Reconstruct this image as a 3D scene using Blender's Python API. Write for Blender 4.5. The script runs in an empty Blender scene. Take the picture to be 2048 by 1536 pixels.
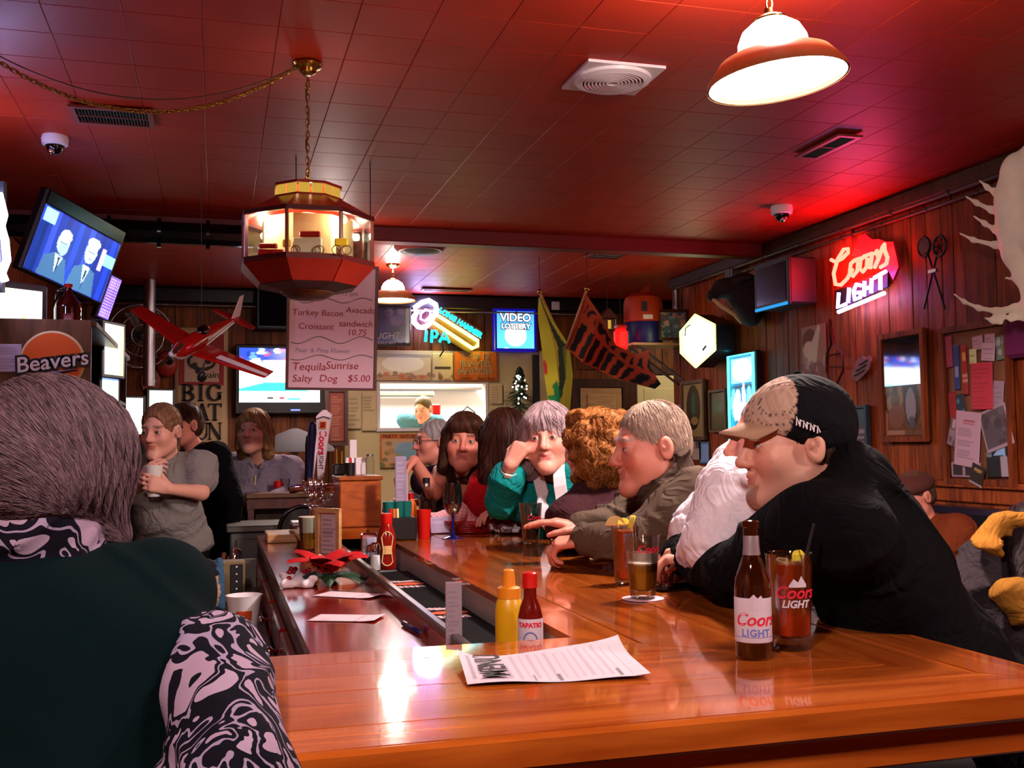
import bpy, math, random
import numpy as np
from mathutils import Vector, Matrix
random.seed(7); RNG = np.random.default_rng(5)
SC = bpy.context.scene
COL = SC.collection
# ------------------------------------------------------------------ camera
CAMZ = 1.44; FPX = 2079.0
YAW, PITCH, ROLL = math.radians(15.85), math.radians(3.37), math.radians(-0.66)
_f = np.array([math.sin(YAW)*math.cos(PITCH), math.cos(YAW)*math.cos(PITCH), math.sin(PITCH)])
_r0 = np.array([math.cos(YAW), -math.sin(YAW), 0.0]); _u0 = np.cross(_r0, _f)
CR = _r0*math.cos(ROLL) + _u0*math.sin(ROLL); CU = -_r0*math.sin(ROLL) + _u0*math.cos(ROLL); CF = _f
CPOS = np.array([0, 0, CAMZ])
cam = bpy.data.cameras.new('camera'); cam.sensor_width = 36; cam.lens = FPX/2048*36; cam.clip_start = 0.05
camo = bpy.data.objects.new('camera', cam); COL.objects.link(camo)
camo.matrix_world = Matrix(((CR[0], CU[0], -CF[0], 0), (CR[1], CU[1], -CF[1], 0), (CR[2], CU[2], -CF[2], CAMZ), (0, 0, 0, 1)))
SC.camera = camo
# ------------------------------------------------------------------ world, exposure
wd = bpy.data.worlds.new('world'); SC.world = wd; wd.use_nodes = True
wd.node_tree.nodes['Background'].inputs[0].default_value = (0.5, 0.35, 0.4, 1)
wd.node_tree.nodes['Background'].inputs[1].default_value = 0.02
SC.view_settings.view_transform = 'Standard'; SC.view_settings.look = 'None'
SC.view_settings.gamma = 1; SC.view_settings.use_curve_mapping = False
SC.view_settings.exposure = 0.0
SC.cycles.use_denoising = True
SC.cycles.sample_clamp_indirect = 6
SC.cycles.caustics_reflective = False; SC.cycles.caustics_refractive = False
SC.cycles.max_bounces = 9; SC.cycles.transparent_max_bounces = 12; SC.cycles.blur_glossy = 0.5
LAMP_P = 60.0     # watts of each bar pendant
def light(name, kind, loc, power, col, size=0.1, rot=None, size_y=None):
    l = bpy.data.lights.new(name, kind); l.energy = power; l.color = col
    if kind == 'AREA':
        l.size = size
        if size_y: l.shape = 'RECTANGLE'; l.size_y = size_y
    else: l.shadow_soft_size = size
    o = bpy.data.objects.new(name, l); COL.objects.link(o); o.location = loc
    if rot: o.rotation_euler = rot
    return o
# ------------------------------------------------------------------ pixel -> place helpers
def ray(px, py): return CR*((px-1024)/FPX) + CU*((768-py)/FPX) + CF
def at(px, py, d): return CPOS + ray(px, py)*d
def onz(px, py, z): D = ray(px, py); return CPOS + D*((z-CAMZ)/D[2])
def onx(px, py, x=4.18): D = ray(px, py); return CPOS + D*(x/D[0])
def ony(px, py, y=10.55): D = ray(px, py); return CPOS + D*(y/D[1])
def lin(c):
    if isinstance(c, str): c = [int(c[i:i+2], 16)/255 for i in (0, 2, 4)]
    return tuple(x/12.92 if x <= .04045 else ((x+.055)/1.055)**2.4 for x in c)
# ------------------------------------------------------------------ materials
MATS = {}
def M(name, col='808080', rough=.5, metal=0, spec=.5, em=None, es=0, coat=0, bump=None, var=None, trans=0, ior=1.45,
      stretch=(1, 1, 1), attr=False, coat_rough=.1, alpha=1, sheen=0, wood=None, crease=None):
    if name in MATS: return MATS[name]
    m = bpy.data.materials.new(name); m.use_nodes = True; nt = m.node_tree; N = nt.nodes; L = nt.links
    b = N['Principled BSDF']; c = (*lin(col), 1)
    b.inputs['Base Color'].default_value = c
    b.inputs['Roughness'].default_value = rough; b.inputs['Metallic'].default_value = metal
    b.inputs['Specular IOR Level'].default_value = spec
    b.inputs['Coat Weight'].default_value = coat; b.inputs['Coat Roughness'].default_value = coat_rough
    b.inputs['Transmission Weight'].default_value = trans; b.inputs['IOR'].default_value = ior
    b.inputs['Alpha'].default_value = alpha; b.inputs['Sheen Weight'].default_value = sheen
    src = None
    if attr:
        a = N.new('ShaderNodeAttribute'); a.attribute_name = 'Col'; src = a.outputs['Color']
    co = None
    def coords():
        nonlocal co
        if co: return co
        t = N.new('ShaderNodeTexCoord'); oi = N.new('ShaderNodeObjectInfo')
        ml = N.new('ShaderNodeMath'); ml.operation = 'MULTIPLY'; ml.inputs[1].default_value = 37.0; L.new(oi.outputs['Random'], ml.inputs[0])
        ad = N.new('ShaderNodeVectorMath'); ad.operation = 'ADD'; L.new(t.outputs['Object'], ad.inputs[0]); L.new(ml.outputs[0], ad.inputs[1])
        mp = N.new('ShaderNodeMapping'); mp.inputs['Scale'].default_value = stretch; L.new(ad.outputs[0], mp.inputs[0])
        co = mp.outputs[0]; return co
    if wood:
        c2, scale = wood[0], wood[1]
        n = N.new('ShaderNodeTexNoise'); n.inputs['Scale'].default_value = scale; n.inputs['Detail'].default_value = 6; n.inputs['Distortion'].default_value = 1.2
        L.new(coords(), n.inputs['Vector'])
        r = N.new('ShaderNodeValToRGB'); r.color_ramp.elements[0].position = .32; r.color_ramp.elements[1].position = .68
        r.color_ramp.elements[0].color = (*lin(c2), 1); r.color_ramp.elements[1].color = c
        L.new(n.outputs[0], r.inputs[0])
        oi = N.new('ShaderNodeObjectInfo'); mr = N.new('ShaderNodeMapRange'); mr.inputs[3].default_value = 1-wood[2]; mr.inputs[4].default_value = 1+wood[2]
        L.new(oi.outputs['Random'], mr.inputs[0])
        hs = N.new('ShaderNodeHueSaturation'); L.new(r.outputs[0], hs.inputs['Color']); L.new(mr.outputs[0], hs.inputs['Value']); src = hs.outputs[0]
        bu = N.new('ShaderNodeBump'); bu.inputs['Strength'].default_value = .12; bu.inputs['Distance'].default_value = .002
        L.new(n.outputs[0], bu.inputs['Height']); L.new(bu.outputs[0], b.inputs['Normal'])
    if var:
        n = N.new('ShaderNodeTexNoise'); n.inputs['Scale'].default_value = var[0]; n.inputs['Detail'].default_value = 4
        L.new(coords(), n.inputs['Vector'])
        mr = N.new('ShaderNodeMapRange'); mr.inputs[1].default_value = .3; mr.inputs[2].default_value = .7
        mr.inputs[3].default_value = 1-var[1]; mr.inputs[4].default_value = 1+var[1]; L.new(n.outputs[0], mr.inputs[0])
        hs = N.new('ShaderNodeHueSaturation'); hs.inputs['Color'].default_value = c
        if src: L.new(src, hs.inputs['Color'])
        L.new(mr.outputs[0], hs.inputs['Value']); src = hs.outputs[0]
    if src: L.new(src, b.inputs['Base Color'])
    if bump:
        n = N.new('ShaderNodeTexNoise'); n.inputs['Scale'].default_value = bump[0]; n.inputs['Detail'].default_value = 5
        L.new(coords(), n.inputs['Vector'])
        bu = N.new('ShaderNodeBump'); bu.inputs['Strength'].default_value = bump[1]; bu.inputs['Distance'].default_value = bump[2] if len(bump) > 2 else .004
        L.new(n.outputs[0], bu.inputs['Height']); L.new(bu.outputs[0], b.inputs['Normal'])
        if crease:
            n2 = N.new('ShaderNodeTexNoise'); n2.inputs['Scale'].default_value = crease[0]; n2.inputs['Detail'].default_value = 2; n2.inputs['Distortion'].default_value = 1.5
            L.new(coords(), n2.inputs['Vector']); b2 = N.new('ShaderNodeBump'); b2.inputs['Strength'].default_value = crease[1]; b2.inputs['Distance'].default_value = crease[2]
            ab = N.new('ShaderNodeMath'); ab.operation = 'PINGPONG'; ab.inputs[1].default_value = .12; L.new(n2.outputs[0], ab.inputs[0]); L.new(ab.outputs[0], b2.inputs['Height']); L.new(b2.outputs[0], bu.inputs['Normal'])
    if em is not None:
        if em == 'attr':
            a = N.new('ShaderNodeAttribute'); a.attribute_name = 'Col'; L.new(a.outputs['Color'], b.inputs['Emission Color'])
        else: b.inputs['Emission Color'].default_value = (*lin(em), 1)
        b.inputs['Emission Strength'].default_value = es
    MATS[name] = m; return m
def glow(name, col, s):          # a light-giving surface
    if name in MATS: return MATS[name]
    m = M(name, '000000', .6, em=col, es=s); return m
M('planks_wall', '9a4820', .5, wood=('5c220c', 3.0, .30), stretch=(6, 6, .7), spec=.18)
M('planks_far', '84481f', .5, wood=('4c240d', 3.0, .3), stretch=(6, 6, .7), spec=.2)
M('bar_wood_x', 'b05a1e', .18, wood=('88390d', 2.2, .1), stretch=(.8, 9, 9), coat=1, coat_rough=.055, spec=.08)
M('bar_wood_y', 'b05a1e', .18, wood=('88390d', 2.2, .1), stretch=(9, .8, 9), coat=1, coat_rough=.055, spec=.08)
M('red_wood', '86150a', .2, wood=('5c0c05', 2.5, .15), stretch=(9, .8, 9), coat=.8, coat_rough=.1)
M('dark_wood', '4a2412', .4, wood=('2b140a', 3, .2), stretch=(5, 5, 1))
M('brown_wood', '6b4327', .4, wood=('45280f', 4, .2), stretch=(5, 5, .8))
M('orange_wood', 'a5521e', .35, wood=('83390f', 4, .12), stretch=(2, 6, 6), coat=.3)
M('pale_wood', 'c79a6b', .45, wood=('ae7c4c', 3, .1), stretch=(1, 8, 8))
M('tile', 'a62a12', .5, bump=(45, .25, .002), var=(3, .08), spec=.22)
M('black', '0b0a0c', .45); M('black_gloss', '060608', .15, spec=.6); M('black_cloth', '08070a', .9, bump=(220, .3, .002), spec=.08, crease=(8, .6, .05))
M('dark_grey', '2b2a2c', .5); M('grey', '4c4a48', .55); M('steel', 'a8a6a4', .3, metal=1, bump=(60, .05, .001)); M('chrome', 'd8d8dc', .08, metal=1)
M('brass', 'b08a3c', .22, metal=1); M('white_paint', 'd8cfca', .5); M('cream', 'd2bd86', .7, var=(2, .05)); M('white_plastic', 'e4dce0', .35)
M('paper', 'ddd2da', .8); M('paint', 'ffffff', .65, attr=True); M('gloss_print', 'ffffff', .22, attr=True, coat=.4)
M('canvas', 'ffffff', .9, attr=True, bump=(300, .2, .001))
M('screen', '050505', .15, em='attr', es=2.2); M('sign_light', '101010', .3, em='attr', es=3.0)
def clear(name, tint, k, add):      # clear thin glass: see-through, with a sheen that grows towards its edges
    m = bpy.data.materials.new(name); m.use_nodes = True; nt = m.node_tree; N, L = nt.nodes, nt.links; N.remove(N['Principled BSDF']); o = N['Material Output']
    t = N.new('ShaderNodeBsdfTransparent'); t.inputs[0].default_value = (*lin(tint), 1); g = N.new('ShaderNodeBsdfGlossy'); g.inputs['Roughness'].default_value = .03; f = N.new('ShaderNodeLayerWeight'); f.inputs[0].default_value = k
    mm = N.new('ShaderNodeMath'); mm.operation = 'MULTIPLY_ADD'; mm.inputs[1].default_value = .75; mm.inputs[2].default_value = add; L.new(f.outputs['Fresnel'], mm.inputs[0]); x = N.new('ShaderNodeMixShader'); L.new(mm.outputs[0], x.inputs[0]); L.new(t.outputs[0], x.inputs[1]); L.new(g.outputs[0], x.inputs[2]); L.new(x.outputs[0], o.inputs[0]); MATS[name] = m
clear('glass', 'eef2f0', .35, .03); clear('thin_glass', 'f6f8f8', .2, .02)
M('trough_metal', '8e8078', .45, metal=.25); M('lip_metal', '54463a', .3, metal=.6); M('dull_steel', '57524e', .5, metal=.6)
M('conduit_metal', '4e4038', .5, metal=.5)
M('amber_glass', '2a0d03', .04, trans=.35, ior=1.5, coat=1, coat_rough=.03)
M('skin', 'c08070', .5, attr=True, bump=(170, .12, .001), spec=.4); M('hair', '888888', .58, attr=True, spec=.16)
M('cloth', '888888', .9, attr=True, bump=(260, .25, .0015), spec=.12, crease=(9, .55, .05)); M('denim', '232a3c', .85, bump=(200, .2, .001))
M('eye', 'ffffff', .3, attr=True, coat=.3); M('rubber', '0c0b0c', .85, spec=.12)
M('floor_mat', '2a1a14', .6, var=(5, .2)); M('red_plastic', 'b3130d', .3); M('navy_vinyl', '0b0f1c', .3, coat=.3)
M('dark_red_wood', '591a12', .4, wood=('3a0d08', 4, .1), stretch=(6, 6, 1)); M('beam_red', '6d1713', .5); M('orange_cloth', 'c4491a', .8)
# ------------------------------------------------------------------ objects
def tag(o, label=None, cat=None, group=None, kind=None):
    if label: o['label'] = label
    if cat: o['category'] = cat
    if group: o['group'] = group
    if kind: o['kind'] = kind
    return o
ORI = {}
def thing(name, loc, label, cat, group=None, kind=None):
    o = bpy.data.objects.new(name, None); COL.objects.link(o); o.location = tuple(float(v) for v in loc); o.empty_display_size = .05
    ORI[o] = np.array(o.location); return tag(o, label, cat, group, kind)
def mesh_obj(name, V, F, mat, parent=None, smooth=False, col=None, origin=None):
    V = np.asarray(V, dtype=np.float64).reshape(-1, 3)
    if origin is None:
        if parent is not None: origin = ORI[parent]
        else: origin = np.array([(V[:, 0].min()+V[:, 0].max())/2, (V[:, 1].min()+V[:, 1].max())/2, V[:, 2].min()])
    origin = np.asarray(origin, float)
    me = bpy.data.meshes.new(name); Vl = V-origin
    if isinstance(F, np.ndarray):
        n, k = F.shape; me.vertices.add(len(Vl)); me.vertices.foreach_set('co', Vl.astype(np.float32).ravel())
        me.loops.add(n*k); me.loops.foreach_set('vertex_index', F.astype(np.int32).ravel())
        me.polygons.add(n); me.polygons.foreach_set('loop_start', np.arange(0, n*k, k, dtype=np.int32))
        me.update(calc_edges=True); me.validate()
    else: me.from_pydata(Vl.tolist(), [], F)
    if col is not None:
        a = me.color_attributes.new('Col', 'FLOAT_COLOR', 'POINT'); c = np.ones((len(Vl), 4), np.float32); c[:, :3] = col; a.data.foreach_set('color', c.ravel())
    me.materials.append(MATS[mat] if isinstance(mat, str) else mat)
    if smooth and len(me.polygons): me.polygons.foreach_set('use_smooth', np.ones(len(me.polygons), bool))
    o = bpy.data.objects.new(name, me); COL.objects.link(o); ORI[o] = origin
    if parent is not None:
        o.parent = parent; o.location = tuple(origin-ORI[parent])
    else: o.location = tuple(origin)
    return o
def unit(v): v = np.asarray(v, float); return v/(np.linalg.norm(v)+1e-12)
def basis(d, up=(0, 0, 1)):
    d = unit(d); s = np.cross(up, d)
    if np.linalg.norm(s) < 1e-4: s = np.cross((1, 0, 0), d)
    s = unit(s); return s, np.cross(d, s), d
class MB:
    def __init__(s): s.v = []; s.f = []
    def add(s, V, F):
        n = len(s.v); s.v += [tuple(map(float, p)) for p in V]; s.f += [tuple(i+n for i in q) for q in F]; return s
    def box(s, lo, hi, bev=0):
        x0, y0, z0 = lo; x1, y1, z1 = hi
        return s.obox(((x0+x1)/2, (y0+y1)/2, (z0+z1)/2), (x1-x0, y1-y0, z1-z0), bev=bev)
    def obox(s, c, size, X=(1, 0, 0), Y=(0, 1, 0), Z=None, bev=0):
        X = unit(X); Y = unit(Y); Z = np.cross(X, Y) if Z is None else unit(Z); c = np.asarray(c, float); a, b, e = [q/2 for q in size]
        if bev <= 0:
            V = [c+X*(i*a)+Y*(j*b)+Z*(k*e) for k in (-1, 1) for j in (-1, 1) for i in (-1, 1)]
            return s.add(V, [(0, 2, 3, 1), (4, 5, 7, 6), (0, 1, 5, 4), (2, 6, 7, 3), (0, 4, 6, 2), (1, 3, 7, 5)])
        bev = min(bev, a*.9, b*.9, e*.9); V = []; id_ = {}
        for i in (-1, 1):
            for j in (-1, 1):
                for k in (-1, 1):
                    for ax in range(3):
                        q = [a-bev, b-bev, e-bev]; q[ax] = (a, b, e)[ax]
                        id_[(i, j, k, ax)] = len(V); V.append(c+X*(i*q[0])+Y*(j*q[1])+Z*(k*q[2]))
        F = []
        for sg in (-1, 1):
            F += [[id_[(sg, j, k, 0)] for j, k in ((-1, -1), (1, -1), (1, 1), (-1, 1))][::sg], [id_[(i, sg, k, 1)] for i, k in ((-1, -1), (-1, 1), (1, 1), (1, -1))][::sg],
                  [id_[(i, j, sg, 2)] for i, j in ((-1, -1), (1, -1), (1, 1), (-1, 1))][::sg]]
        for i in (-1, 1):
            for j in (-1, 1): F.append([id_[(i, j, -1, 0)], id_[(i, j, -1, 1)], id_[(i, j, 1, 1)], id_[(i, j, 1, 0)]][::-i*j])
        for i in (-1, 1):
            for k in (-1, 1): F.append([id_[(i, -1, k, 0)], id_[(i, -1, k, 2)], id_[(i, 1, k, 2)], id_[(i, 1, k, 0)]][::i*k])
        for j in (-1, 1):
            for k in (-1, 1): F.append([id_[(-1, j, k, 1)], id_[(-1, j, k, 2)], id_[(1, j, k, 2)], id_[(1, j, k, 1)]][::-j*k])
        for i in (-1, 1):
            for j in (-1, 1):
                for k in (-1, 1): F.append([id_[(i, j, k, 0)], id_[(i, j, k, 1)], id_[(i, j, k, 2)]][::i*j*k])
        return s.add(V, F)
    def lathe(s, prof, c=(0, 0, 0), axis=(0, 0, 1), n=24, cap=True, sx=1, sy=1):   # prof: (r, h) pairs
        X, Y, Z = basis(axis, (0, 1, 0) if abs(unit(axis)[2]) > .9 else (0, 0, 1)); c = np.asarray(c, float); V = []; F = []
        for r, h in prof:
            for i in range(n):
                a = 2*math.pi*i/n; V.append(c+X*(r*sx*math.cos(a))+Y*(r*sy*math.sin(a))+Z*h)
        for j in range(len(prof)-1):
            for i in range(n):
                k = (i+1) % n; F.append((j*n+i, j*n+k, (j+1)*n+k, (j+1)*n+i))
        if cap:
            if prof[0][0] > 1e-5: F.append(tuple(range(n))[::-1])
            if prof[-1][0] > 1e-5: F.append(tuple((len(prof)-1)*n+i for i in range(n)))
        return s.add(V, F)
    def cyl(s, a, b, r, r2=None, n=12):
        a = np.asarray(a, float); b = np.asarray(b, float); h = np.linalg.norm(b-a)
        return s.lathe([(r, 0), (r if r2 is None else r2, h)], a, b-a, n)
    def tube(s, pts, r, n=8, closed=False):
        P = [np.asarray(p, float) for p in pts]; m = len(P); V = []; F = []; R = r if hasattr(r, '__len__') else [r]*m
        S = None
        for i in range(m):
            d = unit(P[(i+1) % m]-P[i-1]) if closed else unit(P[min(i+1, m-1)]-P[max(i-1, 0)])
            if S is None: S = basis(d)[0]
            S = unit(S-d*np.dot(S, d)); T = np.cross(d, S)
            for k in range(n):
                a = 2*math.pi*k/n; V.append(P[i]+(S*math.cos(a)+T*math.sin(a))*R[i])
        for i in range(m if closed else m-1):
            j = (i+1) % m
            for k in range(n): l = (k+1) % n; F.append((i*n+k, i*n+l, j*n+l, j*n+k))
        if not closed: F += [tuple(range(n))[::-1], tuple((m-1)*n+k for k in range(n))]
        return s.add(V, F)
    def ball(s, c, r, n=16, m=10, X=(1, 0, 0), Y=(0, 1, 0)):
        r = r if hasattr(r, '__len__') else (r, r, r); X = unit(X); Y = unit(Y); Z = np.cross(X, Y); c = np.asarray(c, float); V = [c-Z*r[2]]; F = []
        for j in range(1, m):
            t = math.pi*j/m
            for i in range(n):
                a = 2*math.pi*i/n; V.append(c+X*(r[0]*math.sin(t)*math.cos(a))+Y*(r[1]*math.sin(t)*math.sin(a))-Z*(r[2]*math.cos(t)))
        V.append(c+Z*r[2]); e = len(V)-1
        for i in range(n):
            k = (i+1) % n; F.append((0, 1+k, 1+i)); F.append((e, e-n+i, e-n+k))
            for j in range(m-2): F.append((1+j*n+i, 1+j*n+k, 1+(j+1)*n+k, 1+(j+1)*n+i))
        return s.add(V, F)
    def prism(s, pts, n, t):    # planar polygon pushed along n by t
        n = unit(n)*t; P = [np.asarray(p, float) for p in pts]; m = len(P); V = P+[p+n for p in P]
        nn = np.zeros(3)
        for i in range(m): nn += np.cross(P[i]-P[0], P[(i+1) % m]-P[0])
        F = [tuple(range(m))[::-1], tuple(range(m, 2*m))]+[(i, (i+1) % m, m+(i+1) % m, m+i) for i in range(m)]
        if np.dot(nn, n) < 0: F = [q[::-1] for q in F]
        return s.add(V, F)
    def build(s, name, mat, parent=None, smooth=False, origin=None): return mesh_obj(name, s.v, s.f, mat, parent, smooth, origin=origin)
def autosmooth(o, ang=35):
    me = o.data; me.polygons.foreach_set('use_smooth', np.ones(len(me.polygons), bool)); me.set_sharp_from_angle(angle=math.radians(ang)); return o
def copy_thing(root, loc, label=None, group=None):
    r = root.copy(); COL.objects.link(r); r.location = tuple(float(v) for v in loc); ORI[r] = np.array(r.location)
    if label: r['label'] = label
    if group: r['group'] = group
    for ch in list(root.children):
        c = ch.copy(); COL.objects.link(c); c.parent = r
        for g in list(ch.children): d = g.copy(); COL.objects.link(d); d.parent = c
    return r
def text(body, O, U, V, size, mat, parent=None, name='lettering', ext=.0015, off=0, shear=0, align='CENTER', sx=1, space=1, wrap=None):
    cu = bpy.data.curves.new('t', 'FONT'); cu.body = body; cu.size = size; cu.extrude = ext; cu.offset = off; cu.shear = shear
    cu.align_x = align; cu.align_y = 'CENTER'; cu.space_character = space; cu.resolution_u = 3
    to = bpy.data.objects.new('t', cu); me = bpy.data.meshes.new_from_object(to)
    co = np.zeros(len(me.vertices)*3); me.vertices.foreach_get('co', co); co = co.reshape(-1, 3)
    F = [tuple(p.vertices) for p in me.polygons]
    bpy.data.objects.remove(to); bpy.data.curves.remove(cu); bpy.data.meshes.remove(me)
    O = np.asarray(O, float); U = unit(U); V = unit(V); W = np.cross(U, V)
    if wrap:   # bend round a cylinder: (centre xy, radius)
        c, R = wrap; base = math.atan2(O[1]-c[1], O[0]-c[0]); P = []
        for x, y, z in co:
            a = base+x*sx/R; P.append((c[0]+(R+z)*math.cos(a), c[1]+(R+z)*math.sin(a), O[2]+y))
    else: P = O+np.outer(co[:, 0]*sx, U)+np.outer(co[:, 1], V)+np.outer(co[:, 2], W)
    return mesh_obj(name, P, F, mat, parent)
class Art:      # flat print: a small raster carried by a fine grid
    def __init__(s, nx, ny, bg='ffffff'):
        s.nx, s.ny = nx, ny; s.u, s.v = np.meshgrid(np.linspace(0, 1, nx+1), np.linspace(0, 1, ny+1)); s.c = np.zeros((ny+1, nx+1, 3)); s.c[:] = lin(bg)
    def mask(s, m, col, a=1.): s.c[m] = s.c[m]*(1-a)+np.array(lin(col))*a; return s
    def rect(s, a, b, c, d, col, al=1.): return s.mask((s.u >= a) & (s.v >= b) & (s.u <= c) & (s.v <= d), col, al)
    def ell(s, x, y, rx, ry, col, al=1.): return s.mask(((s.u-x)/rx)**2+((s.v-y)/ry)**2 < 1, col, al)
    def poly(s, pts, col, al=1.):
        m = np.zeros(s.u.shape, bool); n = len(pts)
        for i in range(n):
            (x0, y0), (x1, y1) = pts[i], pts[(i+1) % n]
            if y0 == y1: continue
            t = ((s.v > min(y0, y1)) & (s.v <= max(y0, y1))) & (s.u < x0+(s.v-y0)*(x1-x0)/(y1-y0)); m ^= t
        return s.mask(m, col, al)
    def blobs(s, n, cols, rmin=.02, rmax=.1, box=(0, 0, 1, 1), al=.8):
        for i in range(n):
            s.ell(random.uniform(box[0], box[2]), random.uniform(box[1], box[3]), random.uniform(rmin, rmax), random.uniform(rmin, rmax), random.choice(cols), al)
        return s
    def lines(s, a, b, c, d, n, col, fill=.5, al=.7):
        h = (d-b)/n
        for i in range(n): s.rect(a, b+i*h, a+(c-a)*random.uniform(.55, 1), b+i*h+h*fill, col, al)
        return s
    def grad(s, top, bot):
        t = s.v[..., None]; s.c = np.array(lin(bot))*(1-t)+np.array(lin(top))*t; return s
def panel(name, O, U, V, w, h, art, mat='paint', parent=None, t=.003, curl=None):
    """O = centre of the face; face looks along U x V; the sheet has thickness t behind it."""
    O = np.asarray(O, float); U = unit(U); V = unit(V); W = np.cross(U, V); nx, ny = art.nx, art.ny
    off = np.zeros(art.u.shape) if curl is None else curl(art.u, art.v)
    P = O+((art.u-.5)*w)[..., None]*U+((art.v-.5)*h)[..., None]*V+off[..., None]*W
    P = P.reshape(-1, 3); c = art.c.reshape(-1, 3); n = (nx+1)*(ny+1); idx = np.arange(n).reshape(ny+1, nx+1)
    F = [np.stack([idx[:-1, :-1], idx[:-1, 1:], idx[1:, 1:], idx[1:, :-1]], -1).reshape(-1, 4)]
    ring = np.concatenate([idx[0, :], idx[1:, -1], idx[-1, -2::-1], idx[-2:0:-1, 0]])
    rp = P[ring]-W*t; rc = np.full((len(ring), 3), .5)*c[ring]*1.2; b = np.arange(len(ring))+n; b2 = np.roll(b, -1); r2 = np.roll(ring, -1)
    F.append(np.stack([r2, ring, b, b2], -1))
    P = np.concatenate([P, rp]); c = np.concatenate([c, rc])
    if curl is not None:
        F.append(np.stack([idx[:-1, :-1], idx[1:, :-1], idx[1:, 1:], idx[:-1, 1:]], -1).reshape(-1, 4)+len(P))
        P = np.concatenate([P, P[:n]-W*t]); c = np.concatenate([c, c[:n]])
    else:
        q = len(P); P = np.concatenate([P, P[idx[[0, 0, -1, -1], [0, -1, -1, 0]]]-W*t]); c = np.concatenate([c, np.full((4, 3), .3)])
        F.append(np.array([[q, q+3, q+2, q+1]]))
    return mesh_obj(name, P, np.concatenate(F), mat, parent, col=c)
def frame_bars(mb, O, U, V, w, h, bw, t):     # four mitred bars around a w x h opening
    O = np.asarray(O, float); U = unit(U); V = unit(V); W = np.cross(U, V); a, b = w/2, h/2; c, d = a+bw, b+bw
    q = lambda x, y: O+U*x+V*y
    for P in ([(-a, -b), (a, -b), (c, -d), (-c, -d)], [(a, -b), (a, b), (c, d), (c, -d)], [(a, b), (-a, b), (-c, d), (c, d)], [(-a, b), (-a, -b), (-c, -d), (-c, d)]):
        mb.prism([q(*p) for p in P], W, t)
    return mb
FX, FZ = np.array([1., 0, 0]), np.array([0, 0, 1.])     # a face on the far wall: right, up (looks to -y)
RX = np.array([0, -1., 0])                              # a face on the right wall: right, up (looks to -x)
def farbox(x0, y0, x1, y1, y=10.5):      # centre, width, height from two opposite corners seen on a plane y
    a = ony(x0, y0, y); b = ony(x1, y1, y); c = ony(x0, y1, y); return (a+b)/2, abs(b[0]-a[0]), abs(a[2]-b[2])
def rightbox(x0, y0, x1, y1, x=4.14):
    a = onx(x0, y0, x); b = onx(x1, y1, x); m0 = onx((x0+x1)/2, y0, x); m1 = onx((x0+x1)/2, y1, x)
    return (a+b)/2, abs(b[1]-a[1]), abs(m0[2]-m1[2])
# ================================================================== the setting
def struct(name, mb, mat, parent=None, kind='structure'):
    o = mb.build(name, mat, parent, origin=(0, 0, 0) if parent is None else None)
    if parent is None: o['kind'] = kind
    return o
XL, XR, XA, YF, YB, H = -1.45, 4.2, 5.6, -2.6, 10.6, 3.0
YE = 9.05                                    # the right wall ends here
struct('floor', MB().box((XL-.1, YF-.1, -.1), (XA+.1, YB+2.6, 0)), 'floor_mat')
ceil_ = struct('ceiling', MB().box((XL-.1, YF-.1, H+.012), (XA+.1, YB+.1, H+.1)), 'beam_red')
wr = struct('wall_right', MB().box((XR, YF, 0), (XR+.1, YE, H)), 'planks_wall')
struct('wall_alcove', MB().box((XR+.1, YE-.08, 0), (XA, YE, H)).box((XA, YE-.08, 0), (XA+.1, YB, H)), 'planks_wall')
wl = struct('wall_left', MB().box((XL-.1, YF, 0), (XL, YB, H)), 'planks_wall')
struct('wall_front', MB().box((XL-.1, YF-.1, 0), (XR+.1, YF, H)), 'planks_wall')
# far wall: wood left, above and right; cream round the kitchen hatch
hx0, hx1, hz0, hz1 = 1.6, 2.71, 1.63, 2.09
wb = struct('wall_back', MB().box((XL, YB, 0), (1.24, YB+.1, H)).box((1.24, YB, 2.43), (3.31, YB+.1, H)).box((3.31, YB, 0), (XA, YB+.1, H)), 'planks_far')
MB().box((1.24, YB-.02, 0), (hx0, YB+.1, 2.43)).box((hx1, YB-.02, 0), (3.31, YB+.1, 2.43)).box((hx0, YB-.02, 0), (hx1, YB+.1, hz0)).box((hx0, YB-.02, hz1), (hx1, YB+.1, 2.43)).build('hatch_surround', 'cream', wb)
MB().box((hx0-.04, YB-.06, hz0-.035), (hx1+.04, YB+.05, hz0)).build('hatch_sill', 'white_paint', wb)
fr = MB(); frame_bars(fr, ((hx0+hx1)/2, YB-.02, (hz0+hz1)/2), FX, FZ, hx1-hx0, hz1-hz0, .03, .012); fr.build('hatch_trim', 'white_paint', wb)
# vertical boards
def boards(parent, line, z0, z1, make, mat, wmin, wmax):
    p, e = line
    while p < e-.01:
        w = min(random.uniform(wmin, wmax), e-p); mb = make(p+.003, p+w-.003, z0, z1, random.uniform(0, .004)); c = np.mean(np.array(mb.v), 0)
        mb.build('plank', mat, parent); p += w
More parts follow.
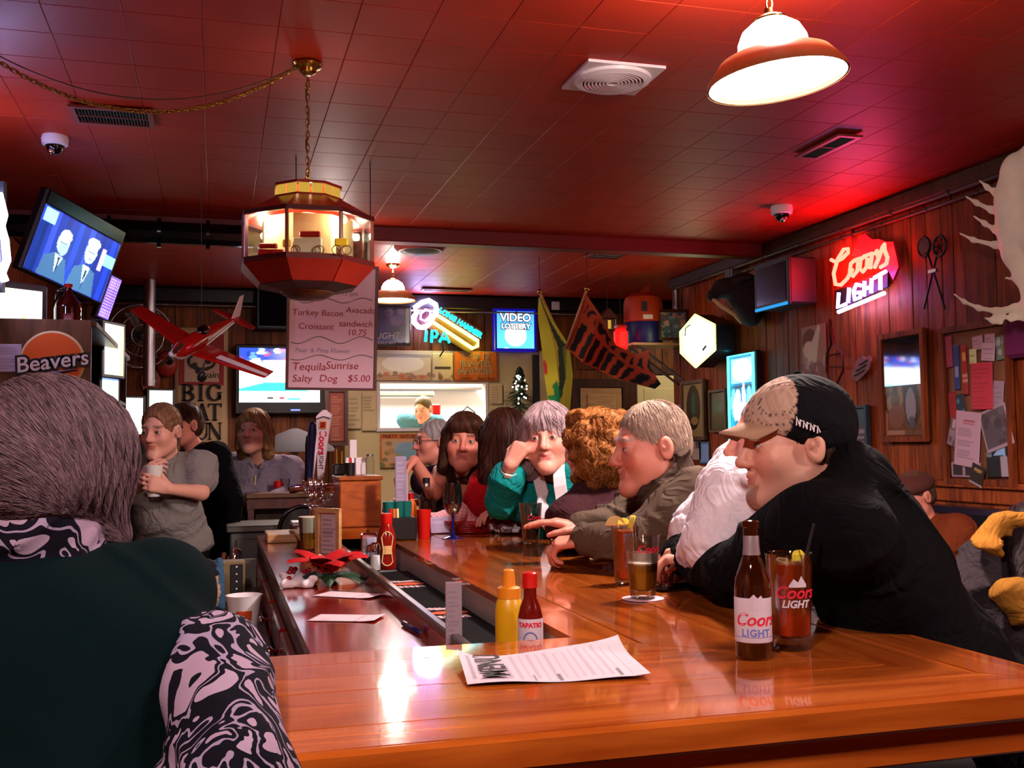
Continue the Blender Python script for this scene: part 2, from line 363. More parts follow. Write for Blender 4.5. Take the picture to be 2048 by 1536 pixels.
# NB a child mesh takes its parent's origin; give boards an own local frame by building round their centre
def board_obj(lo, hi, mat, parent, bev=.004):
    c = (np.array(lo)+np.array(hi))/2; h = (np.array(hi)-np.array(lo))
    mb = MB().obox((0, 0, 0), h, bev=bev); me = mesh_obj('plank', mb.v, mb.f, mat, None, origin=(0, 0, 0))
    me.parent = parent; me.location = tuple(c-ORI[parent]); return me
y = 2.9
while y < YE-.02:
    w = min(random.choice((.1, .14, .14, .19, .24)), YE-y); d = random.uniform(0, .005); board_obj((XR-.02+d, y+.003, 1.2), (XR, y+w-.003, H-.0), 'planks_wall', wr); y += w
y = 2.9
while y < YE-.02:
    w = min(.2, YE-y); board_obj((XR-.014, y+.003, .12), (XR, y+w-.003, 1.17), 'planks_wall', wr); y += w
def far_boards(x0, x1, z0, z1):
    x = x0
    while x < x1-.02:
        w = min(random.choice((.14, .19, .24)), x1-x); board_obj((x+.003, YB-.02+random.uniform(0, .005), z0), (x+w-.003, YB, z1), 'planks_far', wb); x += w
far_boards(XL, 1.24, 0.1, H-.1); far_boards(1.24, 3.31, 2.43, H-.1); far_boards(3.31, 3.74, .1, H-.1); far_boards(3.74, 5.55, 2.25, H-.1)
for i in range(8): board_obj((XL, 4.0+i*.3+.003, 1.0), (XL+.016, 4.3+i*.3-.003, H), 'planks_wall', wl)
# ceiling tiles: one object each where the photo shows them largest
TS = .272
tmb = MB(); a, c = TS/2-.0006, .0022
V = [(i*a, j*a, .0) for j in (-1, 1) for i in (-1, 1)]; V = [(-a+c, -a+c, 0), (a-c, -a+c, 0), (a-c, a-c, 0), (-a+c, a-c, 0), (-a, -a, .0025), (a, -a, .0025), (a, a, .0025), (-a, a, .0025), (-a, -a, .012), (a, -a, .012), (a, a, .012), (-a, a, .012)]
F = [(3, 2, 1, 0)]+[(i, (i+1) % 4, 4+(i+1) % 4, 4+i) for i in range(4)]+[(4+i, 4+(i+1) % 4, 8+(i+1) % 4, 8+i) for i in range(4)]
seen, rest = [], []
for i in range(-5, 21):
    for j in range(-10, 40):
        x = -.06+TS*(i+.5); y = .05+TS*(j+.5)
        if y > YB-.1 or y < YF+.1 or x < XL or (x > XR and y < YE): continue
        q = np.array([x, y, H])-CPOS; z = q@CF; ok = False
        if z > 1: u_, v_ = 1024+FPX*(q@CR)/z, 768-FPX*(q@CU)/z; ok = -60 < u_ < 2110 and -60 < v_ < 700
        (seen if ok else rest).append((z, x, y))
seen.sort(); rest += seen[300:]; seen = seen[:300]
base = None
for z, x, y in seen:
    if base is None: base = mesh_obj('ceiling_tile', V, F, 'tile', None, origin=(0, 0, 0)); o = base
    else: o = base.copy(); COL.objects.link(o)
    o.parent = ceil_; o.location = (x, y, H+random.uniform(-.0004, .0004)); o.rotation_euler = (random.uniform(-.002, .002), random.uniform(-.002, .002), 0)
rm = MB()
for z, x, y in rest: rm.add([(p[0]+x, p[1]+y, p[2]+H) for p in V], F)
rm.build('ceiling_tile_field', 'tile', ceil_)['kind'] = 'stuff'
# beam, cornices, conduits
struct('trim_1', MB().box((XL, 7.28, 2.9), (XR, 7.42, H+.01), bev=.008), 'beam_red')
struct('trim_2', MB().box((XL, YB-.12, 2.86), (XA, YB, H), bev=.01), 'black')
struct('trim_3', MB().box((XR-.07, YF, 2.9), (XR, YE, H), bev=.01), 'dark_wood')
struct('trim_4', MB().box((XR-.06, 2.8, 1.165), (XR, YE, 1.2), bev=.006).box((XR-.035, 2.8, 1.08), (XR, YE, 1.165), bev=.006), 'planks_wall')
struct('trim_5', MB().box((XR-.03, YE-.13, 0), (XR+.1, YE+.02, H), bev=.008), 'planks_wall')
struct('baseboard_right', MB().box((XR-.03, YF, 0), (XR, YE, .12)), 'dark_wood')
struct('baseboard_back', MB().box((XL, YB-.03, 0), (1.24, YB, .12)), 'dark_wood')
def conduit(name, pts, r, mat, label, parent=None):
    t = thing(name, pts[0], label, 'pipe'); autosmooth(MB().tube(pts, r, 10).build('pipe', mat, t))
    for k in range(1, len(pts)*3):
        a = pts[0]+(pts[-1]-pts[0])*k/(len(pts)*3); d = unit(pts[-1]-pts[0]); autosmooth(MB().cyl(a-d*.012, a+d*.012, r*1.35).build('clamp', mat, t))
    return t
A3 = lambda *p: np.array(p, float)
conduit('conduit', [A3(XR-.09, 4.0, 2.885), A3(XR-.09, 6.4, 2.885), A3(XR-.09, YE-.2, 2.885)], .014, 'conduit_metal', 'thin metal conduit running along the top of the right hand board wall')
conduit('conduit', [A3(XR-.05, 4.0, 2.845), A3(XR-.05, 6.4, 2.845), A3(XR-.05, 8.0, 2.845)], .011, 'conduit_metal', 'lower of the two metal conduits along the right hand board wall')
conduit('conduit', [A3(XR-.06, YE-.14, 2.88), A3(XR-.06, YE-.14, 2.4)], .014, 'steel', 'short metal conduit dropping down the corner post above the picture shelf')
conduit('conduit', [A3(XL+.1, YB-.14, 2.83), A3(3.9, YB-.14, 2.83)], .012, 'steel', 'metal conduit under the black cornice of the far wall')
conduit('duct', [A3(-1.3, 7.16, 2.87), A3(.55, 7.2, 2.87)], .075, 'black_gloss', 'fat black pipe under the ceiling behind the big tilted television')
m = thing('junction_box', (XR-.09, 7.75, 2.8), 'small grey electrical junction box on the conduit near the black television', 'box')
MB().box((XR-.12, 7.7, 2.78), (XR-.04, 7.82, 2.88), bev=.006).build('case', 'steel', m); MB().box((XR-.126, 7.715, 2.79), (XR-.12, 7.805, 2.87), bev=.002).build('cover', 'grey', m)
# doors on the far wall
d1 = MB().box((3.76, YB-.04, 0), (4.24, YB, 2.05), bev=.004); d1 = struct('door_1', d1, 'pale_wood')
for z0, z1 in ((.2, .85), (.98, 1.5), (1.58, 1.98)): MB().box((3.84, YB-.055, z0), (4.17, YB-.039, z1), bev=.008).build('door_panel', 'pale_wood', d1)
MB().ball((3.8, YB-.08, 1.0), .028).build('door_knob', 'brass', d1, True)
f = MB(); frame_bars(f, (4.0, YB, 1.03), FX, FZ, .5, 2.05, .09, .05); f.build('door_frame', 'dark_wood', d1)
d2 = struct('door_2', MB().box((4.42, YB-.04, 0), (5.0, YB, 2.19), bev=.004), 'cream')
MB().ball((4.48, YB-.08, 1.0), .028).build('door_knob', 'brass', d2, True); MB().box((4.5, YB-.046, 1.2), (4.92, YB-.038, 2.05), bev=.004).build('door_panel', 'cream', d2)
f = MB(); frame_bars(f, (4.71, YB, 1.1), FX, FZ, .6, 2.2, .07, .05); f.build('door_frame', 'dark_wood', d2)
light('alcove_light', 'AREA', (4.9, 9.8, 2.8), 14, (1, .93, .7), .3)
# bright kitchen behind the hatch
struct('wall_kitchen', MB().box((.6, 13.0, 0), (3.8, 13.1, H)).box((.5, YB+.1, 0), (.6, 13.1, H)).box((3.8, YB+.1, 0), (3.9, 13.1, H)).box((.5, YB+.1, 2.8), (3.9, 13.1, 2.9)), 'white_paint')
light('kitchen_light', 'AREA', (2.1, 11.9, 2.78), 420, (1, .97, .9), 1.6)
tag(MB().box((1.2, 12.6, 2.14), (3.2, 13.0, 2.17), bev=.004).build('kitchen_shelf', 'steel'), 'steel shelf on the white kitchen wall seen through the hatch', 'shelf')
for x_, y_, z_, sx_, sy_, sz_, mt_, nm_, lb_, ct_ in ((2.05, 12.2, 2.02, .8, .5, .06, 'steel', 'range_hood', 'pale steel hood edge near the top of the kitchen hatch', 'hood'), (2.31, 11.2, 1.78, .09, .08, .12, 'red_plastic', 'red_carton', 'red carton beside the cook in the kitchen', 'carton'), (1.72, 10.86, 1.5, .16, .12, .09, 'steel', 'steel_pan', 'steel pan on the kitchen counter at the left of the hatch', 'pan')):
    tag(MB().box((x_-sx_/2, y_-sy_/2, z_), (x_+sx_/2, y_+sy_/2, z_+sz_), bev=.012).build(nm_, mt_), lb_, ct_)
t = thing('wire_rack', (2.6, 10.86, 1.5), 'small black wire rack at the right end of the kitchen hatch', 'rack'); MB().tube([(2.52, 10.86, 1.5), (2.5, 10.86, 1.78), (2.58, 10.86, 1.86), (2.66, 10.86, 1.8), (2.66, 10.86, 1.5)], .008, 6).build('hoop', 'black', t); MB().tube([(2.51, 10.86, 1.66), (2.66, 10.86, 1.66)], .006, 6).build('crossbar', 'black', t)
tag(MB().box((1.3, 10.74, .0), (3.1, 10.96, 1.5), bev=.01).build('kitchen_counter', 'steel'), 'steel kitchen counter just behind the serving hatch', 'counter')
# ------------------------------------------------------------------ the bar
BX0, BX1, BY0, BY1, BZ, BE = .66, 1.27, 1.31, 1.92, 1.07, 4.75
bar = thing('bar_counter', (.9, 1.6, 0), 'long lacquered orange brown plank bar turning a mitred corner at the front', 'bar')
def slab(poly, z0, z1, mat, name='plank', tilt=0.):
    P = [(p[0], p[1], z0) for p in poly]; c = np.mean(P, 0); n = len(P); up = [np.array((p[0], p[1], z1)) for p in poly]
    cc = np.mean(up, 0); e = .0016; ins = [u+(cc-u)/np.linalg.norm((cc-u)[:2])*e for u in up]
    V = [np.array(p) for p in P]+[u-A3(0, 0, e) for u in up]+[i+A3(0, 0, tilt*(i-cc)[1 if tilt > 0 else 0]*0) for i in ins]
    F = [tuple(range(n))[::-1]]+[(i, (i+1) % n, n+(i+1) % n, n+i) for i in range(n)]+[(n+i, n+(i+1) % n, 2*n+(i+1) % n, 2*n+i) for i in range(n)]+[tuple(range(2*n, 3*n))]
    o = mesh_obj(name, np.array(V)-cc, F, mat, None, origin=(0, 0, 0)); o.parent = bar; o.location = tuple(cc-ORI[bar])
    o.rotation_euler = (random.uniform(-tilt, tilt), random.uniform(-tilt, tilt)*.3, 0); return o
k = 6; w = (BY1-BY0)/k
for i in range(k):
    y0, y1 = BY0+i*w+.0006, BY0+(i+1)*w-.0006; mx = lambda y: BX1-(y-BY0)*(BX1-BX0)/(BY1-BY0)
    slab([(.06, y0), (mx(y0)-.0008, y0), (mx(y1)-.0008, y1), (.06, y1)], BZ-.045, BZ, 'bar_wood_x', tilt=.004)
w = (BX1-BX0)/k
for i in range(k):
    x0, x1 = BX0+i*w+.0006, BX0+(i+1)*w-.0006; my = lambda x: BY0+(BX1-x)*(BY1-BY0)/(BX1-BX0)
    slab([(x0, my(x0)+.0008), (x1, my(x1)+.0008), (x1, BE), (x0, BE)], BZ-.045, BZ, 'bar_wood_y', tilt=.0015)
for i in range(5): slab([(.36, BE+.002+i*.14), (.95, BE+.002+i*.14), (.95, BE+.139+i*.14), (.36, BE+.139+i*.14)], BZ-.045, BZ, 'bar_wood_x', tilt=.001)
# rounded nosing, apron, body panels
MB().box((.06, BY0-.014, BZ-.046), (BX1+.014, BY0, BZ), bev=.006).box((BX1, BY0, BZ-.046), (BX1+.014, BE, BZ), bev=.006).build('edge_moulding', 'bar_wood_x', bar)
MB().box((.06, BY0+.012, BZ-.1), (BX1-.012, BY0+.034, BZ-.045), bev=.004).build('apron', 'bar_wood_x', bar)
MB().box((BX1-.034, BY0+.034, BZ-.1), (BX1-.012, BE, BZ-.045), bev=.004).build('apron', 'bar_wood_y', bar)
MB().box((.08, 1.6, 0), (.98, 1.66, BZ-.046)).box((.94, 1.66, 0), (.99, BE, BZ-.046)).box((.4, 5.3, 0), (.9, 5.36, BZ-.046)).build('front_panel', 'dark_wood', bar)
MB().box((BX0-.004, BY1, .975), (BX0+.02, BE, BZ-.02)).build('trough_wall', 'trough_metal', bar)
MB().box((.515, BY1+.01, .96), (BX0, BE, .982)).build('trough_floor', 'black', bar)
MB().box((.492, BY1+.01, .94), (.515, BE, 1.03), bev=.004).build('trough_lip', 'lip_metal', bar)
MB().box((.20, BY1+.01, .955), (.492, 5.7, .98), bev=.003).box((.488, BY1+.01, .98), (.496, BE, 1.012)).build('work_shelf', 'red_wood', bar)
MB().box((.205, BY1+.01, .0), (.235, 5.65, .955)).build('under_panel', 'dark_wood', bar)
for i in range(6):
    y0 = 2.0+i*.6; dr = MB().box((.18, y0+.02, .2), (.205, y0+.57, .9), bev=.006).build('door', 'red_wood', bar)
    MB().lathe([(.006, 0), (.006, .012), (.016, .02), (.016, .028), (.008, .034)], (.18, y0+.1, .82), (-1, 0, 0), 12).build('knob', 'chrome', dr, True)
# tiled-looking service rail of bottles hangs on the doors
# ================================================================== figures: one continuous surface grown from a distance field
class Blob:
    def __init__(s): s.p = []; s.d = []
    def cap(s, a, b, ra, rb=None, k=.02, col=0, sub=False, flat=None):
        rb = ra if rb is None else rb; a = np.asarray(a, float); b = np.asarray(b, float); m = max(ra, rb)
        s.p.append(('c', a, b, ra, rb, k, col, sub, np.minimum(a, b)-m, np.maximum(a, b)+m)); return s
    def ell(s, c, r, ax=None, k=.02, col=0, sub=False):
        c = np.asarray(c, float); r = np.asarray(r if hasattr(r, '__len__') else (r, r, r), float); ax = np.eye(3) if ax is None else np.asarray(ax)
        e = np.sqrt(((ax*r[:, None])**2).sum(0)); s.p.append(('e', c, r, ax, None, k, col, sub, c-e, c+e)); return s
    def bake(s, h, disp=None, clip=None):
        adds = [q for q in s.p if not q[7]]; lo = np.min([q[8] for q in adds], 0)-3*h; hi = np.max([q[9] for q in adds], 0)+3*h
        n = np.ceil((hi-lo)/h).astype(int)+1; f = np.full(n, .2, np.float32); own = np.zeros(n, np.uint8)
        ax = [(lo[i]+h*np.arange(n[i])).astype(np.float32) for i in range(3)]
        for q in s.p:
            k = q[5]; m = k+2*h; a = np.clip(np.floor((q[8]-m-lo)/h).astype(int), 0, n); b = np.clip(np.ceil((q[9]+m-lo)/h).astype(int)+1, 0, n)
            if (b <= a).any(): continue
            S = tuple(slice(a[i], b[i]) for i in range(3)); X = ax[0][S[0]][:, None, None]; Y = ax[1][S[1]][None, :, None]; Z = ax[2][S[2]][None, None, :]
            if q[0] == 'c':
                A, B = q[1], q[2]; D = B-A; L = max(D@D, 1e-9); x, y, z = X-A[0], Y-A[1], Z-A[2]
                t = np.clip((x*D[0]+y*D[1]+z*D[2])/L, 0, 1); d = np.sqrt((x-t*D[0])**2+(y-t*D[1])**2+(z-t*D[2])**2)-(q[3]+(q[4]-q[3])*t)
            else:
                c, r, R = q[1], q[2], q[3]; x, y, z = X-c[0], Y-c[1], Z-c[2]; u = [(x*R[i, 0]+y*R[i, 1]+z*R[i, 2])/r[i] for i in range(3)]
                nn = np.sqrt(u[0]**2+u[1]**2+u[2]**2)+1e-6; g = np.sqrt((u[0]/r[0])**2+(u[1]/r[1])**2+(u[2]/r[2])**2)+1e-6; d = nn*(nn-1)/g
            F = f[S]; O = own[S]
            if q[7]: hh = np.maximum(k-np.abs(-d-F), 0)/k; f[S] = np.maximum(F, -d)+hh*hh*k*.25
            else:
                O[d < F] = q[6]; hh = np.maximum(k-np.abs(F-d), 0)/k; f[S] = np.minimum(F, d)-hh*hh*k*.25
        if disp is not None: f = f+disp(ax[0][:, None, None], ax[1][None, :, None], ax[2][None, None, :])
        s.f, s.lo, s.h = f, lo, h
        return nets(f, lo, h, own)
    def sample(s, P):
        i = np.clip(((P-s.lo)/s.h), 1, np.array(s.f.shape)-3); j = i.astype(int); t = i-j; o = 0
        for a in (0, 1):
            for b in (0, 1):
                for c in (0, 1):
                    o = o+s.f[j[:, 0]+a, j[:, 1]+b, j[:, 2]+c]*(t[:, 0] if a else 1-t[:, 0])*(t[:, 1] if b else 1-t[:, 1])*(t[:, 2] if c else 1-t[:, 2])
        return o
    def normal(s, P):
        e = s.h; return np.stack([s.sample(P+np.eye(3)[i]*e)-s.sample(P-np.eye(3)[i]*e) for i in range(3)], -1)/(2*e)
CORN = [(a, b, c) for a in (0, 1) for b in (0, 1) for c in (0, 1)]
EDG = [(i, j) for i in range(8) for j in range(i+1, 8) if sum(abs(CORN[i][k]-CORN[j][k]) for k in range(3)) == 1]
def nets(f, lo, h, own):
    s = f < 0; n = np.array(f.shape); c = [s[a:n[0]-1+a, b:n[1]-1+b, d:n[2]-1+d] for a, b, d in CORN]
    an = c[0].copy(); al = c[0].copy()
    for q in c[1:]: an |= q; al &= q
    I = np.argwhere(an & ~al); idx = np.full(n-1, -1, np.int64); idx[I[:, 0], I[:, 1], I[:, 2]] = np.arange(len(I))
    fv = np.stack([f[I[:, 0]+a, I[:, 1]+b, I[:, 2]+d] for a, b, d in CORN], 1); P = np.zeros((len(I), 3)); W = np.zeros(len(I))
    for i, j in EDG:
        m = (fv[:, i] < 0) != (fv[:, j] < 0); t = np.where(m, fv[:, i]/np.where(m, fv[:, i]-fv[:, j], 1), 0)
        p = np.array(CORN[i])+np.outer(t, np.array(CORN[j])-np.array(CORN[i])); P += p*m[:, None]; W += m
    P = P/W[:, None]; V = lo+(I+P)*h; col = own[tuple((I+np.round(P).astype(int)).T)]; Q = []
    for ax in range(3):
        u, v = (ax+1) % 3, (ax+2) % 3; a = [slice(1, n[k]-1) for k in range(3)]; a[ax] = slice(0, n[ax]-1); b = list(a); b[ax] = slice(1, n[ax])
        s0, s1 = s[tuple(a)], s[tuple(b)]; E = np.argwhere(s0 != s1); off = np.ones(3, int); off[ax] = 0; E2 = E+off; fl = s0[tuple(E.T)]
        def cell(du, dv):
            q = E2.copy(); q[:, u] -= du; q[:, v] -= dv; return idx[tuple(q.T)]
        q = np.stack([cell(1, 1), cell(0, 1), cell(0, 0), cell(1, 0)], 1); q[~fl] = q[~fl][:, ::-1]; Q.append(q)
    return V, np.concatenate(Q), col
def hand(B, w, d, n, thumb, curl=.5, sz=1., col=1):
    """w wrist, d pointing direction, n direction the palm faces, thumb +1/-1 side along d x n"""
    d = unit(d); n = unit(n-np.dot(n, d)*d); s = np.cross(d, n)*thumb; w = np.asarray(w, float)
    for i in range(4):
        o = (.030-.020*i)*sz; kn = w+d*(.088-.004*abs(i-1))*sz+s*o; B.cap(w+s*o*.55+d*.012*sz, kn, .015*sz, .0125*sz, .010, col)
        L = (.92, 1.05, .97, .76)[i]*sz; a = curl*(.9+.12*i); d1 = d*math.cos(a)+n*math.sin(a)+s*.05*(1.5-i); p1 = kn+d1*.042*L
        d2 = d*math.cos(a*2.1)+n*math.sin(a*2.1); p2 = p1+d2*.028*L; d3 = d*math.cos(a*2.9)+n*math.sin(a*2.9); p3 = p2+d3*.020*L
        B.cap(kn, p1, .0098*sz, .0088*sz, .005, col).cap(p1, p2, .0088*sz, .0078*sz, .003, col).cap(p2, p3, .0078*sz, .0068*sz, .003, col)
    t0 = w+d*.022*sz+s*.026*sz; t1 = t0+(d*.65+s*.65+n*.35)*.042*sz; t2 = t1+(d*.9+s*.15+n*.4)*.032*sz; t3 = t2+(d*.85+n*.5)*.022*sz
    B.cap(w+s*.012*sz, t1, .017*sz, .0115*sz, .01, col).cap(t1, t2, .0112*sz, .0095*sz, .004, col).cap(t2, t3, .0095*sz, .008*sz, .004, col)
def head_prims(B, H, s, R, col=1, jaw=1., fat=0.):
    def L(p): return H+s*(np.array(p)@R)
    ax = R; e = lambda c, r, k, sub=False: B.ell(L(c), np.array(r)*s, ax, k*s, col, sub); c = lambda a, b, ra, rb, k, sub=False: B.cap(L(a), L(b), ra*s, rb*s, k*s, col, sub)
    e((0, -.012, .032), (.077, .096, .088), .02); e((0, .028, -.038), ((.062+fat*.6)*jaw, .066, .082), .03)
    for x in (-1, 1):
        c((x*(.05+fat)*jaw, .005, -.066), (x*.012, .075, -.104), .021, .018, .03); e((x*.04, .06, -.028), (.027, .026, .026), .03)
    e((0, .082, -.104), (.023+fat*.5, .020, .020), .025); c((-.036, .082, .026), (.036, .082, .026), .012, .012, .018)
    for x in (-1, 1):
        e((x*.032, .104, .004), (.020, .018, .013), .014, True); e((x*.032, .079, .003), (.0155, .0145, .0135), .006)
        e((x*.014, .098, -.036), (.0095, .011, .0085), .008)
    c((0, .088, .018), (0, .112, -.026), .0085, .0105, .012); e((0, .114, -.031), (.0125, .0115, .0105), .008)
    c((-.024, .083, -.0595), (0, .0965, -.057), .005, .0068, .008); c((.024, .083, -.0595), (0, .0965, -.057), .005, .0068, .008)
    c((-.02, .085, -.070), (.02, .085, -.070), .007, .007, .008); c((-.014, .0925, -.0705), (.014, .0925, -.0705), .006, .006, .008)
    c((-.022, .0985, -.0632), (.022, .0985, -.0632), .0022, .0022, .003, True)
    for x in (-1, 1): c((x*.017, .1, -.038), (x*.030, .086, -.062), .0016, .0016, .008, True); c((x*.022, .094, -.0125), (x*.04, .088, -.014), .0012, .0012, .007, True)
    for x in (-1, 1):
        e((x*.082, -.012, -.006), (.010, .021, .033), .01); e((x*.0925, -.006, -.003), (.0075, .011, .020), .005, True); e((x*.088, -.002, -.004), (.005, .005, .008), .004)
    return L
def fold_noise(am, fr, seed=0.):
    def d(X, Y, Z):
        f = fr*1.0; wx = .9*np.sin(Y*f*.8+seed)+.8*np.sin(Z*f*.6+2.1*seed); wz = 1.1*np.sin(X*f*.7+1.7*seed)+.7*np.sin(Y*f*.9+seed)
        r1 = 1-np.abs(np.sin(Z*f*.95+X*f*.4+wz+seed)); r2 = 1-np.abs(np.sin(X*f*.8-Z*f*.75+Y*f*.3+wx)); m = .5+.5*np.sin(X*f*.33+Y*f*.29+Z*f*.37+seed*3)
        return -am*2.6*(r1**3*m+r2**3*(1-m)-.4)
    return d
SKIN = {'fair': 'c98f7c', 'pink': 'cf8d7c', 'ruddy': 'c47a68', 'tan': 'b87f66'}
def mixc(a, b, t): return np.array(lin(a))*(1-t)+np.array(lin(b))*t
class P:    # one person; coordinates are places in the room
    def __init__(s, name_label, head, face, hs=1., pitch=0., roll=0., skin='fair', nb=None, pelvis=None, tyaw=None, shw=.18, bulk=1., jaw=1., fat=0., voxel=.0065, sex='f', group=None, base=None):
        s.hd = np.array(head, float); f = unit((face[0], face[1], 0)); s.ff = f; s.s = hs; s.skin = skin; s.vox = voxel; s.bulk = bulk; s.jaw = jaw; s.fat = fat
        r = np.cross(f, (0, 0, 1)); u = np.array((0, 0, 1.)); f2 = f*math.cos(pitch)+u*math.sin(pitch); u2 = np.cross(r, f2)
        r2 = r*math.cos(roll)+u2*math.sin(roll); u3 = np.cross(r2, f2); s.R = np.stack([r2, f2, u3])
        s.nb = np.array(nb, float) if nb is not None else s.hd-f*.03-A3(0, 0, .215)
        s.pel = np.array(pelvis, float); t = unit((*(tyaw if tyaw is not None else face)[:2], 0)); s.tf = t; s.tr = np.cross(t, (0, 0, 1))
        s.up = unit(s.nb-s.pel); s.tr = unit(s.tr-s.up*np.dot(s.tr, s.up)); s.tf = np.cross(s.up, s.tr); s.TA = np.stack([s.tr, s.tf, s.up]); s.shw = shw
        s.root = thing('person', base if base is not None else (s.pel[0], s.pel[1], 0), name_label, 'person', group)
        s.B = Blob(); s.drop = .045; s.arms = []; s.cols = {1: mixc(SKIN[skin], SKIN[skin], 0)}
    def L(s, *p): return s.hd+s.s*(np.array(p, float)@s.R)
    def T(s, x, y, t): return s.nb+(s.pel-s.nb)*t+s.tr*x+s.tf*y     # torso frame: t 0 neck .. 1 pelvis
    def sh(s, side): return s.nb+s.tr*(side*s.shw)-s.up*.055
    def torso(s, B, g, col, k=.05, hem=1.0, belly=0., chest=0.):
        b = s.bulk; Ln = np.linalg.norm(s.pel-s.nb)
        B.ell(s.T(0, 0, .32), ((.155*b+g), (.108*b+g), Ln*.34), s.TA, k, col); B.ell(s.T(0, .01+belly*.3, .68), (.148*b+g, (.105*b+g)+belly*.7, Ln*.3), s.TA, k, col)
        if hem > .85: B.ell(s.T(0, -.005, 1.0), (.172*b+g, .125*b+g, .125+g), s.TA, k, col)
        for sd in (-1, 1): B.cap(s.nb-s.up*s.drop+s.tr*sd*.05, s.sh(sd), .06+g, .058+g, k, col)
        if chest:
            for sd in (-1, 1): B.ell(s.T(sd*.075, .085*b, .40), (.07+g, .06+g+chest, .07+g), s.TA, .05, col)
    def arm(s, side, el, wr, d, n, thumb, curl=.5, hand_on=True, sh=None, bare=0, hsz=1.):
        S = s.sh(side) if sh is None else np.asarray(sh, float); el = np.asarray(el, float); wr = np.asarray(wr, float); s.arms.append((S, el, wr, bare))
        B = s.B; B.cap(S, el, .047, .037, .03, 1).cap(el, wr, .039, .027, .02, 1)
        if hand_on: hand(B, wr, d, np.asarray(n, float), thumb, curl, hsz)
    def legs(s, fwd=None, col=2, c='1a1c26', stand=False, knee=None):
        s.cols[col] = np.array(lin(c)); f = s.tf if fwd is None else unit((*fwd[:2], 0)); r = np.cross(f, (0, 0, 1)); p = s.pel; B = s.B
        for sd in (-1, 1):
            hp = p+r*sd*.095-A3(0, 0, .03)
            if stand: kn = A3(*(hp+f*.02)[:2], .5); an = A3(*(hp-f*.01)[:2], .09)
            else: kn = hp+f*.40+r*sd*.02+A3(0, 0, .0); an = kn-f*.06-A3(0, 0, .40)
            B.cap(hp, kn, .085, .06, .03, col).cap(kn, an, .06, .042, .02, col).cap(an-A3(0, 0, .05), an+f*.15-A3(0, 0, .055), .035, .03, .02, 3)
        s.cols[3] = np.array(lin('15100e'))
    def body(s, brow='5a4034', lip='a8504a', stubble=None, extra=None, eyes='4a3a2a', blush=.12):
        s.torso(s.B, -.014, 4 if hasattr(s, 'under') else 1); s.cols[4] = np.array(lin(getattr(s, 'under', '888888')))
        head_prims(s.B, s.hd, s.s, s.R, 1, s.jaw, s.fat); s.B.cap(s.L(0, -.022, -.06), s.nb-s.up*.03, .053*s.s+s.fat, .062, .035, 1)
        V, F, own = s.B.bake(s.vox); C = np.zeros((len(V), 3))
        for k, c in s.cols.items(): C[own == k] = c
        q = ((V-s.hd)@s.R.T)/s.s; x, y, z = np.abs(q[:, 0]), q[:, 1], q[:, 2]; hm = (own == 1) & (np.linalg.norm(q, axis=1) < .17)
        def put(m, c, t): C[m & hm] = C[m & hm]*(1-t)+np.array(lin(c))*t
        put((((x-.042)/.026)**2+((z+.028)/.024)**2 < 1) & (y > .03), 'b8503f', blush); put((x < .014) & (abs(z+.033) < .011) & (y > .1), 'b04a3c', blush*1.2)
        if stubble:
            for zz in (-.02, -.032, -.044, -.056): put((z < zz+.015*np.sin(y*40)) & (y > -.03) & ~((x < .024) & (abs(z+.063) < .012)), stubble, .11)
        put((x < .0235-.25*np.abs(z+.0635)) & (z < -.0525) & (z > -.0745) & (y > .075), lip, .75)
        put((x > .013) & (x < .052) & (np.abs(z-.0285+.06*np.maximum(x-.03, 0)) < .0052) & (y > .05), brow, .8)
        put((((np.abs(q[:, 0])-.088)/.012)**2+((y+.006)/.010)**2+((z+.002)/.018)**2 < 1), '7a3a30', .5); put((np.hypot(x-.03, (z+.012)*1.6) < .016) & (y > .06), '9a5a50', .25)  # shade of the ear hollow and under the eyes painted into the skin
        put((((x-.032)/.019)**2+((z-.003)/.009)**2 < 1) & (y > .07), '8a4a44', .35)
        if extra: extra(q, C, put)
        s.bo = mesh_obj('body', V, F, 'skin', s.root, True, C)
        for sd in (-1, 1): s.eye(sd, eyes)
        return s
    def eye(s, sd, iris):
        c = s.L(sd*.032, .0805, .003); m = MB().ball((0, 0, 0), 1, 36, 28); V = np.array(m.v); r = .0145*s.s; W = V*r*np.array((1.08, .9, .86)); P_ = c+W@s.R
        d = np.hypot(V[:, 0], V[:, 2]-.02); f = V[:, 1] > 0; C = np.zeros((len(V), 3)); C[:] = np.array(lin(SKIN[s.skin]))*np.array((.78, .66, .66)); op = (V[:, 0]/.88)**2+((V[:, 2]+.06)/.40)**2 < 1
        C[op & f] = lin('b0a098'); C[op & f & (d < .46)] = lin(iris); C[op & f & (d < .26)] = lin('080606'); C[f & ~op & ((V[:, 0]/1.0)**2+((V[:, 2]+.06)/.52)**2 < 1) & (V[:, 2] > 0)] = lin('3a2420')
        mesh_obj('eye', P_, m.f, 'eye', s.root, True, C)
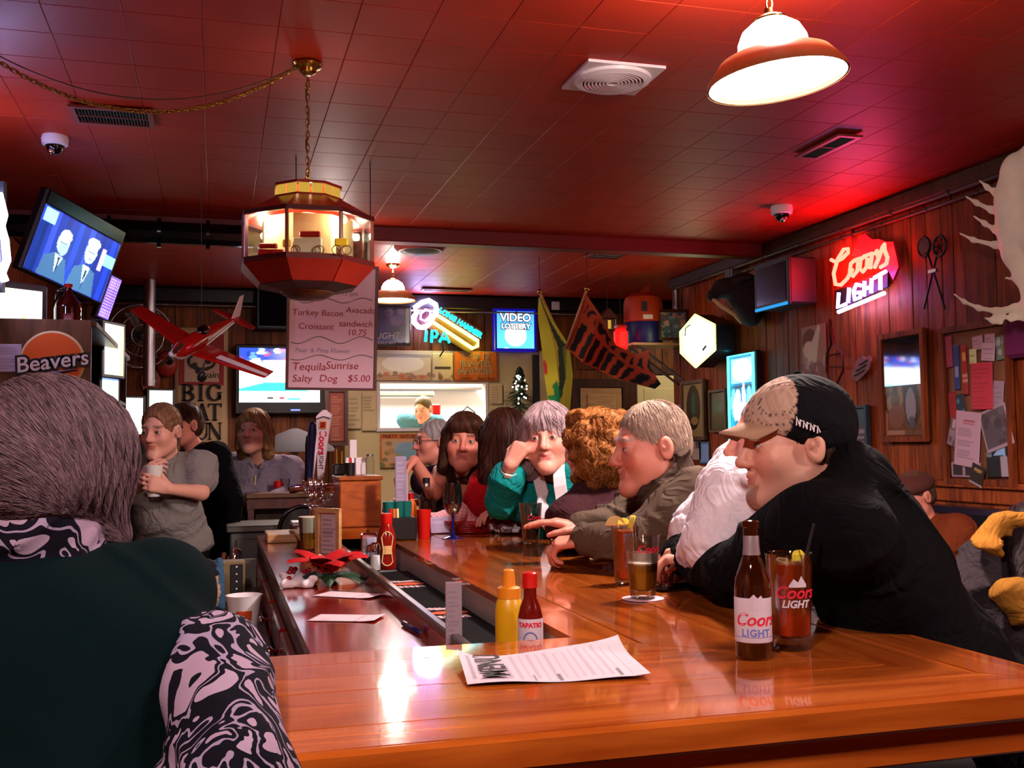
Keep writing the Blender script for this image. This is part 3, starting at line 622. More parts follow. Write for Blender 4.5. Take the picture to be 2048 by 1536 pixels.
    def garment(s, name, col, sleeves='long', grow=.012, mat='cloth', vneck=None, collar=None, fold=(.0022, 42), hem=1.0, belly=0., chest=0., extra=None, cols=None, voxel=None, sleeve_grow=.012, neck=True, disp=None):
        G = Blob(); s.torso(G, grow, 1, hem=hem, belly=belly, chest=chest); pal = {1: np.array(lin(col))}
        if neck: G.cap(s.nb-s.up*.05, s.nb-s.up*.005, .078+grow*.4, .066+grow*.4, .03, 1)
        for S, el, wr, bare in s.arms:
            if sleeves == 'long': G.cap(S, el, .055+sleeve_grow, .046+sleeve_grow, .04, 1).cap(el, el+(wr-el)*(.97-bare), .047+sleeve_grow, .036+sleeve_grow, .02, 1)
            elif sleeves == 'short': G.cap(S, S+(el-S)*.55, .058+sleeve_grow, .058+sleeve_grow, .04, 1)
        if extra: extra(G)
        if collar: G.cap(s.nb-s.tr*.05+s.tf*.02-s.up*.02, s.nb+s.tr*.05+s.tf*.02-s.up*.02, .045, .045, .03, 2)
        if vneck: G.cap(s.nb+s.tf*.09+s.up*.05, s.nb+s.tf*.13-s.up*vneck, .055, .012, .012, 1, True); G.cap(s.nb+s.up*.0, s.nb+s.up*.12, .064, .07, .01, 1, True)
        else: G.cap(s.nb+s.tf*.01+s.up*.012, s.nb+s.tf*.03+s.up*.12, .060, .07, .01, 1, True)
        if cols: pal.update({k: np.array(lin(c)) for k, c in cols.items()})
        V, F, own = G.bake(voxel or s.vox*1.25, disp or (fold_noise(*fold, seed=random.uniform(0, 9)) if fold else None)); C = np.zeros((len(V), 3)); C[:] = pal[1]
        for k, c in pal.items(): C[own == k] = c
        s.g = G; return mesh_obj(name, V, F, mat, s.root, True, C)
    def hair(s, style, c1, c2, strands=900, amp=.0012, extra=None, voxel=None, flow=None, length=9, wid=.0011):
        Hb = Blob(); e = lambda c, r, k=.03, sub=False: Hb.ell(s.L(*c), np.array(r)*s.s, s.R, k*s.s, 1, sub); c = lambda a, b, ra, rb, k=.03, sub=False: Hb.cap(s.L(*a), s.L(*b), ra*s.s, rb*s.s, k*s.s, 1, sub)
        style(e, c)
        sd = random.uniform(0, 9); hd, R, sc = s.hd, s.R, s.s
        def disp(X, Y, Z):
            x = ((X-hd[0])*R[0, 0]+(Y-hd[1])*R[0, 1]+(Z-hd[2])*R[0, 2])/sc; y = ((X-hd[0])*R[1, 0]+(Y-hd[1])*R[1, 1]+(Z-hd[2])*R[1, 2])/sc; z = ((X-hd[0])*R[2, 0]+(Y-hd[1])*R[2, 1]+(Z-hd[2])*R[2, 2])/sc
            t = np.arctan2(x, y+.02); return amp*(np.sin(t*34+z*30+sd+2*np.sin(z*40))+.7*np.sin(t*61-z*45+sd))
        V, F, own = Hb.bake(voxel or s.vox*.9, disp); q = ((V-hd)@R.T)/sc; t = np.arctan2(q[:, 0], q[:, 1]+.02)
        a = .5+.5*np.sin(t*25+2.5*np.sin(q[:, 2]*35)+sd)*np.sin(t*9+q[:, 2]*20); C = np.array(lin(c1))*(1-a[:, None])+np.array(lin(c2))*a[:, None]
        if strands:
            I = RNG.integers(0, len(V), strands); p = V[I].copy(); path = [p.copy()]; ln = .011*sc
            for k in range(length):
                n = Hb.normal(p); n /= np.linalg.norm(n, axis=1)[:, None]+1e-6; ql = ((p-hd)@R.T)/sc
                g = np.stack([ql[:, 0]*1.5, (ql[:, 1]-.02)*.8, -.09+0*ql[:, 0]], 1) if flow is None else flow(ql)
                g = g@R; g -= n*np.sum(g*n, 1)[:, None]; g /= np.linalg.norm(g, axis=1)[:, None]+1e-6
                p = p+g*ln; f = Hb.sample(p); p = p-n*(f-.0012*(1+np.sin(k*1.1+np.arange(strands))))[:, None]; path.append(p.copy())
            T = np.stack(path, 1); K = length+1; N = strands; SV = np.zeros((N, K, 3, 3)); rad = wid*sc*np.concatenate([np.linspace(.5, 1, 3), np.linspace(1, .25, K-3)])
            d = np.gradient(T, axis=1); d /= np.linalg.norm(d, axis=2)[..., None]+1e-9; s1 = np.cross(d, (0.3, .5, .8)); s1 /= np.linalg.norm(s1, axis=2)[..., None]+1e-9; s2 = np.cross(d, s1)
            for i in range(3): aa = 2*math.pi*i/3; SV[:, :, i] = T+(s1*math.cos(aa)+s2*math.sin(aa))*rad[None, :, None]
            id_ = np.arange(N*K*3).reshape(N, K, 3)+len(V); Q = np.stack([id_[:, :-1], np.roll(id_[:, :-1], -1, 2), np.roll(id_[:, 1:], -1, 2), id_[:, 1:]], -1).reshape(-1, 4)
            tint = RNG.uniform(.75, 1.3, N); cc = (np.array(lin(c1))+(np.array(lin(c2))-np.array(lin(c1)))*RNG.uniform(0, 1, N)[:, None])*tint[:, None]
            V = np.concatenate([V, SV.reshape(-1, 3)]); F = np.concatenate([F, Q]); C = np.concatenate([C, np.repeat(cc, K*3, 0)])
        return mesh_obj('hair', V, F, 'hair', s.root, True, np.clip(C, 0, 1))
# hair cuts in head space: x right, y forward, z up
def h_short(e, c):
    e((0, -.016, .036), (.0815, .099, .091)); e((0, -.05, -.015), (.073, .06, .06)); e((0, .128, -.03), (.1, .09, .108), .012, True)
    for x in (-1, 1): e((x*.09, .035, -.055), (.04, .06, .055), .01, True); e((x*.092, -.012, -.01), (.03, .026, .036), .006, True)
    e((0, 0, -.12), (.2, .2, .055), .01, True)
def h_bob(e, c):
    e((0, -.012, .036), (.096, .112, .102)); c((0, -.06, .0), (0, -.062, -.115), .06, .05)
    for x in (-1, 1): c((x*.078, .02, .03), (x*.088, .015, -.105), .032, .026); c((x*.07, -.04, 0), (x*.08, -.03, -.12), .045, .035)
    c((-.045, .075, .072), (.045, .075, .072), .025, .025, .03); e((0, .135, -.055), (.068, .085, .092), .012, True)
def h_long(e, c):
    e((0, -.012, .036), (.09, .107, .098)); c((0, -.065, .0), (0, -.085, -.2), .06, .05)
    for x in (-1, 1): c((x*.076, .015, .03), (x*.086, .02, -.14), .026, .022); c((x*.06, -.045, 0), (x*.075, -.05, -.18), .045, .04)
    e((x*.03, .065, .08), (.05, .03, .03)); e((0, .135, -.04), (.07, .085, .098), .012, True)
def h_pulled(e, c):
    e((0, -.014, .036), (.084, .104, .095)); e((0, -.11, .01), (.04, .04, .045)); c((0, -.115, -.01), (0, -.12, -.1), .03, .02); e((0, .13, -.025), (.092, .09, .122), .012, True)
    for x in (-1, 1): e((x*.092, -.005, -.02), (.035, .04, .05), .008, True)
    e((0, .03, -.13), (.2, .15, .06), .01, True)
M('fleece', '030f13', .95, bump=(500, .4, .002), spec=.06); M('grey_cloth', '8a7f8c', .85, bump=(260, .2, .001)); M('white_cloth', 'd8ccd4', .85, bump=(260, .2, .001)); M('tie_cloth', '2c2a58', .6, var=(90, .5)); M('watch_dial', 'e8dcc8', .3)
def pattern_mat(name, cols, scale, mode):
    m = M(name, '808080', .9, spec=.1, bump=(400, .35, .002)); nt = m.node_tree; N, L = nt.nodes, nt.links; b = N['Principled BSDF']; t = N.new('ShaderNodeTexCoord'); r = N.new('ShaderNodeValToRGB'); r.color_ramp.interpolation = 'CONSTANT'
    if mode == 'knit':
        n = N.new('ShaderNodeTexNoise'); n.inputs['Scale'].default_value = scale; n.inputs['Detail'].default_value = 1.5; n.inputs['Distortion'].default_value = 1.6
        mp = N.new('ShaderNodeMapping'); mp.inputs['Scale'].default_value = (1, 1, .7); mp.inputs['Rotation'].default_value = (.5, .4, .3); L.new(t.outputs['Object'], mp.inputs[0]); L.new(mp.outputs[0], n.inputs['Vector']); L.new(n.outputs[0], r.inputs[0])
    else:
        n = N.new('ShaderNodeTexChecker'); n.inputs['Scale'].default_value = scale; n.inputs[1].default_value = (0, 0, 0, 1); n.inputs[2].default_value = (1, 1, 1, 1); L.new(t.outputs['Object'], n.inputs['Vector']); L.new(n.outputs['Fac'], r.inputs[0])
    e = r.color_ramp.elements
    while len(e) < len(cols): e.new(.5)
    for i, (p_, c) in enumerate(cols): e[i].position = p_; e[i].color = (*lin(c), 1)
    L.new(r.outputs[0], b.inputs['Base Color']); return m
pattern_mat('nordic_knit', [(0, '8f7a90'), (.40, '0c0a14'), (.485, '80708a'), (.52, '0d0b16'), (.60, '8d768c')], 12.5, 'knit')
pattern_mat('check_cloth', [(0, '8d8a92'), (.5, '5c5a66')], 90, 'check')
# ================================================================== the people
def stool(x, y, z, label):
    t = thing('bar_stool', (x, y, 0), label, 'stool', 'bar stools round the counter')
    autosmooth(MB().lathe([(.0, z-.05), (.15, z-.05), (.175, z-.03), (.175, z-.01), (.15, z), (0, z)], (x, y, 0), n=28).build('seat', 'dark_red_wood', t))
    for i in range(4):
        a = math.pi/4+i*math.pi/2; p = A3(x+.13*math.cos(a), y+.13*math.sin(a), z-.05); q = A3(x+.2*math.cos(a), y+.2*math.sin(a), 0); MB().cyl(p, q, .014, .016).build('leg', 'dark_wood', t)
    MB().tube([A3(x+.175*math.cos(a), y+.175*math.sin(a), .28) for a in np.linspace(0, 2*math.pi, 25)[:-1]], .009, 8, True).build('foot_ring', 'chrome', t, True)
# --- woman in the foreground, seen from behind
p = P('person seen from behind in a dark teal vest and patterned sleeves, at the bar end', at(108, 932, 1.48), (.42, .9), 1.0, pitch=.04, nb=at(100, 1128, 1.47), pelvis=(-.24, 1.36, .80), tyaw=(.12, 1), shw=.15, bulk=1.1, voxel=.0065, skin='pink')
sR = at(420, 1330, 1.40); eR = at(478, 1560, 1.22); wR = A3(-.13, 1.5, .93)
p.arm(1, eR, wR, (-.6, .8, -.1), (0, 0, -1), -1, .4, sh=sR)
sL = at(-190, 1290, 1.55); p.arm(-1, A3(-.62, 1.45, .98), A3(-.42, 1.68, .95), (.5, .8, 0), (0, 0, -1), 1, .4, sh=sL)
p.drop = .10; p.legs(c='15161c'); p.under = '15161c'; p.body()
p.garment('patterned_top', '000000', 'long', .004, 'nordic_knit', fold=(.004, 30), sleeve_grow=.022, extra=lambda G: G.cap(p.nb+p.up*.01, p.L(0, -.03, -.085), .094, .088, .03, 1), neck=False)
def vest(G):
    G.cap(p.nb-p.up*.06-p.tr*.13, p.sh(-1)+p.tr*.02-p.up*.03, .07, .07, .04, 1); G.cap(p.nb-p.up*.06+p.tr*.10, sR-p.tr*.05+A3(0, 0, .015), .06, .062, .04, 1)
    G.cap(p.T(-.12, -.03, .25), p.T(-.13, -.02, .9), .12, .13, .05, 1); G.cap(p.T(.08, -.03, .28), p.T(.07, -.02, .9), .11, .12, .05, 1); G.cap(p.nb-p.up*.09, p.nb-p.up*.07, .092, .09, .03, 1)
arms_, p.arms = p.arms, []
p.garment('fleece_vest', '071b20', None, .026, 'fleece', fold=(.003, 22), extra=vest, neck=False); p.arms = arms_
def h_fg(e, c):
    e((0, -.015, .03), (.105, .118, .1)); e((0, -.05, -.02), (.096, .075, .068)); c((.05, -.02, -.03), (.075, .02, -.10), .045, .026); c((-.05, -.02, -.02), (-.07, .0, -.055), .045, .03)
    e((.06, .02, .0), (.045, .06, .08)); e((-.06, .02, .0), (.045, .06, .08)); e((0, .15, -.04), (.07, .085, .1), .012, True)
p.hair(h_fg, '6e545c', '2c2026', 9000, .0012, voxel=.006, length=15, wid=.0007, flow=lambda q: np.stack([.09+.03*np.sin(q[:, 2]*30)+0*q[:, 0], .5*(q[:, 1]+.02), -.035-.3*np.maximum(q[:, 2], 0)-.35*np.maximum(q[:, 0], -.03)], 1))
stool(-.25, 1.36, .655, 'round bar stool under the person in the teal vest at the bar end')
# --- bartender with her hands round a cup
p = P('person in a grey t-shirt and black trousers, holding a clear cup behind the bar', at(322, 862, 5.2), (-.45, -.88), 1.08, pitch=-.12, nb=at(330, 916, 5.27), pelvis=(*at(348, 1085, 5.3)[:2], .97), tyaw=(-.3, -.95), shw=.185, bulk=1.08, voxel=.008)
p.arm(-1, at(402, 985, 5.15), at(337, 978, 5.0), (-.9, -.3, .35), (-.6, .8, .1), -1, .6)
p.arm(1, at(262, 1000, 5.3), at(283, 962, 5.02), (.6, -.2, .7), (.7, .6, -.1), 1, .6)
p.legs(c='0c0b0d', stand=True); p.body(); p.garment('tee_shirt', '77706e', 'short', .016, fold=(.005, 26), belly=.05, chest=.02, sleeve_grow=.022)
p.hair(h_pulled, '5a3a2a', '8a6248', 900, length=6, flow=lambda q: np.stack([q[:, 0]*.5, -1+0*q[:, 0], .2-.5*(q[:, 1] < -.03)], 1)); G0 = p
MB().box((-.001,)*3, (.001,)*3) if False else None
ap = MB(); c0 = p.T(0, .135, 1.02); ap.obox(c0-A3(0, 0, .2), (.36, .012, .36), p.tr, p.tf, bev=.004); ap.build('apron', 'black_cloth', p.root)
# --- man in black behind her
p = P('person in a black jacket with short dark hair, standing behind the grey t-shirt', at(366, 850, 6.1), (-.75, -.6), 1.08, nb=at(392, 902, 6.2), pelvis=(*at(425, 1075, 6.2)[:2], .97), tyaw=(-.8, -.5), shw=.2, bulk=1.15, voxel=.009, skin='ruddy')
p.arm(1, at(350, 985, 6.35), at(345, 1050, 6.3), (0, 0, -1), (1, 0, 0), 1, .4); p.arm(-1, at(462, 1000, 6.0), at(452, 1090, 5.9), (-.2, 0, -1), (1, 0, 0), -1, .4)
p.legs(c='08080a', stand=True); p.body(); p.garment('jacket', '08080b', 'long', .03, 'black_cloth', belly=.06, sleeve_grow=.026); p.hair(h_short, '2e1c14', '4c3020', 300, length=3)
# --- blonde woman at the far table
p = P('blond person in a mauve grey zip sweater, looking over beside the far table', at(508, 862, 6.6), (-.38, -.92), 1.12, pitch=.02, nb=at(522, 917, 6.68), pelvis=(*at(528, 1040, 6.85)[:2], .80), tyaw=(-.35, -.93), shw=.2, bulk=1.18, voxel=.0075, fat=.006)
p.arm(-1, at(582, 985, 6.65), at(545, 1000, 6.35), (-.9, -.3, 0), (0, 0, -1), -1, .4); p.arm(1, at(470, 985, 6.75), at(490, 1010, 6.5), (.9, -.3, 0), (0, 0, -1), 1, .4)
p.legs(c='1a1a22'); p.under = '6a5560'; p.body(brow='8a6a4a', blush=.25)
p.garment('zip_sweater', '7d7180', 'long', .022, vneck=.10, fold=(.004, 30), belly=.06, chest=.03, sleeve_grow=.022)
tz = MB(); tz.tube([p.T(0, .125+.02*math.sin(t*3), .12+t*.5) for t in np.linspace(0, 1, 7)], .004, 6); tz.build('zip', 'cream', p.root)
co_ = MB(); [co_.obox(p.nb+p.tr*sd*.06+p.tf*.075-p.up*.03, (.09, .014, .05), unit(p.tr*sd+p.tf*-.5-p.up*.6), p.tf, bev=.004) for sd in (-1, 1)]; co_.build('collar', 'grey_cloth', p.root)
def h_blond(e, c):
    e((0, -.012, .036), (.09, .108, .098)); c((0, -.06, .0), (0, -.065, -.14), .055, .045)
    for x in (-1, 1): c((x*.074, .02, .03), (x*.084, .02, -.09), .024, .02); c((x*.066, -.03, 0), (x*.076, -.03, -.13), .04, .032)
    c((.0, .07, .085), (.06, .06, .05), .02, .018); e((0, .135, -.035), (.07, .088, .105), .012, True)
p.hair(h_blond, 'b8905c', '6b4a2c', 900); stool(*p.pel[:2], .655, 'bar stool under the blond person at the far table')
# --- man with glasses
p = P('grey haired person in glasses and a checked shirt, in profile by the orange poster', at(868, 884, 5.7), (-.98, -.15), 1.0, nb=at(884, 934, 5.72), pelvis=(1.32, 5.55, .8), tyaw=(-.95, -.3), shw=.18, voxel=.0075, skin='ruddy')
p.arm(1, at(850, 985, 5.9), at(820, 1000, 5.8), (-1, 0, 0), (0, 0, -1), 1, .4); p.arm(-1, at(900, 990, 5.5), at(850, 1003, 5.45), (-1, 0, 0), (0, 0, -1), -1, .4)
p.legs(c='22232c'); p.body(blush=.2); p.garment('checked_shirt', '8d8a92', 'long', .02, 'check_cloth', collar=1, cols={2: '17161c'}); p.hair(h_short, 'a8a0a0', '6c6466', 600, length=3)
def glasses(p):
    m = MB()
    for sd in (-1, 1):
        m.tube([p.L(sd*.033+.021*math.cos(a), .103-abs(math.cos(a))*.002, .003+.016*math.sin(a)) for a in np.linspace(0, 2*math.pi, 15)[:-1]], .0018, 6, True); m.tube([p.L(sd*.054, .1, .008), p.L(sd*.08, .06, .01), p.L(sd*.086, -.01, .008)], .0018, 6)
    m.tube([p.L(-.012, .105, .006), p.L(.012, .105, .006)], .0018, 6); m.build('glasses', 'black_gloss', p.root)
glasses(p); stool(*p.pel[:2], .655, 'bar stool under the person in glasses')
# --- woman in a purple top facing us
p = P('brown haired person in a dark purple v-neck top frowning at the end of the bar', at(929, 884, 5.05), (-.28, -.95), 1.12, roll=.06, nb=at(925, 940, 5.13), pelvis=(1.2, 5.3, .8), tyaw=(-.1, -1), shw=.185, bulk=1.1, fat=.004, skin='ruddy')
p.arm(1, at(868, 985, 4.95), at(828, 922, 4.85), (-.75, -.1, -.5), (-.2, -.2, -1), 1, .5, sh=at(883, 948, 5.1)); p.arm(-1, at(985, 1000, 5.2), at(960, 1040, 5.0), (-.8, -.4, 0), (0, 0, -1), -1, .4)
p.legs(c='1a1420'); p.body(brow='3a2218', blush=.25); p.garment('v_neck_top', '2a1526', None, .016, vneck=.2, fold=(.003, 30), chest=.035, belly=.05)
def h_brown(e, c):
    e((0, -.012, .036), (.092, .108, .1)); c((0, -.06, .0), (0, -.07, -.15), .06, .05)
    for x in (-1, 1): c((x*.074, .03, .03), (x*.086, .03, -.12), .024, .022); c((x*.065, -.03, 0), (x*.078, -.03, -.15), .04, .04)
    c((-.04, .078, .078), (.045, .074, .07), .022, .02); e((0, .135, -.045), (.068, .085, .098), .012, True)
p.hair(h_brown, '4a2a1c', '26130c', 900); stool(1.2, 5.3, .655, 'bar stool under the person in the purple top')
# --- woman in red, seen from behind
p = P('person in a red t-shirt with dark shoulder length hair, turned away from us', at(1010, 882, 4.6), (.15, .98), 1.12, nb=at(1022, 948, 4.6), pelvis=(1.5, 4.42, .80), tyaw=(-.25, .95), shw=.19, bulk=1.18, voxel=.0075, skin='tan')
p.arm(-1, at(948, 1030, 4.5), A3(1.2, 4.78, 1.115), (-.5, .8, -.1), (0, 0, -1), 1, .4, sh=at(972, 968, 4.58)); p.arm(1, at(1100, 1020, 4.6), A3(1.45, 4.75, 1.08), (0, 1, 0), (0, 0, -1), -1, .4)
p.legs((-1, .3), c='20222e'); p.body(); p.garment('red_tee', '930c14', 'short', .018, fold=(.003, 26), sleeve_grow=.02, belly=.03)
p.hair(h_long, '3a1a12', '1c0c08', 1000, voxel=.007); stool(1.5, 4.42, .655, 'bar stool under the person in the red t-shirt')
# --- woman in teal
p = P('person with a silver bob in a teal jacket, fist against her cheek', at(1096, 876, 4.12), (-.46, -.88), 1.08, pitch=-.03, roll=-.05, nb=at(1113, 938, 4.22), pelvis=(1.50, 4.05, .80), tyaw=(-.55, -.83), shw=.172, voxel=.006, fat=.003, skin='pink')
p.arm(1, at(1003, 1002, 4.18), at(1021, 930, 4.05), (.5, -.1, .85), (.65, .5, -.2), 1, 1.15, sh=at(1075, 950, 4.4), bare=.42); p.arm(-1, at(1118, 1026, 4.1), at(1024, 1016, 4.34), (-.95, .3, -.1), (0, 0, -1), -1, .4, sh=at(1150, 950, 4.1))
p.legs(c='171722'); p.under = '0f4a56'; p.body(brow='7a6a66', lip='a8484e', blush=.3)
p.garment('teal_jacket', '0f7c7c', 'long', .02, vneck=.13, fold=(.004, 28), sleeve_grow=.022, extra=lambda G: G.cap(at(1011, 975, 4.14), at(1016, 956, 4.11), .066, .075, .02, 1))
sc_ = MB()
for x0, x1, q in ((.055, .01, 0), (-.06, -.035, 1)):
    pts = []; V = []
    for t in np.linspace(0, 1, 12):
        q_ = p.T(x0*(1-t)+x1*t, .0, -.06+t*.66)
        for _ in range(80):
            if p.g.sample(q_[None])[0] > .004 and np.dot(q_-p.T(0, 0, max(t*.66-.06, 0)), p.tf) > .05: break
            q_ = q_+p.tf*.004
        pts.append(q_)
    for i, a in enumerate(pts): V += [a-p.tr*.024+p.tf*.012, a+p.tr*.024+p.tf*.012, a+p.tr*.024, a-p.tr*.024]
    n = len(V)//4; F = [(4*i+k, 4*i+(k+1) % 4, 4*i+4+(k+1) % 4, 4*i+4+k) for i in range(n-1) for k in range(4)]+[(0, 1, 2, 3), (4*n-1, 4*n-2, 4*n-3, 4*n-4)]; sc_.add(V, F)
sc_.build('scarf', 'white_cloth', p.root)
p.hair(h_bob, 'b49aa0', '6e5a60', 1600, .0014, length=10); S, el, wr, _ = p.arms[0]; d = unit(wr-el); q = wr-d*.03
MB().lathe([(.034, -.008), (.036, -.006), (.036, .006), (.034, .008)], q, d, 20, False).build('watch_strap', 'white_plastic', p.root, True)
w_ = p.root.children[-1]; MB().obox(q+unit(A3(-.25, -.95, .1)-d*np.dot(d, A3(-.25, -.95, .1)))*.037, (.026, .026, .008), np.cross(d, (0.25, .95, -.1)), d, bev=.002).build('watch_face', 'watch_dial', w_)
stool(1.56, 4.0, .655, 'bar stool under the person in the teal jacket')
# --- curly haired woman
p = P('person with big ginger curls in a plum brown sweater, back turned', at(1188, 893, 3.6), (-.35, .93), 1.05, nb=at(1192, 962, 3.6), pelvis=(1.55, 3.4, .80), tyaw=(-.35, .93), shw=.185, bulk=1.05, voxel=.008)
p.arm(-1, at(1142, 1072, 3.62), A3(1.40, 3.72, 1.0), (.2, 1, 0), (0, 0, -1), 1, .4); p.arm(1, at(1275, 1070, 3.5), A3(1.45, 3.75, 1.08), (-.2, 1, 0), (0, 0, -1), -1, .4)
p.legs((-1, .3), c='1a1418'); p.body(); p.garment('plum_sweater', '34191e', 'long', .024, fold=(.004, 24), sleeve_grow=.024, belly=.03)
def h_curly(e, c):
    e((0, -.015, .03), (.095, .11, .1)); rs = random.Random(3); e((0, -.05, -.03), (.105, .08, .11))
    for i in range(150):
        a = rs.uniform(0, 6.283); z = rs.uniform(-.13, .11); r = .09*math.sqrt(max(.15, 1-((z-.0)/.15)**2))*1.15
        if math.sin(a) > .45 and z < .06: continue
        e((r*math.cos(a)*1.05, r*math.sin(a)-.02, z), (rs.uniform(.012, .02),)*3, .016)
    e((0, .14, -.05), (.06, .085, .095), .012, True)
p.hair(h_curly, 'a86a38', '5a300f', 4200, .0025, voxel=.0055, length=12, wid=.0009, flow=lambda q: np.stack([1.3*np.sin(q[:, 2]*120+q[:, 0]*40), np.cos(q[:, 2]*120+q[:, 1]*50), -.75+0*q[:, 0]], 1)); stool(1.55, 3.4, .655, 'bar stool under the person with ginger curls')
# --- grey haired man in the olive jacket
p = P('grey haired person in an olive brown jacket and tie, hands on the bar', at(1302, 893, 3.14), (-1, .04), 1.10, pitch=-.12, nb=at(1330, 968, 3.14), pelvis=(1.64, 2.98, .80), tyaw=(-.9, .42), shw=.185, bulk=1.08, voxel=.0055, skin='ruddy', fat=.004, jaw=1.05)
p.arm(-1, at(1287, 1082, 2.97), at(1172, 1080, 3.06), (-.85, .5, -.12), (.1, .2, -1), -1, .75, sh=at(1392, 985, 2.97), bare=.02); p.arm(1, at(1225, 1050, 3.34), at(1163, 1056, 3.24), (-.9, .3, .22), (-.2, .1, -1), 1, .22, sh=at(1305, 990, 3.34), bare=.02)
p.legs((-1, .1), c='22222a'); p.under = 'c9c2cc'; p.body(brow='8a7a72', lip='a05a54', blush=.4, extra=lambda q, C, put: [put((np.abs(q[:, 2]-zz-.004*np.sin(q[:, 0]*60)) < .0028) & (np.abs(q[:, 0]) < .045) & (q[:, 1] > .05), '8a4638', .35) for zz in (.046, .058, .069)])
def oc(G):
    for a in np.linspace(-2.5, 2.5, 40):
        q = lambda a: p.nb+p.tr*(.088*math.sin(a))-p.tf*(.088*math.cos(a))+p.up*(-.0+.02*math.cos(a)); G.cap(q(a), q(a)+p.up*.045-p.tf*.008*math.cos(a), .017, .014, .02, 2)
p.garment('olive_jacket', '4e4036', 'long', .034, fold=(.006, 30), vneck=.2, sleeve_grow=.02, extra=oc, cols={2: '3c2e28'}, voxel=.0065, belly=.03)
tie = MB(); pts = [p.T(0, .075+.06*min(1, t*2), .02+t*.45) for t in np.linspace(0, 1, 6)]
for i in range(5): tie.cyl(pts[i], pts[i+1], .012+.006*i, .016+.006*i, n=10)
tie.build('tie', 'tie_cloth', p.root)
p.hair(h_short, 'a48c7e', '7c6658', 3200, .0005, voxel=.005, length=3, wid=.0007)
q = p.arms[0][2]; ringc = q+unit(A3(-.85, .5, -.12))*.10+A3(0, 0, .004); MB().lathe([(.0105, -.003), (.0118, 0), (.0105, .003)], ringc, (-.85, .5, -.3), 16, False).build('ring', 'chrome', p.root, True); stool(1.64, 2.98, .655, 'bar stool under the person in the olive jacket')
# --- white quilted jacket, face hidden behind the man in the cap
p = P('person in a white quilted jacket, mostly hidden behind the man in the cap', at(1545, 880, 2.66), (-.9, .4), 1.0, nb=at(1500, 948, 2.62), pelvis=(1.62, 2.4, .80), tyaw=(-.9, .4), shw=.18, bulk=1.1, voxel=.007, skin='pink')
p.arm(-1, at(1432, 1085, 2.46), at(1402, 1112, 2.66), (-.8, .5, -.1), (0, 0, -1), -1, .5, sh=at(1462, 985, 2.5)); p.arm(1, at(1400, 1060, 2.85), at(1372, 1090, 2.95), (-.8, .5, -.1), (0, 0, -1), 1, .5)
p.legs((-1, .2), c='1c1c26'); p.body()
def quilt(G):
    for t in np.linspace(.08, .95, 9):
        for a in np.linspace(0, 6.283, 15)[:-1]: pass
p.garment('quilted_jacket', 'd9cfdb', 'long', .036, sleeve_grow=.03, belly=.03, voxel=.0065, disp=lambda X, Y, Z: .005*np.exp(-(np.sin(math.pi*(Z*.8+X*.45+Y*.3)/.075)/.2)**2)-.0025*np.abs(np.sin(X*45+Z*38+2*np.sin(Y*30))))
se = MB()
for t in np.linspace(.12, .9, 7):
    ring_ = []
    for a in np.linspace(0, 2*math.pi, 41)[:-1]:
        dd = p.tr*math.cos(a)+p.tf*math.sin(a); c_ = p.T(0, 0, t); r = .05
        for _ in range(60):
            if p.g.sample((c_+dd*r)[None])[0] > 0: break
            r += .006
        ring_.append(c_+dd*r)
    se.tube(ring_, .0022, 5, True)
se.build('quilt_seam', 'grey_cloth', p.root); p.hair(h_short, 'd0c4c8', '9a8c94', 300); stool(1.62, 2.4, .655, 'bar stool under the person in the white quilted jacket')
# --- man in the cap, black hooded jacket
p = P('person in a black hooded jacket and dark cap with tan bill, leaning on the bar', at(1587, 888, 2.2), (-.98, .16), 1.04, pitch=-.06, nb=at(1640, 985, 2.16), pelvis=(1.55, 1.84, .82), tyaw=(-.85, .5), shw=.19, bulk=1.08, voxel=.0055, skin='fair', fat=.008)
p.arm(-1, A3(1.13, 2.14, 1.145), A3(1.2, 2.5, 1.15), (-.12, .95, -.12), (-.3, -.1, -1), -1, .6, sh=at(1628, 1045, 2.02)); p.arm(1, A3(1.3, 2.45, 1.14), A3(1.22, 2.6, 1.14), (-.5, .85, -.1), (0, 0, -1), 1, .5, sh=at(1600, 1010, 2.4), hand_on=False)
p.legs((-1, .3), c='0c0c10'); p.body(brow='3a2a22', stubble='7a5a50', lip='a05f58', blush=.2, extra=lambda q, C, put: put((q[:, 2] < -.079) & (q[:, 2] > -.118) & (np.abs(q[:, 0]) < .026) & (q[:, 1] > .06), '4a3028', .5))
def hood(G):
    b = p.nb-p.tf*.04+p.up*.0
    for a in np.linspace(-2.1, 2.1, 18):
        q = b+p.tr*(.085*math.sin(a))-p.tf*(.05*math.cos(a))+p.up*(.03*math.cos(a)-.0); G.cap(q, q-p.up*.05+p.tf*.0, .028, .035, .03, 1)
    G.cap(b-p.tf*.05-p.up*.02, b-p.tf*.07-p.up*.12, .06, .04, .05, 1)
p.garment('hooded_jacket', '0d0a10', 'long', .03, 'black_cloth', fold=(.005, 20), sleeve_grow=.03, extra=hood, belly=.03, voxel=.0065)
p.hair(h_short, '2a1c16', '3c2a20', 300, length=3)
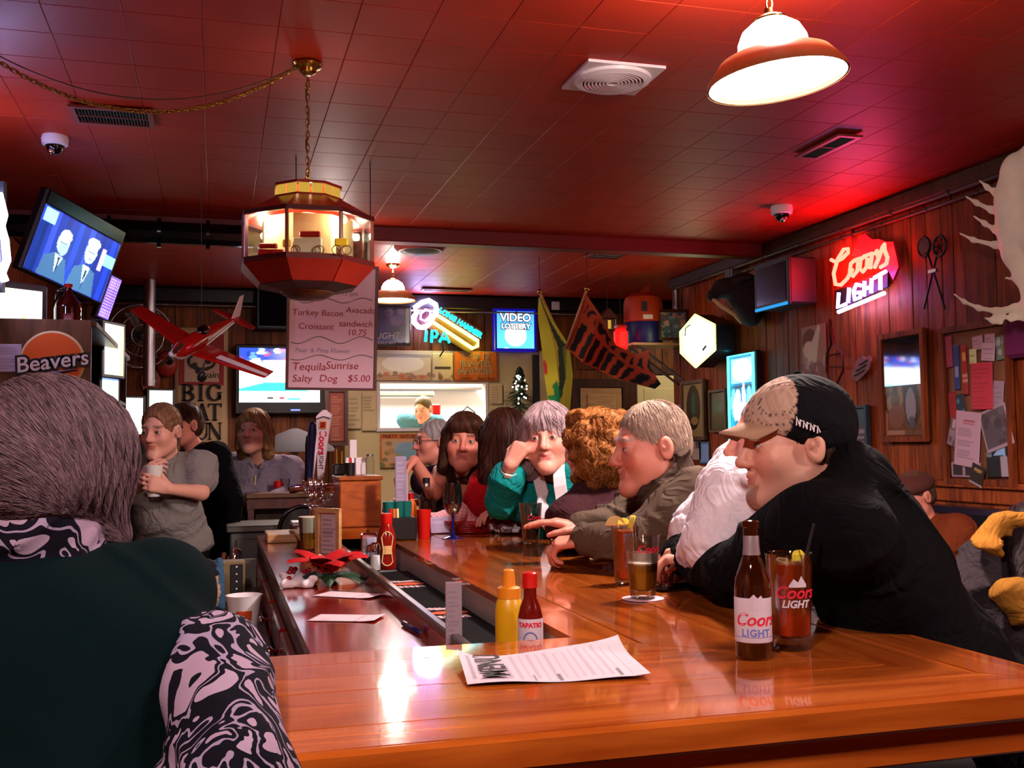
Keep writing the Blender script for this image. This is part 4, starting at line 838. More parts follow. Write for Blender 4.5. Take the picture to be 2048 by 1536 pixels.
def cap_parts(p, crown, bill, logo):
    Hb = Blob(); Hb.ell(p.L(0, -.018, .05), np.array((.097, .114, .092))*p.s, p.R, .01, 1).ell(p.L(0, -.06, .02), np.array((.09, .066, .06))*p.s, p.R, .02, 1).ell(p.L(0, .09, -.06), np.array((.16, .12, .092))*p.s, p.R, .012, 1, True).ell(p.L(0, .0, -.105), np.array((.2, .2, .085))*p.s, p.R, .01, 1, True)
    V, F, own = Hb.bake(.005); q = ((V-p.hd)@p.R.T)/p.s; C = np.zeros((len(V), 3)); C[:] = lin(crown); fr = (q[:, 1] > .012+.35*np.maximum(.105-q[:, 2], 0)); C[fr] = lin(bill)
    dots = fr & (np.sin(q[:, 0]*420)*np.sin(q[:, 2]*330+q[:, 1]*330) > .72); C[dots] = lin('3a2f2a')
    cp = mesh_obj('cap', V, F, 'cloth', p.root, True, C); ORI[cp] = ORI[cp]
    V = []; nu, nv = 14, 6
    for top in (0, 1):
        for j in range(nv+1):
            for i in range(nu+1):
                a = (i/nu-.5)*2; r = j/nv; x = a*.072*(1-.22*r*r); y = .078-.028*a*a+r*.075*(1-.35*a*a); z = .052-.018*a*a-r*.022+top*.005; V.append(p.L(x, y, z))
    n = (nu+1)*(nv+1); F = []
    for j in range(nv):
        for i in range(nu):
            q0 = [j*(nu+1)+i, j*(nu+1)+i+1, (j+1)*(nu+1)+i+1, (j+1)*(nu+1)+i]; F += [tuple(q0), tuple(k+n for k in q0[::-1])]
    edge = [i for i in range(nu+1)]+[(j+1)*(nu+1)-1 for j in range(1, nv+1)]+[nv*(nu+1)+i for i in range(nu-1, -1, -1)]+[j*(nu+1) for j in range(nv-1, 0, -1)]
    for a, b in zip(edge, edge[1:]+edge[:1]): F.append((b, a, a+n, b+n))
    mesh_obj('bill', V, F, bill_mat, p.root, True); MB().ball(p.L(0, -.02, .141), .008*p.s).build('button', 'black_cloth', p.root, True)
    return cp
bill_mat = M('cap_bill', '9c7a62', .85, bump=(300, .2, .001))
cp = cap_parts(p, '0d0b10', 'a98c7c', '')
text('AIDEY', p.L(-.1015, .012, .045), unit(-p.R[1]*.93-p.R[2]*.32), unit(p.R[2]-p.R[1]*.3), .032, 'white_cloth', cp, 'stitched_logo', ext=.002, shear=.3) if False else None
lg = MB(); rs = random.Random(4)
for i in range(7):
    y = .03-i*.0068; z = .045-i*.0030; a = p.L(-.0985, y, z-.007); b = p.L(-.0955, y-.003, z+.007+.003*(i == 0)); c_ = p.L(-.098, y-.0062, z-.006+.009*(i % 2)); lg.tube([a, b, c_], .0014, 6)
lg.build('stitched_logo', 'white_cloth', p.root); stool(1.6, 1.86, .675, 'bar stool under the person in the dark cap')
# --- man in the booth
p = P('person in a rust brown jacket and flat cap sitting low in the navy booth', at(1828, 992, 5.5), (-.95, -.1), 1.05, pitch=-.25, nb=at(1852, 1045, 5.5), pelvis=(3.78, 4.72, .5), tyaw=(-.9, -.2), shw=.185, bulk=1.1, voxel=.008, skin='ruddy')
p.arm(1, at(1800, 1110, 5.7), at(1775, 1120, 5.8), (-1, 0, 0), (0, 0, -1), 1, .4); p.arm(-1, at(1875, 1115, 5.3), at(1815, 1125, 5.3), (-1, 0, 0), (0, 0, -1), -1, .4)
p.legs(c='1c1a1e'); p.body(); p.garment('rust_jacket', '6d3018', 'long', .03, fold=(.006, 24), sleeve_grow=.026, collar=1, cols={2: '5a2814'}); p.hair(h_short, '3a2a20', '5a4030', 250, length=3)
Hb = Blob(); Hb.ell(p.L(0, .0, .055), np.array((.098, .125, .06))*p.s, p.R, .01, 1).ell(p.L(0, .09, .04), np.array((.07, .05, .014))*p.s, p.R, .02, 1).ell(p.L(0, 0, -.03), np.array((.2, .2, .06))*p.s, p.R, .01, 1, True)
V, F, own = Hb.bake(.007); mesh_obj('flat_cap', V, F, M('cap_wool', '451c16', .9, bump=(200, .3, .001)), p.root, True)
# --- person in the yellow and charcoal ski jacket
p = P('person bent forward in a yellow and charcoal ski jacket at the right edge', at(2066, 1088, 3.28), (.35, .93), 1.0, pitch=-.5, nb=at(2035, 1125, 3.3), pelvis=(2.55, 2.75, .52), tyaw=(.3, .95), shw=.2, bulk=1.15, voxel=.008)
p.arm(-1, at(1965, 1225, 3.28), at(2040, 1265, 3.4), (.9, .4, 0), (0, 0, -1), 1, .4, sh=at(1975, 1130, 3.3)); p.arm(1, at(2140, 1235, 3.2), at(2120, 1270, 3.45), (0, 1, 0), (0, 0, -1), -1, .4)
p.legs(c='16161c'); p.body()
def ski(G):
    def chain(pts, r, d, c):
        for a, b in zip(pts, pts[1:]): G.cap(at(*a, d), at(*b, d), r, r, .025, c)
    chain([(1962, 1088), (1978, 1064), (1994, 1046), (2018, 1038), (2048, 1040), (2085, 1052), (2110, 1085)], .027, 3.22, 2); chain([(1962, 1088), (1985, 1096), (2002, 1108)], .02, 3.18, 2); chain([(1982, 1078), (2004, 1058), (2030, 1052)], .024, 3.25, 2)
    chain([(1946, 1150), (1938, 1205), (1948, 1248)], .022, 3.25, 3); chain([(2012, 1182), (2040, 1180), (2045, 1225), (2022, 1205), (2012, 1182), (2045, 1225), (2075, 1190), (2040, 1180)], .036, 3.13, 3)
p.garment('ski_jacket', '2c2428', 'long', .04, fold=(.007, 22), sleeve_grow=.034, extra=ski, cols={2: '8a5a20', 3: '80541c'}, belly=.03); p.hair(h_long, '241418', '120a0c', 400)
tag(MB().box((2.3, 2.55, 0), (2.8, 2.95, .42), bev=.02).build('chair_seat_block', 'navy_vinyl'), 'dark vinyl booth stool under the yellow and charcoal ski jacket', 'stool').name = 'booth_stool'
# --- cook seen through the hatch
p = P('cook in pale clothes bending over the counter in the bright kitchen', at(846, 818, 11.2), (-.6, -.8), 1.1, pitch=-.3, nb=at(842, 834, 11.3), pelvis=(2.2, 11.75, .98), tyaw=(-.3, -.95), voxel=.014, skin='fair')
p.arm(1, at(822, 868, 11.3), at(830, 880, 11.1), (0, -1, 0), (0, 0, -1), 1, .4); p.arm(-1, at(862, 868, 11.3), at(850, 880, 11.1), (0, -1, 0), (0, 0, -1), -1, .4)
p.legs(c='20242c', stand=True); p.body(); p.garment('cook_shirt', '4a7a8a', 'short', .02, sleeve_grow=.02); p.hair(h_short, '5a4a2a', '3a2a1a', 0)
# ================================================================== lamps
glow('lamp_white', 'fff0dc', 34.0); glow('lamp_dome', 'ffe6dc', 42.0); glow('lamp_far', 'fff0dc', 11.0); glow('bulb', 'ffdc9a', 30.0); M('copper_brim', 'b08456', .45, metal=.0, var=(6, .1))
glow('neon_red', 'ff1c14', 60); glow('neon_pink', 'ff6aa0', 9); glow('neon_violet', 'b46cff', 16); glow('neon_white', 'c8b8ff', 34); glow('neon_yellow', 'ffe23a', 20); glow('neon_cyan', '10d8e8', 5.5); glow('neon_teal', '1ad8d0', 3.0); glow('red_lamp', 'ff0a08', 3.2); glow('led_blue', '5060ff', 6); glow('led_cyan', '1890e0', 1.3); glow('fairy', 'fff6e8', 7)
def pendant(x, y, zr, s, tilt, label, n_links, power_mat='lamp_white'):
    Z = unit(A3(*tilt, 1)); c = A3(x, y, zr); t = thing('pendant_lamp', (x, y, zr), label, 'lamp'); R = lambda prof: [(r*s, h*s) for r, h in prof]
    autosmooth(MB().lathe(R([(.215, 0), (.212, .02), (.17, .072), (.115, .1), (.108, .1), (.165, .066), (.205, .016), (.209, .002)]), c, Z, 40, False).build('brim', 'copper_brim', t), 50)
    autosmooth(MB().lathe(R([(.108, .1), (.105, .13), (.088, .165), (.055, .19), (.03, .197), (0, .198)]), c, Z, 32, False).build('dome', 'lamp_dome', t))
    MB().lathe(R([(0, .012), (.12, .012), (.2, .013), (.2, .017), (0, .02)]), c, Z, 32, False).build('diffuser', power_mat, t, True)
    top = c+Z*.198*s; g = autosmooth(MB().lathe(R([(.05, -.008), (.052, .0), (.03, .012), (.012, .02), (.012, .035), (0, .036)]), top, Z, 20, False).build('gallery', 'brass', t))
    p = top+Z*.03*s; z = p[2]; k = 0
    while z < H-.05:
        a = k % 2*math.pi/2; MB().tube([A3(x+Z[0]*.2*s, y+Z[1]*.2*s, z+.02)+A3(math.cos(a), math.sin(a), 0)*.010*math.cos(u)+A3(0, 0, .02)*math.sin(u) for u in np.linspace(0, 2*math.pi, 13)[:-1]], .0028, 5, True).build('chain_link', 'brass', t, True); z += .034; k += 1
    autosmooth(MB().lathe([(.06, 0), (.058, -.012), (.03, -.028), (.01, -.034), (0, -.034)], A3(x+Z[0]*.2*s, y+Z[1]*.2*s, H), (0, 0, 1), 24, False).build('canopy', 'brass', t)); return t
c = at(1555, 165, 3.2); pendant(c[0], c[1], c[2], 1.0, (-.1, .02), 'large pendant lamp with a copper brim hanging over the right side of the bar', 8)
c = at(786, 602, 8.9); pendant(c[0], c[1], c[2], .92, (0, 0), 'small distant pendant lamp near the key shaped beer sign', 8, 'lamp_far')
pendant(.79, 7.55, 2.45, .85, (0, 0), 'added unseen pendant lamp behind the whiteboard, lighting the far tables', 8); pendant(2.9, .3, 2.5, 1.0, (0, 0), 'added unseen pendant lamp behind the viewer, filling the right side', 8); pendant(-.35, .1, 2.55, 1.0, (0, 0), 'added unseen pendant lamp behind the viewer, filling the left side', 8)  # three unseen pendants added to brighten the far left and the foreground
# the lamps' own light, thrown down by the brims; the last three serve the added fill pendants
for q, pw in ((at(1555, 165, 3.2), 105), (at(786, 602, 8.9), 14), (A3(2.9, .3, 2.5), 80), (A3(.79, 7.55, 2.45), 34), (A3(-.35, .1, 2.55), 78)):
    light('pendant_glow', 'SPOT', (q[0], q[1], q[2]-.01), pw*3, (1, .81, .75), .08).data.spot_size = 2.9
    light('pendant_up', 'POINT', (q[0], q[1], q[2]+.27), pw*.42, (1, .81, .75), .05)
# ---- octagonal show lamp
oc = at(615, 500, 4.18); ox, oy = oc[0], oc[1]
t = thing('carousel_lamp', (ox, oy, 2.03), 'octagonal red and glass hanging lamp with a lit miniature scene inside', 'lamp')
zt, zb, ro = 2.355, 2.17, .265; an = [math.pi/8+i*math.pi/4+.02 for i in range(8)]; octo = lambda r, z: [A3(ox+r*math.cos(a), oy+r*math.sin(a), z) for a in an]
def ring(m, r0, z0, r1, z1, th=.008):
    a, b = octo(r0, z0), octo(r1, z1)
    for i in range(8):
        j = (i+1) % 8; n = unit(np.cross(a[j]-a[i], b[i]-a[i])); m.prism([a[i], a[j], b[j], b[i]], -n, th)
def panels(name, r0, z0, r1, z1, mat, th=.008, gap=.0):
    a, b = octo(r0, z0), octo(r1, z1)
    for i in range(8):
        j = (i+1) % 8; n = unit(np.cross(a[j]-a[i], b[i]-a[i])); e = lambda p, q: p+(q-p)*gap
        MB().prism([e(a[i], a[j]), e(a[j], a[i]), e(b[j], b[i]), e(b[i], b[j])], -n, th).build(name, mat, t)
M('post_dark', '7a3c34', .4); M('lamp_red', '8c2418', .35, var=(8, .12), coat=.3); M('lamp_red_dark', '4a120e', .4)
panels('roof_panel', ro+.006, zt, .145, zt+.075, 'lamp_red', .006, .004); panels('glass_panel', ro-.004, zb, ro-.004, zt-.012, 'thin_glass', .002, .03)
panels('bowl_panel', ro+.006, zb-.012, .2, zb-.085, 'lamp_red', .006, .004)
m = MB(); ring(m, ro+.01, zt-.014, ro+.01, zt+.004, .014); m.build('rim', 'lamp_red_dark', t); m = MB(); ring(m, ro+.01, zb-.014, ro+.01, zb+.006, .014); m.build('rim', 'lamp_red_dark', t)
[MB().obox(p+A3(0, 0, (zt-zb)/2), (.012, .012, zt-zb), (math.cos(a), math.sin(a), 0), (-math.sin(a), math.cos(a), 0)).build('post', 'post_dark', t) for p, a in zip(octo(ro, zb), an)]
m = MB(); ring(m, .2, zb-.085, .11, zb-.105, .006); m.build('under_panel', 'lamp_red_dark', t)
autosmooth(MB().lathe([(.11, zb-.1), (.105, zb-.115), (.07, zb-.135), (.0, zb-.14)], (ox, oy, 0), n=32, cap=False).build('bottom_cap', 'brown_wood', t))
m = MB(); ring(m, .142, zt+.07, .142, zt+.082, .01); ring(m, .142, zt+.122, .142, zt+.132, .01); ring(m, .14, zt+.132, .05, zt+.155, .006); m.build('gallery_frame', 'lamp_red', t)
glow('amber_pane', 'd8a83c', .9)
a_, b_ = octo(.136, zt+.082), octo(.136, zt+.122)
for i in range(8):
    for k in range(2):
        f0, f1 = (.06, .46) if k == 0 else (.54, .94); j = (i+1) % 8; MB().prism([a_[i]+(a_[j]-a_[i])*f0, a_[i]+(a_[j]-a_[i])*f1, b_[i]+(b_[j]-b_[i])*f1, b_[i]+(b_[j]-b_[i])*f0], unit(A3(ox, oy, 0)-(a_[i]+a_[j])/2*A3(1, 1, 0)), .004).build('gallery_window', 'amber_pane', t)
MB().lathe([(0, 0), (.24, 0), (.24, -.006), (0, -.006)], (ox, oy, zb+.002), n=32, cap=False).build('stage', 'cream', t); MB().lathe([(.12, zt-.13), (.125, zt-.0), (.05, zt+.02), (0, zt+.02)], (ox, oy, 0), n=24, cap=False).build('inner_reflector', 'lamp_shade_inner', t, True) if M('lamp_shade_inner', 'f0d9a0', .5, em='ffd27a', es=1.6) else 0
a_ = octo(.188, zb); MB().prism(a_, (0, 0, 1), zt-zb-.01).build('inner_core', 'cream', t)
for i in range(4):
    a = i*math.pi/2+.6; light('carousel_bulb', 'POINT', (ox+.226*math.cos(a), oy+.226*math.sin(a), zt-.03), 4.0, (1, .82, .55), .02); MB().ball((ox+.05*math.cos(a), oy+.05*math.sin(a), zt-.03), .016).build('bulb', 'bulb', t, True)
light('carousel_light', 'POINT', (ox, oy-.0, zt+.1), 3, (1, .78, .45), .03)
rs = random.Random(2)   # miniature scene: cart, coach, wagon, horses
def mini(px, pz, w, h, mat, name, r=.215, dpx=0):
    a = math.atan2(-oy, -ox); s_ = A3(-math.sin(a), math.cos(a), 0)*-1; q = A3(ox, oy, 0)+A3(math.cos(a), math.sin(a), 0)*r+CR*px; return MB().obox((q[0], q[1], zb+pz+h/2), (w, .022, h), CR, np.cross((0, 0, 1), CR), bev=.004).build(name, mat, t)
mini(-.14, .004, .1, .022, 'red_plastic', 'sledge'); mini(-.15, .03, .07, .02, 'red_plastic', 'sledge_seat'); mini(-.08, .035, .03, .03, 'neon_yellowish', 'yellow_crate') if M('neon_yellowish', 'e8c81c', .5) else 0
mini(.0, .01, .11, .06, 'wagon_cream', 'wagon') if M('wagon_cream', 'e8d9b0', .6) else 0; mini(.01, .072, .08, .022, 'red_plastic', 'wagon_roof'); mini(.13, .035, .05, .03, 'neon_yellowish', 'coach'); mini(.125, .004, .03, .03, 'cream', 'coach_base')
w = MB()
for px in (-.045, .045, .11, .15):
    a = math.atan2(-oy, -ox); q = A3(ox, oy, zb+.02)+A3(math.cos(a), math.sin(a), 0)*.232+CR*px; w.tube([q+CR*(.017*math.cos(u))+A3(0, 0, .017*math.sin(u)) for u in np.linspace(0, 6.283, 17)[:-1]], .002, 5, True)
w.build('wheel', 'brown_wood', t)
# chain, cord and ceiling plate
tl = t
link = None; pts = [A3(ox, oy, z) for z in np.arange(zt+.165, H-.05, .026)]
s0 = onz(590, 135, H-.02); s1 = onz(-90, 60, H-.02)
n_ = 74
for i in range(n_+1):
    u = i/n_; q = s0+(s1-s0)*u; q = q-A3(0, 0, (.24*(4*u*(1-u)) if u > .0 else 0)); pts.append(q)
for i, q in enumerate(pts):
    d = unit(pts[min(i+1, len(pts)-1)]-q) if i < len(pts)-1 else A3(-1, 0, 0)
    if np.linalg.norm(pts[min(i+1, len(pts)-1)]-q) > .3: d = A3(0, 0, 1)
    s_, v_, _ = basis(d); a = (i % 2)*math.pi/2; e = s_*math.cos(a)+v_*math.sin(a)
    if link is None:
        m = MB().tube([A3(.0075*math.cos(u), 0, .019*math.sin(u)) for u in np.linspace(0, 6.283, 11)[:-1]], .0022, 4, True); link = mesh_obj('chain_link', m.v, m.f, 'brass', None, True, origin=(0, 0, 0)); o = link
    else: o = link.copy(); COL.objects.link(o)
    o.parent = tl; f_ = np.cross(d, e); o.matrix_local = Matrix(((e[0], f_[0], d[0], q[0]-ox), (e[1], f_[1], d[1], q[1]-oy), (e[2], f_[2], d[2], q[2]-2.03), (0, 0, 0, 1)))
cord = [A3(ox+.006*math.sin(z*30), oy+.006*math.cos(z*30), z) for z in np.linspace(zt+.16, H-.06, 24)]; MB().tube(cord, .003, 6).build('cord', 'cord_brown', tl, True) if M('cord_brown', '5a3020', .5) else 0
MB().tube([s0+(s1-s0)*u-A3(0, 0, .19*(4*u*(1-u))) for u in np.linspace(0, 1, 30)], .003, 6).build('cord', 'cord_brown', tl, True)
autosmooth(MB().lathe([(.058, 0), (.062, -.008), (.056, -.018), (.036, -.026), (.034, -.04), (.016, -.05), (0, -.05)], (ox, oy, H), (0, 0, 1), 28, False).build('ceiling_plate', 'brass', tl))
# ---- things on the ceiling
v = onz(1225, 152, H); t = thing('exhaust_fan', (v[0], v[1], H-.05), 'square white exhaust fan cover with a round slotted grille on the ceiling', 'vent'); a = .17
MB().prism([A3(v[0]+x, v[1]+y, H-.002) for x, y in ((-a, -a), (a, -a), (a, a), (-a, a))], (0, 0, -1), .012).build('cover', 'white_plastic', t)
autosmooth(MB().lathe([(.165, H-.012), (.16, H-.026), (.138, H-.034), (.135, H-.02)], (v[0], v[1], 0), n=40, cap=False).build('grille_rim', 'white_plastic', t)); MB().lathe([(0, H-.014), (.135, H-.014), (.135, H-.016), (0, H-.016)], (v[0], v[1], 0), n=32, cap=False).build('dark_opening', 'dark_grey', t)
for k in range(8): r = .02+k*.0155; MB().lathe([(r, H-.022), (r+.002, H-.034), (r+.008, H-.036), (r+.009, H-.024)], (v[0], v[1], 0), n=32, cap=False).build('grille_ring', 'white_plastic', t, True)
m = MB(); [m.obox((v[0]+.07*math.cos(a), v[1]+.07*math.sin(a), H-.026), (.13, .006, .01), (math.cos(a), math.sin(a), 0), (-math.sin(a), math.cos(a), 0)) for a in (0, 2.09, 4.19)]; m.build('spoke', 'white_plastic', t)
def register(px, py, w, d, ang, mat, label, nsl, fr='white_plastic', slat='grey'):
    v = onz(px, py, H); X = A3(math.cos(ang), math.sin(ang), 0); Y = A3(-math.sin(ang), math.cos(ang), 0); t = thing('ceiling_vent', (v[0], v[1], H-.02), label, 'vent'); c = A3(v[0], v[1], H-.01); m = MB(); frame_bars(m, c, X, -Y, w-.05, d-.05, .025, .012); m.build('frame', fr, t)
    MB().obox(c+A3(0, 0, .004), (w-.04, d-.04, .004), X, Y).build('dark_opening', 'black', t)
    for i in range(nsl): MB().obox(c+X*(w-.06)*((i+.5)/nsl-.5)+A3(0, 0, -.004), (.004, d-.05, .012), unit(X+A3(0, 0, .5)), Y).build('slat', slat, t)
    MB().obox(c+A3(0, 0, -.008), (w-.05, .008, .006), X, Y).build('divider', fr, t); return t
M('vent_red', '7a2a20', .45)
register(226, 227, .36, .26, 0, '', 'red painted louvred air vent on the ceiling left of the chain', 22, 'vent_red', 'dark_grey'); register(1655, 288, .14, .42, 0, '', 'dark narrow ceiling vent near the red beer sign', 8, 'vent_red', 'dark_grey'); register(893, 577, .5, .12, 0, '', 'narrow ceiling vent above the key shaped sign', 8, 'vent_red', 'grey'); register(1212, 508, .3, .22, 0, '', 'small red ceiling vent beyond the beam', 10, 'vent_red', 'dark_grey'); register(305, 465, .5, .16, 0, '', 'dark ceiling vent beyond the fat black pipe', 12, 'vent_red', 'dark_grey')
v = onz(840, 488, H); t = thing('ceiling_speaker', (v[0], v[1], H-.07), 'round flush ceiling fixture beyond the beam', 'fixture'); autosmooth(MB().lathe([(.2, H), (.2, H-.03), (.17, H-.06), (.15, H-.06)], (v[0], v[1], 0), n=36, cap=False).build('ring', 'vent_red', t)); autosmooth(MB().lathe([(.15, H-.055), (.1, H-.075), (0, H-.08)], (v[0], v[1], 0), n=32, cap=False).build('grille', 'grey', t))
def dome_cam(px, py, label, s):
    v = onz(px, py, H); t = thing('dome_camera', (v[0], v[1], H-.1), label, 'camera'); autosmooth(MB().lathe([(.06*s, H), (.064*s, H-.02*s), (.06*s, H-.045*s), (.045*s, H-.05*s)], (v[0], v[1], 0), n=28, cap=False).build('housing', 'white_plastic', t)); MB().ball((v[0], v[1], H-.05*s), (.042*s, .042*s, .044*s)).build('dark_dome', 'black_gloss', t, True); MB().lathe([(.014*s, 0), (.012*s, .012*s), (0, .012*s)], (v[0]-.012*s, v[1]-.03*s, H-.085*s), (-.2, -.9, -.5), 14, False).build('lens', 'chrome', t.children[-1], True)
dome_cam(110, 272, 'white dome security camera on the ceiling above the tilted television', 1.0); dome_cam(1563, 412, 'white dome security camera on the ceiling near the red neon sign', 1.15)
# ================================================================== left side
U, V, W = unit(A3(.521, .837, -.168)), unit(A3(.299, .005, .954)), None; U = unit(U-V*np.dot(U, V)); W = np.cross(U, V); tc = A3(-.79, 6.42, 2.60)
t = thing('television', tc, 'large flat television tilted down high on the left, two suited men on screen', 'television'); MB().obox(tc-W*.03, (.70, .48, .06), U, V, bev=.01).build('case', 'black', t)
a = Art(110, 64, '1c2a8c')
for k in range(7): a.rect(k*.15, 0, k*.15+.06, 1, ('2440c0', '3a4ad8', '1a1c70')[k % 3], .7)
a.rect(0, 0, .1, .75, '0c1a50', .7).rect(.02, .78, .17, .98, '9ae8f0').rect(.86, .55, 1, .74, '8ae0e8').rect(.8, .45, .86, .8, 'd8c0d0', .8).poly([(.14, 0), (.16, .3), (.28, .42), (.42, .36), (.5, 0)], '3d5f88').poly([(.28, .4), (.33, .12), (.38, .38)], 'c8dce8').poly([(.325, .36), (.34, .05), (.355, .36)], '20304c').ell(.33, .60, .072, .17, 'b8cede').ell(.35, .52, .055, .12, '98b2cc').ell(.34, .70, .07, .1, 'd8ecf4').rect(.29, .585, .38, .605, '506a90')
a.poly([(.50, 0), (.53, .34), (.64, .44), (.80, .38), (.86, 0)], '42668e').poly([(.63, .43), (.69, .1), (.73, .42)], 'd0e4ee').poly([(.675, .36), (.69, .03), (.705, .36)], '2a3c5c').ell(.68, .66, .075, .19, 'c4dcec').ell(.685, .80, .08, .09, 'e4f2f8').rect(.64, .645, .73, .665, '4c6a94').ell(.69, .55, .03, .02, '8aa0c0')
panel('screen', tc+W*.003-V*.035, U, V, .655, .375, a, 'screen', t); MB().obox(tc+W*.004+V*.195, (.66, .07, .006), U, V).build('bezel', 'black_gloss', t); MB().cyl(tc-W*.06, tc-W*.3+A3(0, 0, .12), .03).build('bracket', 'black', t)
lc = at(220, 596, 6.62); t = thing('number_board', lc, 'narrow purple lit number board tilted beside the large left television', 'display'); MB().obox(lc-W*.03, (.12, .30, .05), U, V, bev=.008).build('case', 'black', t); MB().tube([lc-W*.05, lc-W*.2, lc-W*.2+A3(0, 0, H-lc[2]+.06)], .015, 8).build('bracket', 'black', t)
a = Art(30, 60, '6a4ab8')
for i in range(6):
    for j in range(14): a.rect(.04+i*.16, .03+j*.068, .15+i*.16, .07+j*.068, 'c8a8f0', .8)
panel('screen', lc, U, V, .1, .27, a, 'screen', t)
# cabinet with the round team sign
cy = 5.25; ca = at(0, 640, 5.45); x1 = ony(182, 700, cy)[0]; zt_ = ony(90, 638, cy)[2]
t = thing('back_bar_cabinet', (XL+.3, cy+.4, 0), 'tall brown wooden back bar cabinet with lit shelves on its right side', 'cabinet'); MB().box((XL+.02, cy, 0), (x1, cy+.03, zt_), bev=.004).build('end_panel', 'brown_wood', t); MB().box((XL+.02, cy+.03, zt_-.03), (x1+.02, cy+2.0, zt_), bev=.004).build('top_board', 'brown_wood', t); MB().box((XL+.02, cy+.03, 0), (XL+.05, cy+2.0, zt_-.03)).build('back_board', 'dark_wood', t)
for z in (.95, 1.3, 1.72): MB().box((XL+.05, cy+.03, z), (x1, cy+2.0, z+.025), bev=.003).build('shelf', 'dark_wood', t)
MB().box((XL+.02, cy+1.97, 0), (x1, cy+2.0, zt_-.03)).build('end_panel', 'dark_wood', t); MB().box((XL+.05, cy+.03, 0), (x1, cy+1.97, .9)).build('base', 'dark_wood', t)
O, w, h = farbox(40, 657, 170, 768, cy-.012); r = w/2*1.0; O = ony(105, 722, cy-.012)
t = thing('team_sign', O, 'round orange sign with a cream rim lettered Beavers on the cabinet end', 'sign'); MB().lathe([(0, 0), (r, 0), (r, .010), (r*.95, .012), (0, .012)], O+A3(0, .012, 0), (0, -1, 0), 48, False).build('rim', 'cream', t)
a_ = M('team_orange', 'd85a10', .5); MB().lathe([(0, .012), (r*.93, .012), (r*.93, .014), (0, .014)], O+A3(0, .012, 0), (0, -1, 0), 48, False).build('disc', 'team_orange', t)
disc = bpy.data.objects['disc']; text('Beavers', O+A3(-.0, -.006, -.005), unit(A3(1, 0, .14)), unit(A3(-.14, 0, 1)), .10, 'black', disc, ext=.002, off=.012, shear=.1); text('Beavers', O+A3(-.0, -.010, -.005), unit(A3(1, 0, .14)), unit(A3(-.14, 0, 1)), .10, 'white_paint', disc, ext=.002, off=.001, shear=.1)
s_ = MB(); s_.tube([O+A3(-.11+.22*u, -.008, -.075+.035*u) for u in np.linspace(0, 1, 9)], [.003+.005*math.sin(3.1*u) for u in np.linspace(0, 1, 9)], 6); s_.build('underline', 'black', t)
O = ony(10, 716, cy-.006); panel('wall_notice', O, FX, FZ, .14, .13, Art(12, 24, 'b8a8b8').lines(.1, .1, .9, .9, 9, '6a5a6c', .4, .5)); tag(bpy.data.objects['wall_notice'], 'small typed notice pinned to the cabinet end left of the orange sign', 'notice')
# crt television, brown jug on top of the cabinet
q = at(40, 634, 5.45); q[2] = zt_; t = thing('tube_television', q, 'small grey tube television on top of the wooden cabinet', 'television'); D = unit(A3(.62, -.78, 0)); S = np.cross((0, 0, 1), D); c = q+A3(-.04, 0, .125); MB().obox(c-D*.12, (.3, .34, .25), S, D, bev=.015).build('case', 'dark_grey', t); MB().obox(c+D*.055, (.32, .03, .27), S, D, bev=.01).build('bezel', 'grey', t)
a = Art(30, 26, 'e8f0f0').blobs(5, ['d8b078', 'c8d8e8'], .05, .12, (.5, 0, 1, .3)); panel('screen', c+D*.073, S, FZ, .25, .2, a, 'screen', t, curl=lambda u, v: .012*(1-((u-.5)*2)**2)*(1-((v-.5)*2)**2))
def bottle(name, label, c, prof, mat, cat='bottle', group=None, n=24): t = thing(name, c, label, cat, group); autosmooth(MB().lathe(prof, c, n=n, cap=True).build('body', mat, t)); return t
q = at(136, 636, 5.35); q[2] = zt_; s_ = 1.0; M('jug_glass', '3a0806', .05, trans=.5, coat=1, coat_rough=.05)
t = bottle('glass_jug', 'big brown red glass jug with a red cap on top of the cabinet', q, [(.05, 0), (.066, .006), (.068, .11), (.06, .14), (.03, .18), (.019, .2), (.018, .222)], 'jug_glass'); MB().lathe([(.02, .222), (.021, .24), (0, .24)], q, n=20, cap=False).build('cap', 'red_plastic', t, True); MB().tube([q+A3(-.018, 0, .215), q+A3(-.05, 0, .205), q+A3(-.056, 0, .16)], .008, 8).build('handle', 'jug_glass', t, True); panel('label', q+A3(.012, -.07, .055), FX, FZ, .05, .05, Art(10, 12, '7a2018').lines(.1, .2, .9, .8, 4, 'b08a80'), parent=t)
# lit machines on the cabinet's right side
def lit(name, label, px, d, W_, H_, art, cat, Un=(.42, .905, 0), dep=.1, post=False):
    c = at(*px, d); U = unit(A3(*Un)); N = np.cross(U, FZ); t = thing(name, c, label, cat); MB().obox(c-N*(dep/2+.002), (W_+.05, H_+.04, dep), U, FZ, bev=.006).build('case', 'black', t); panel('screen', c, U, FZ, W_, H_, art, 'screen', t); q = c-N*(dep/2); post and MB().box((q[0]-W_/2-.03, q[1]-.02, 0), (q[0]+W_/2+.03, q[1]+.2, c[2]-H_/2-.02), bev=.01).build('machine_stand', 'black', t); return t
lit('light_box', 'tall lit yellowish light box on the right side of the cabinet', (229, 700), 6.0, .2, .29, Art(20, 40, 'f4f0c8').rect(.8, 0, 1, 1, 'b8d880', .6).rect(0, 0, .15, 1, 'ffffff'), 'light box'); lit('game_screen', 'lit blue white game screen below the yellowish light box', (221, 778), 6.0, .17, .2, Art(20, 30, 'd8e8ff').rect(0, .75, 1, 1, '6a8ae0').blobs(6, ['8a9ac0', 'ffffff'], .05, .15, al=.6), 'game machine')
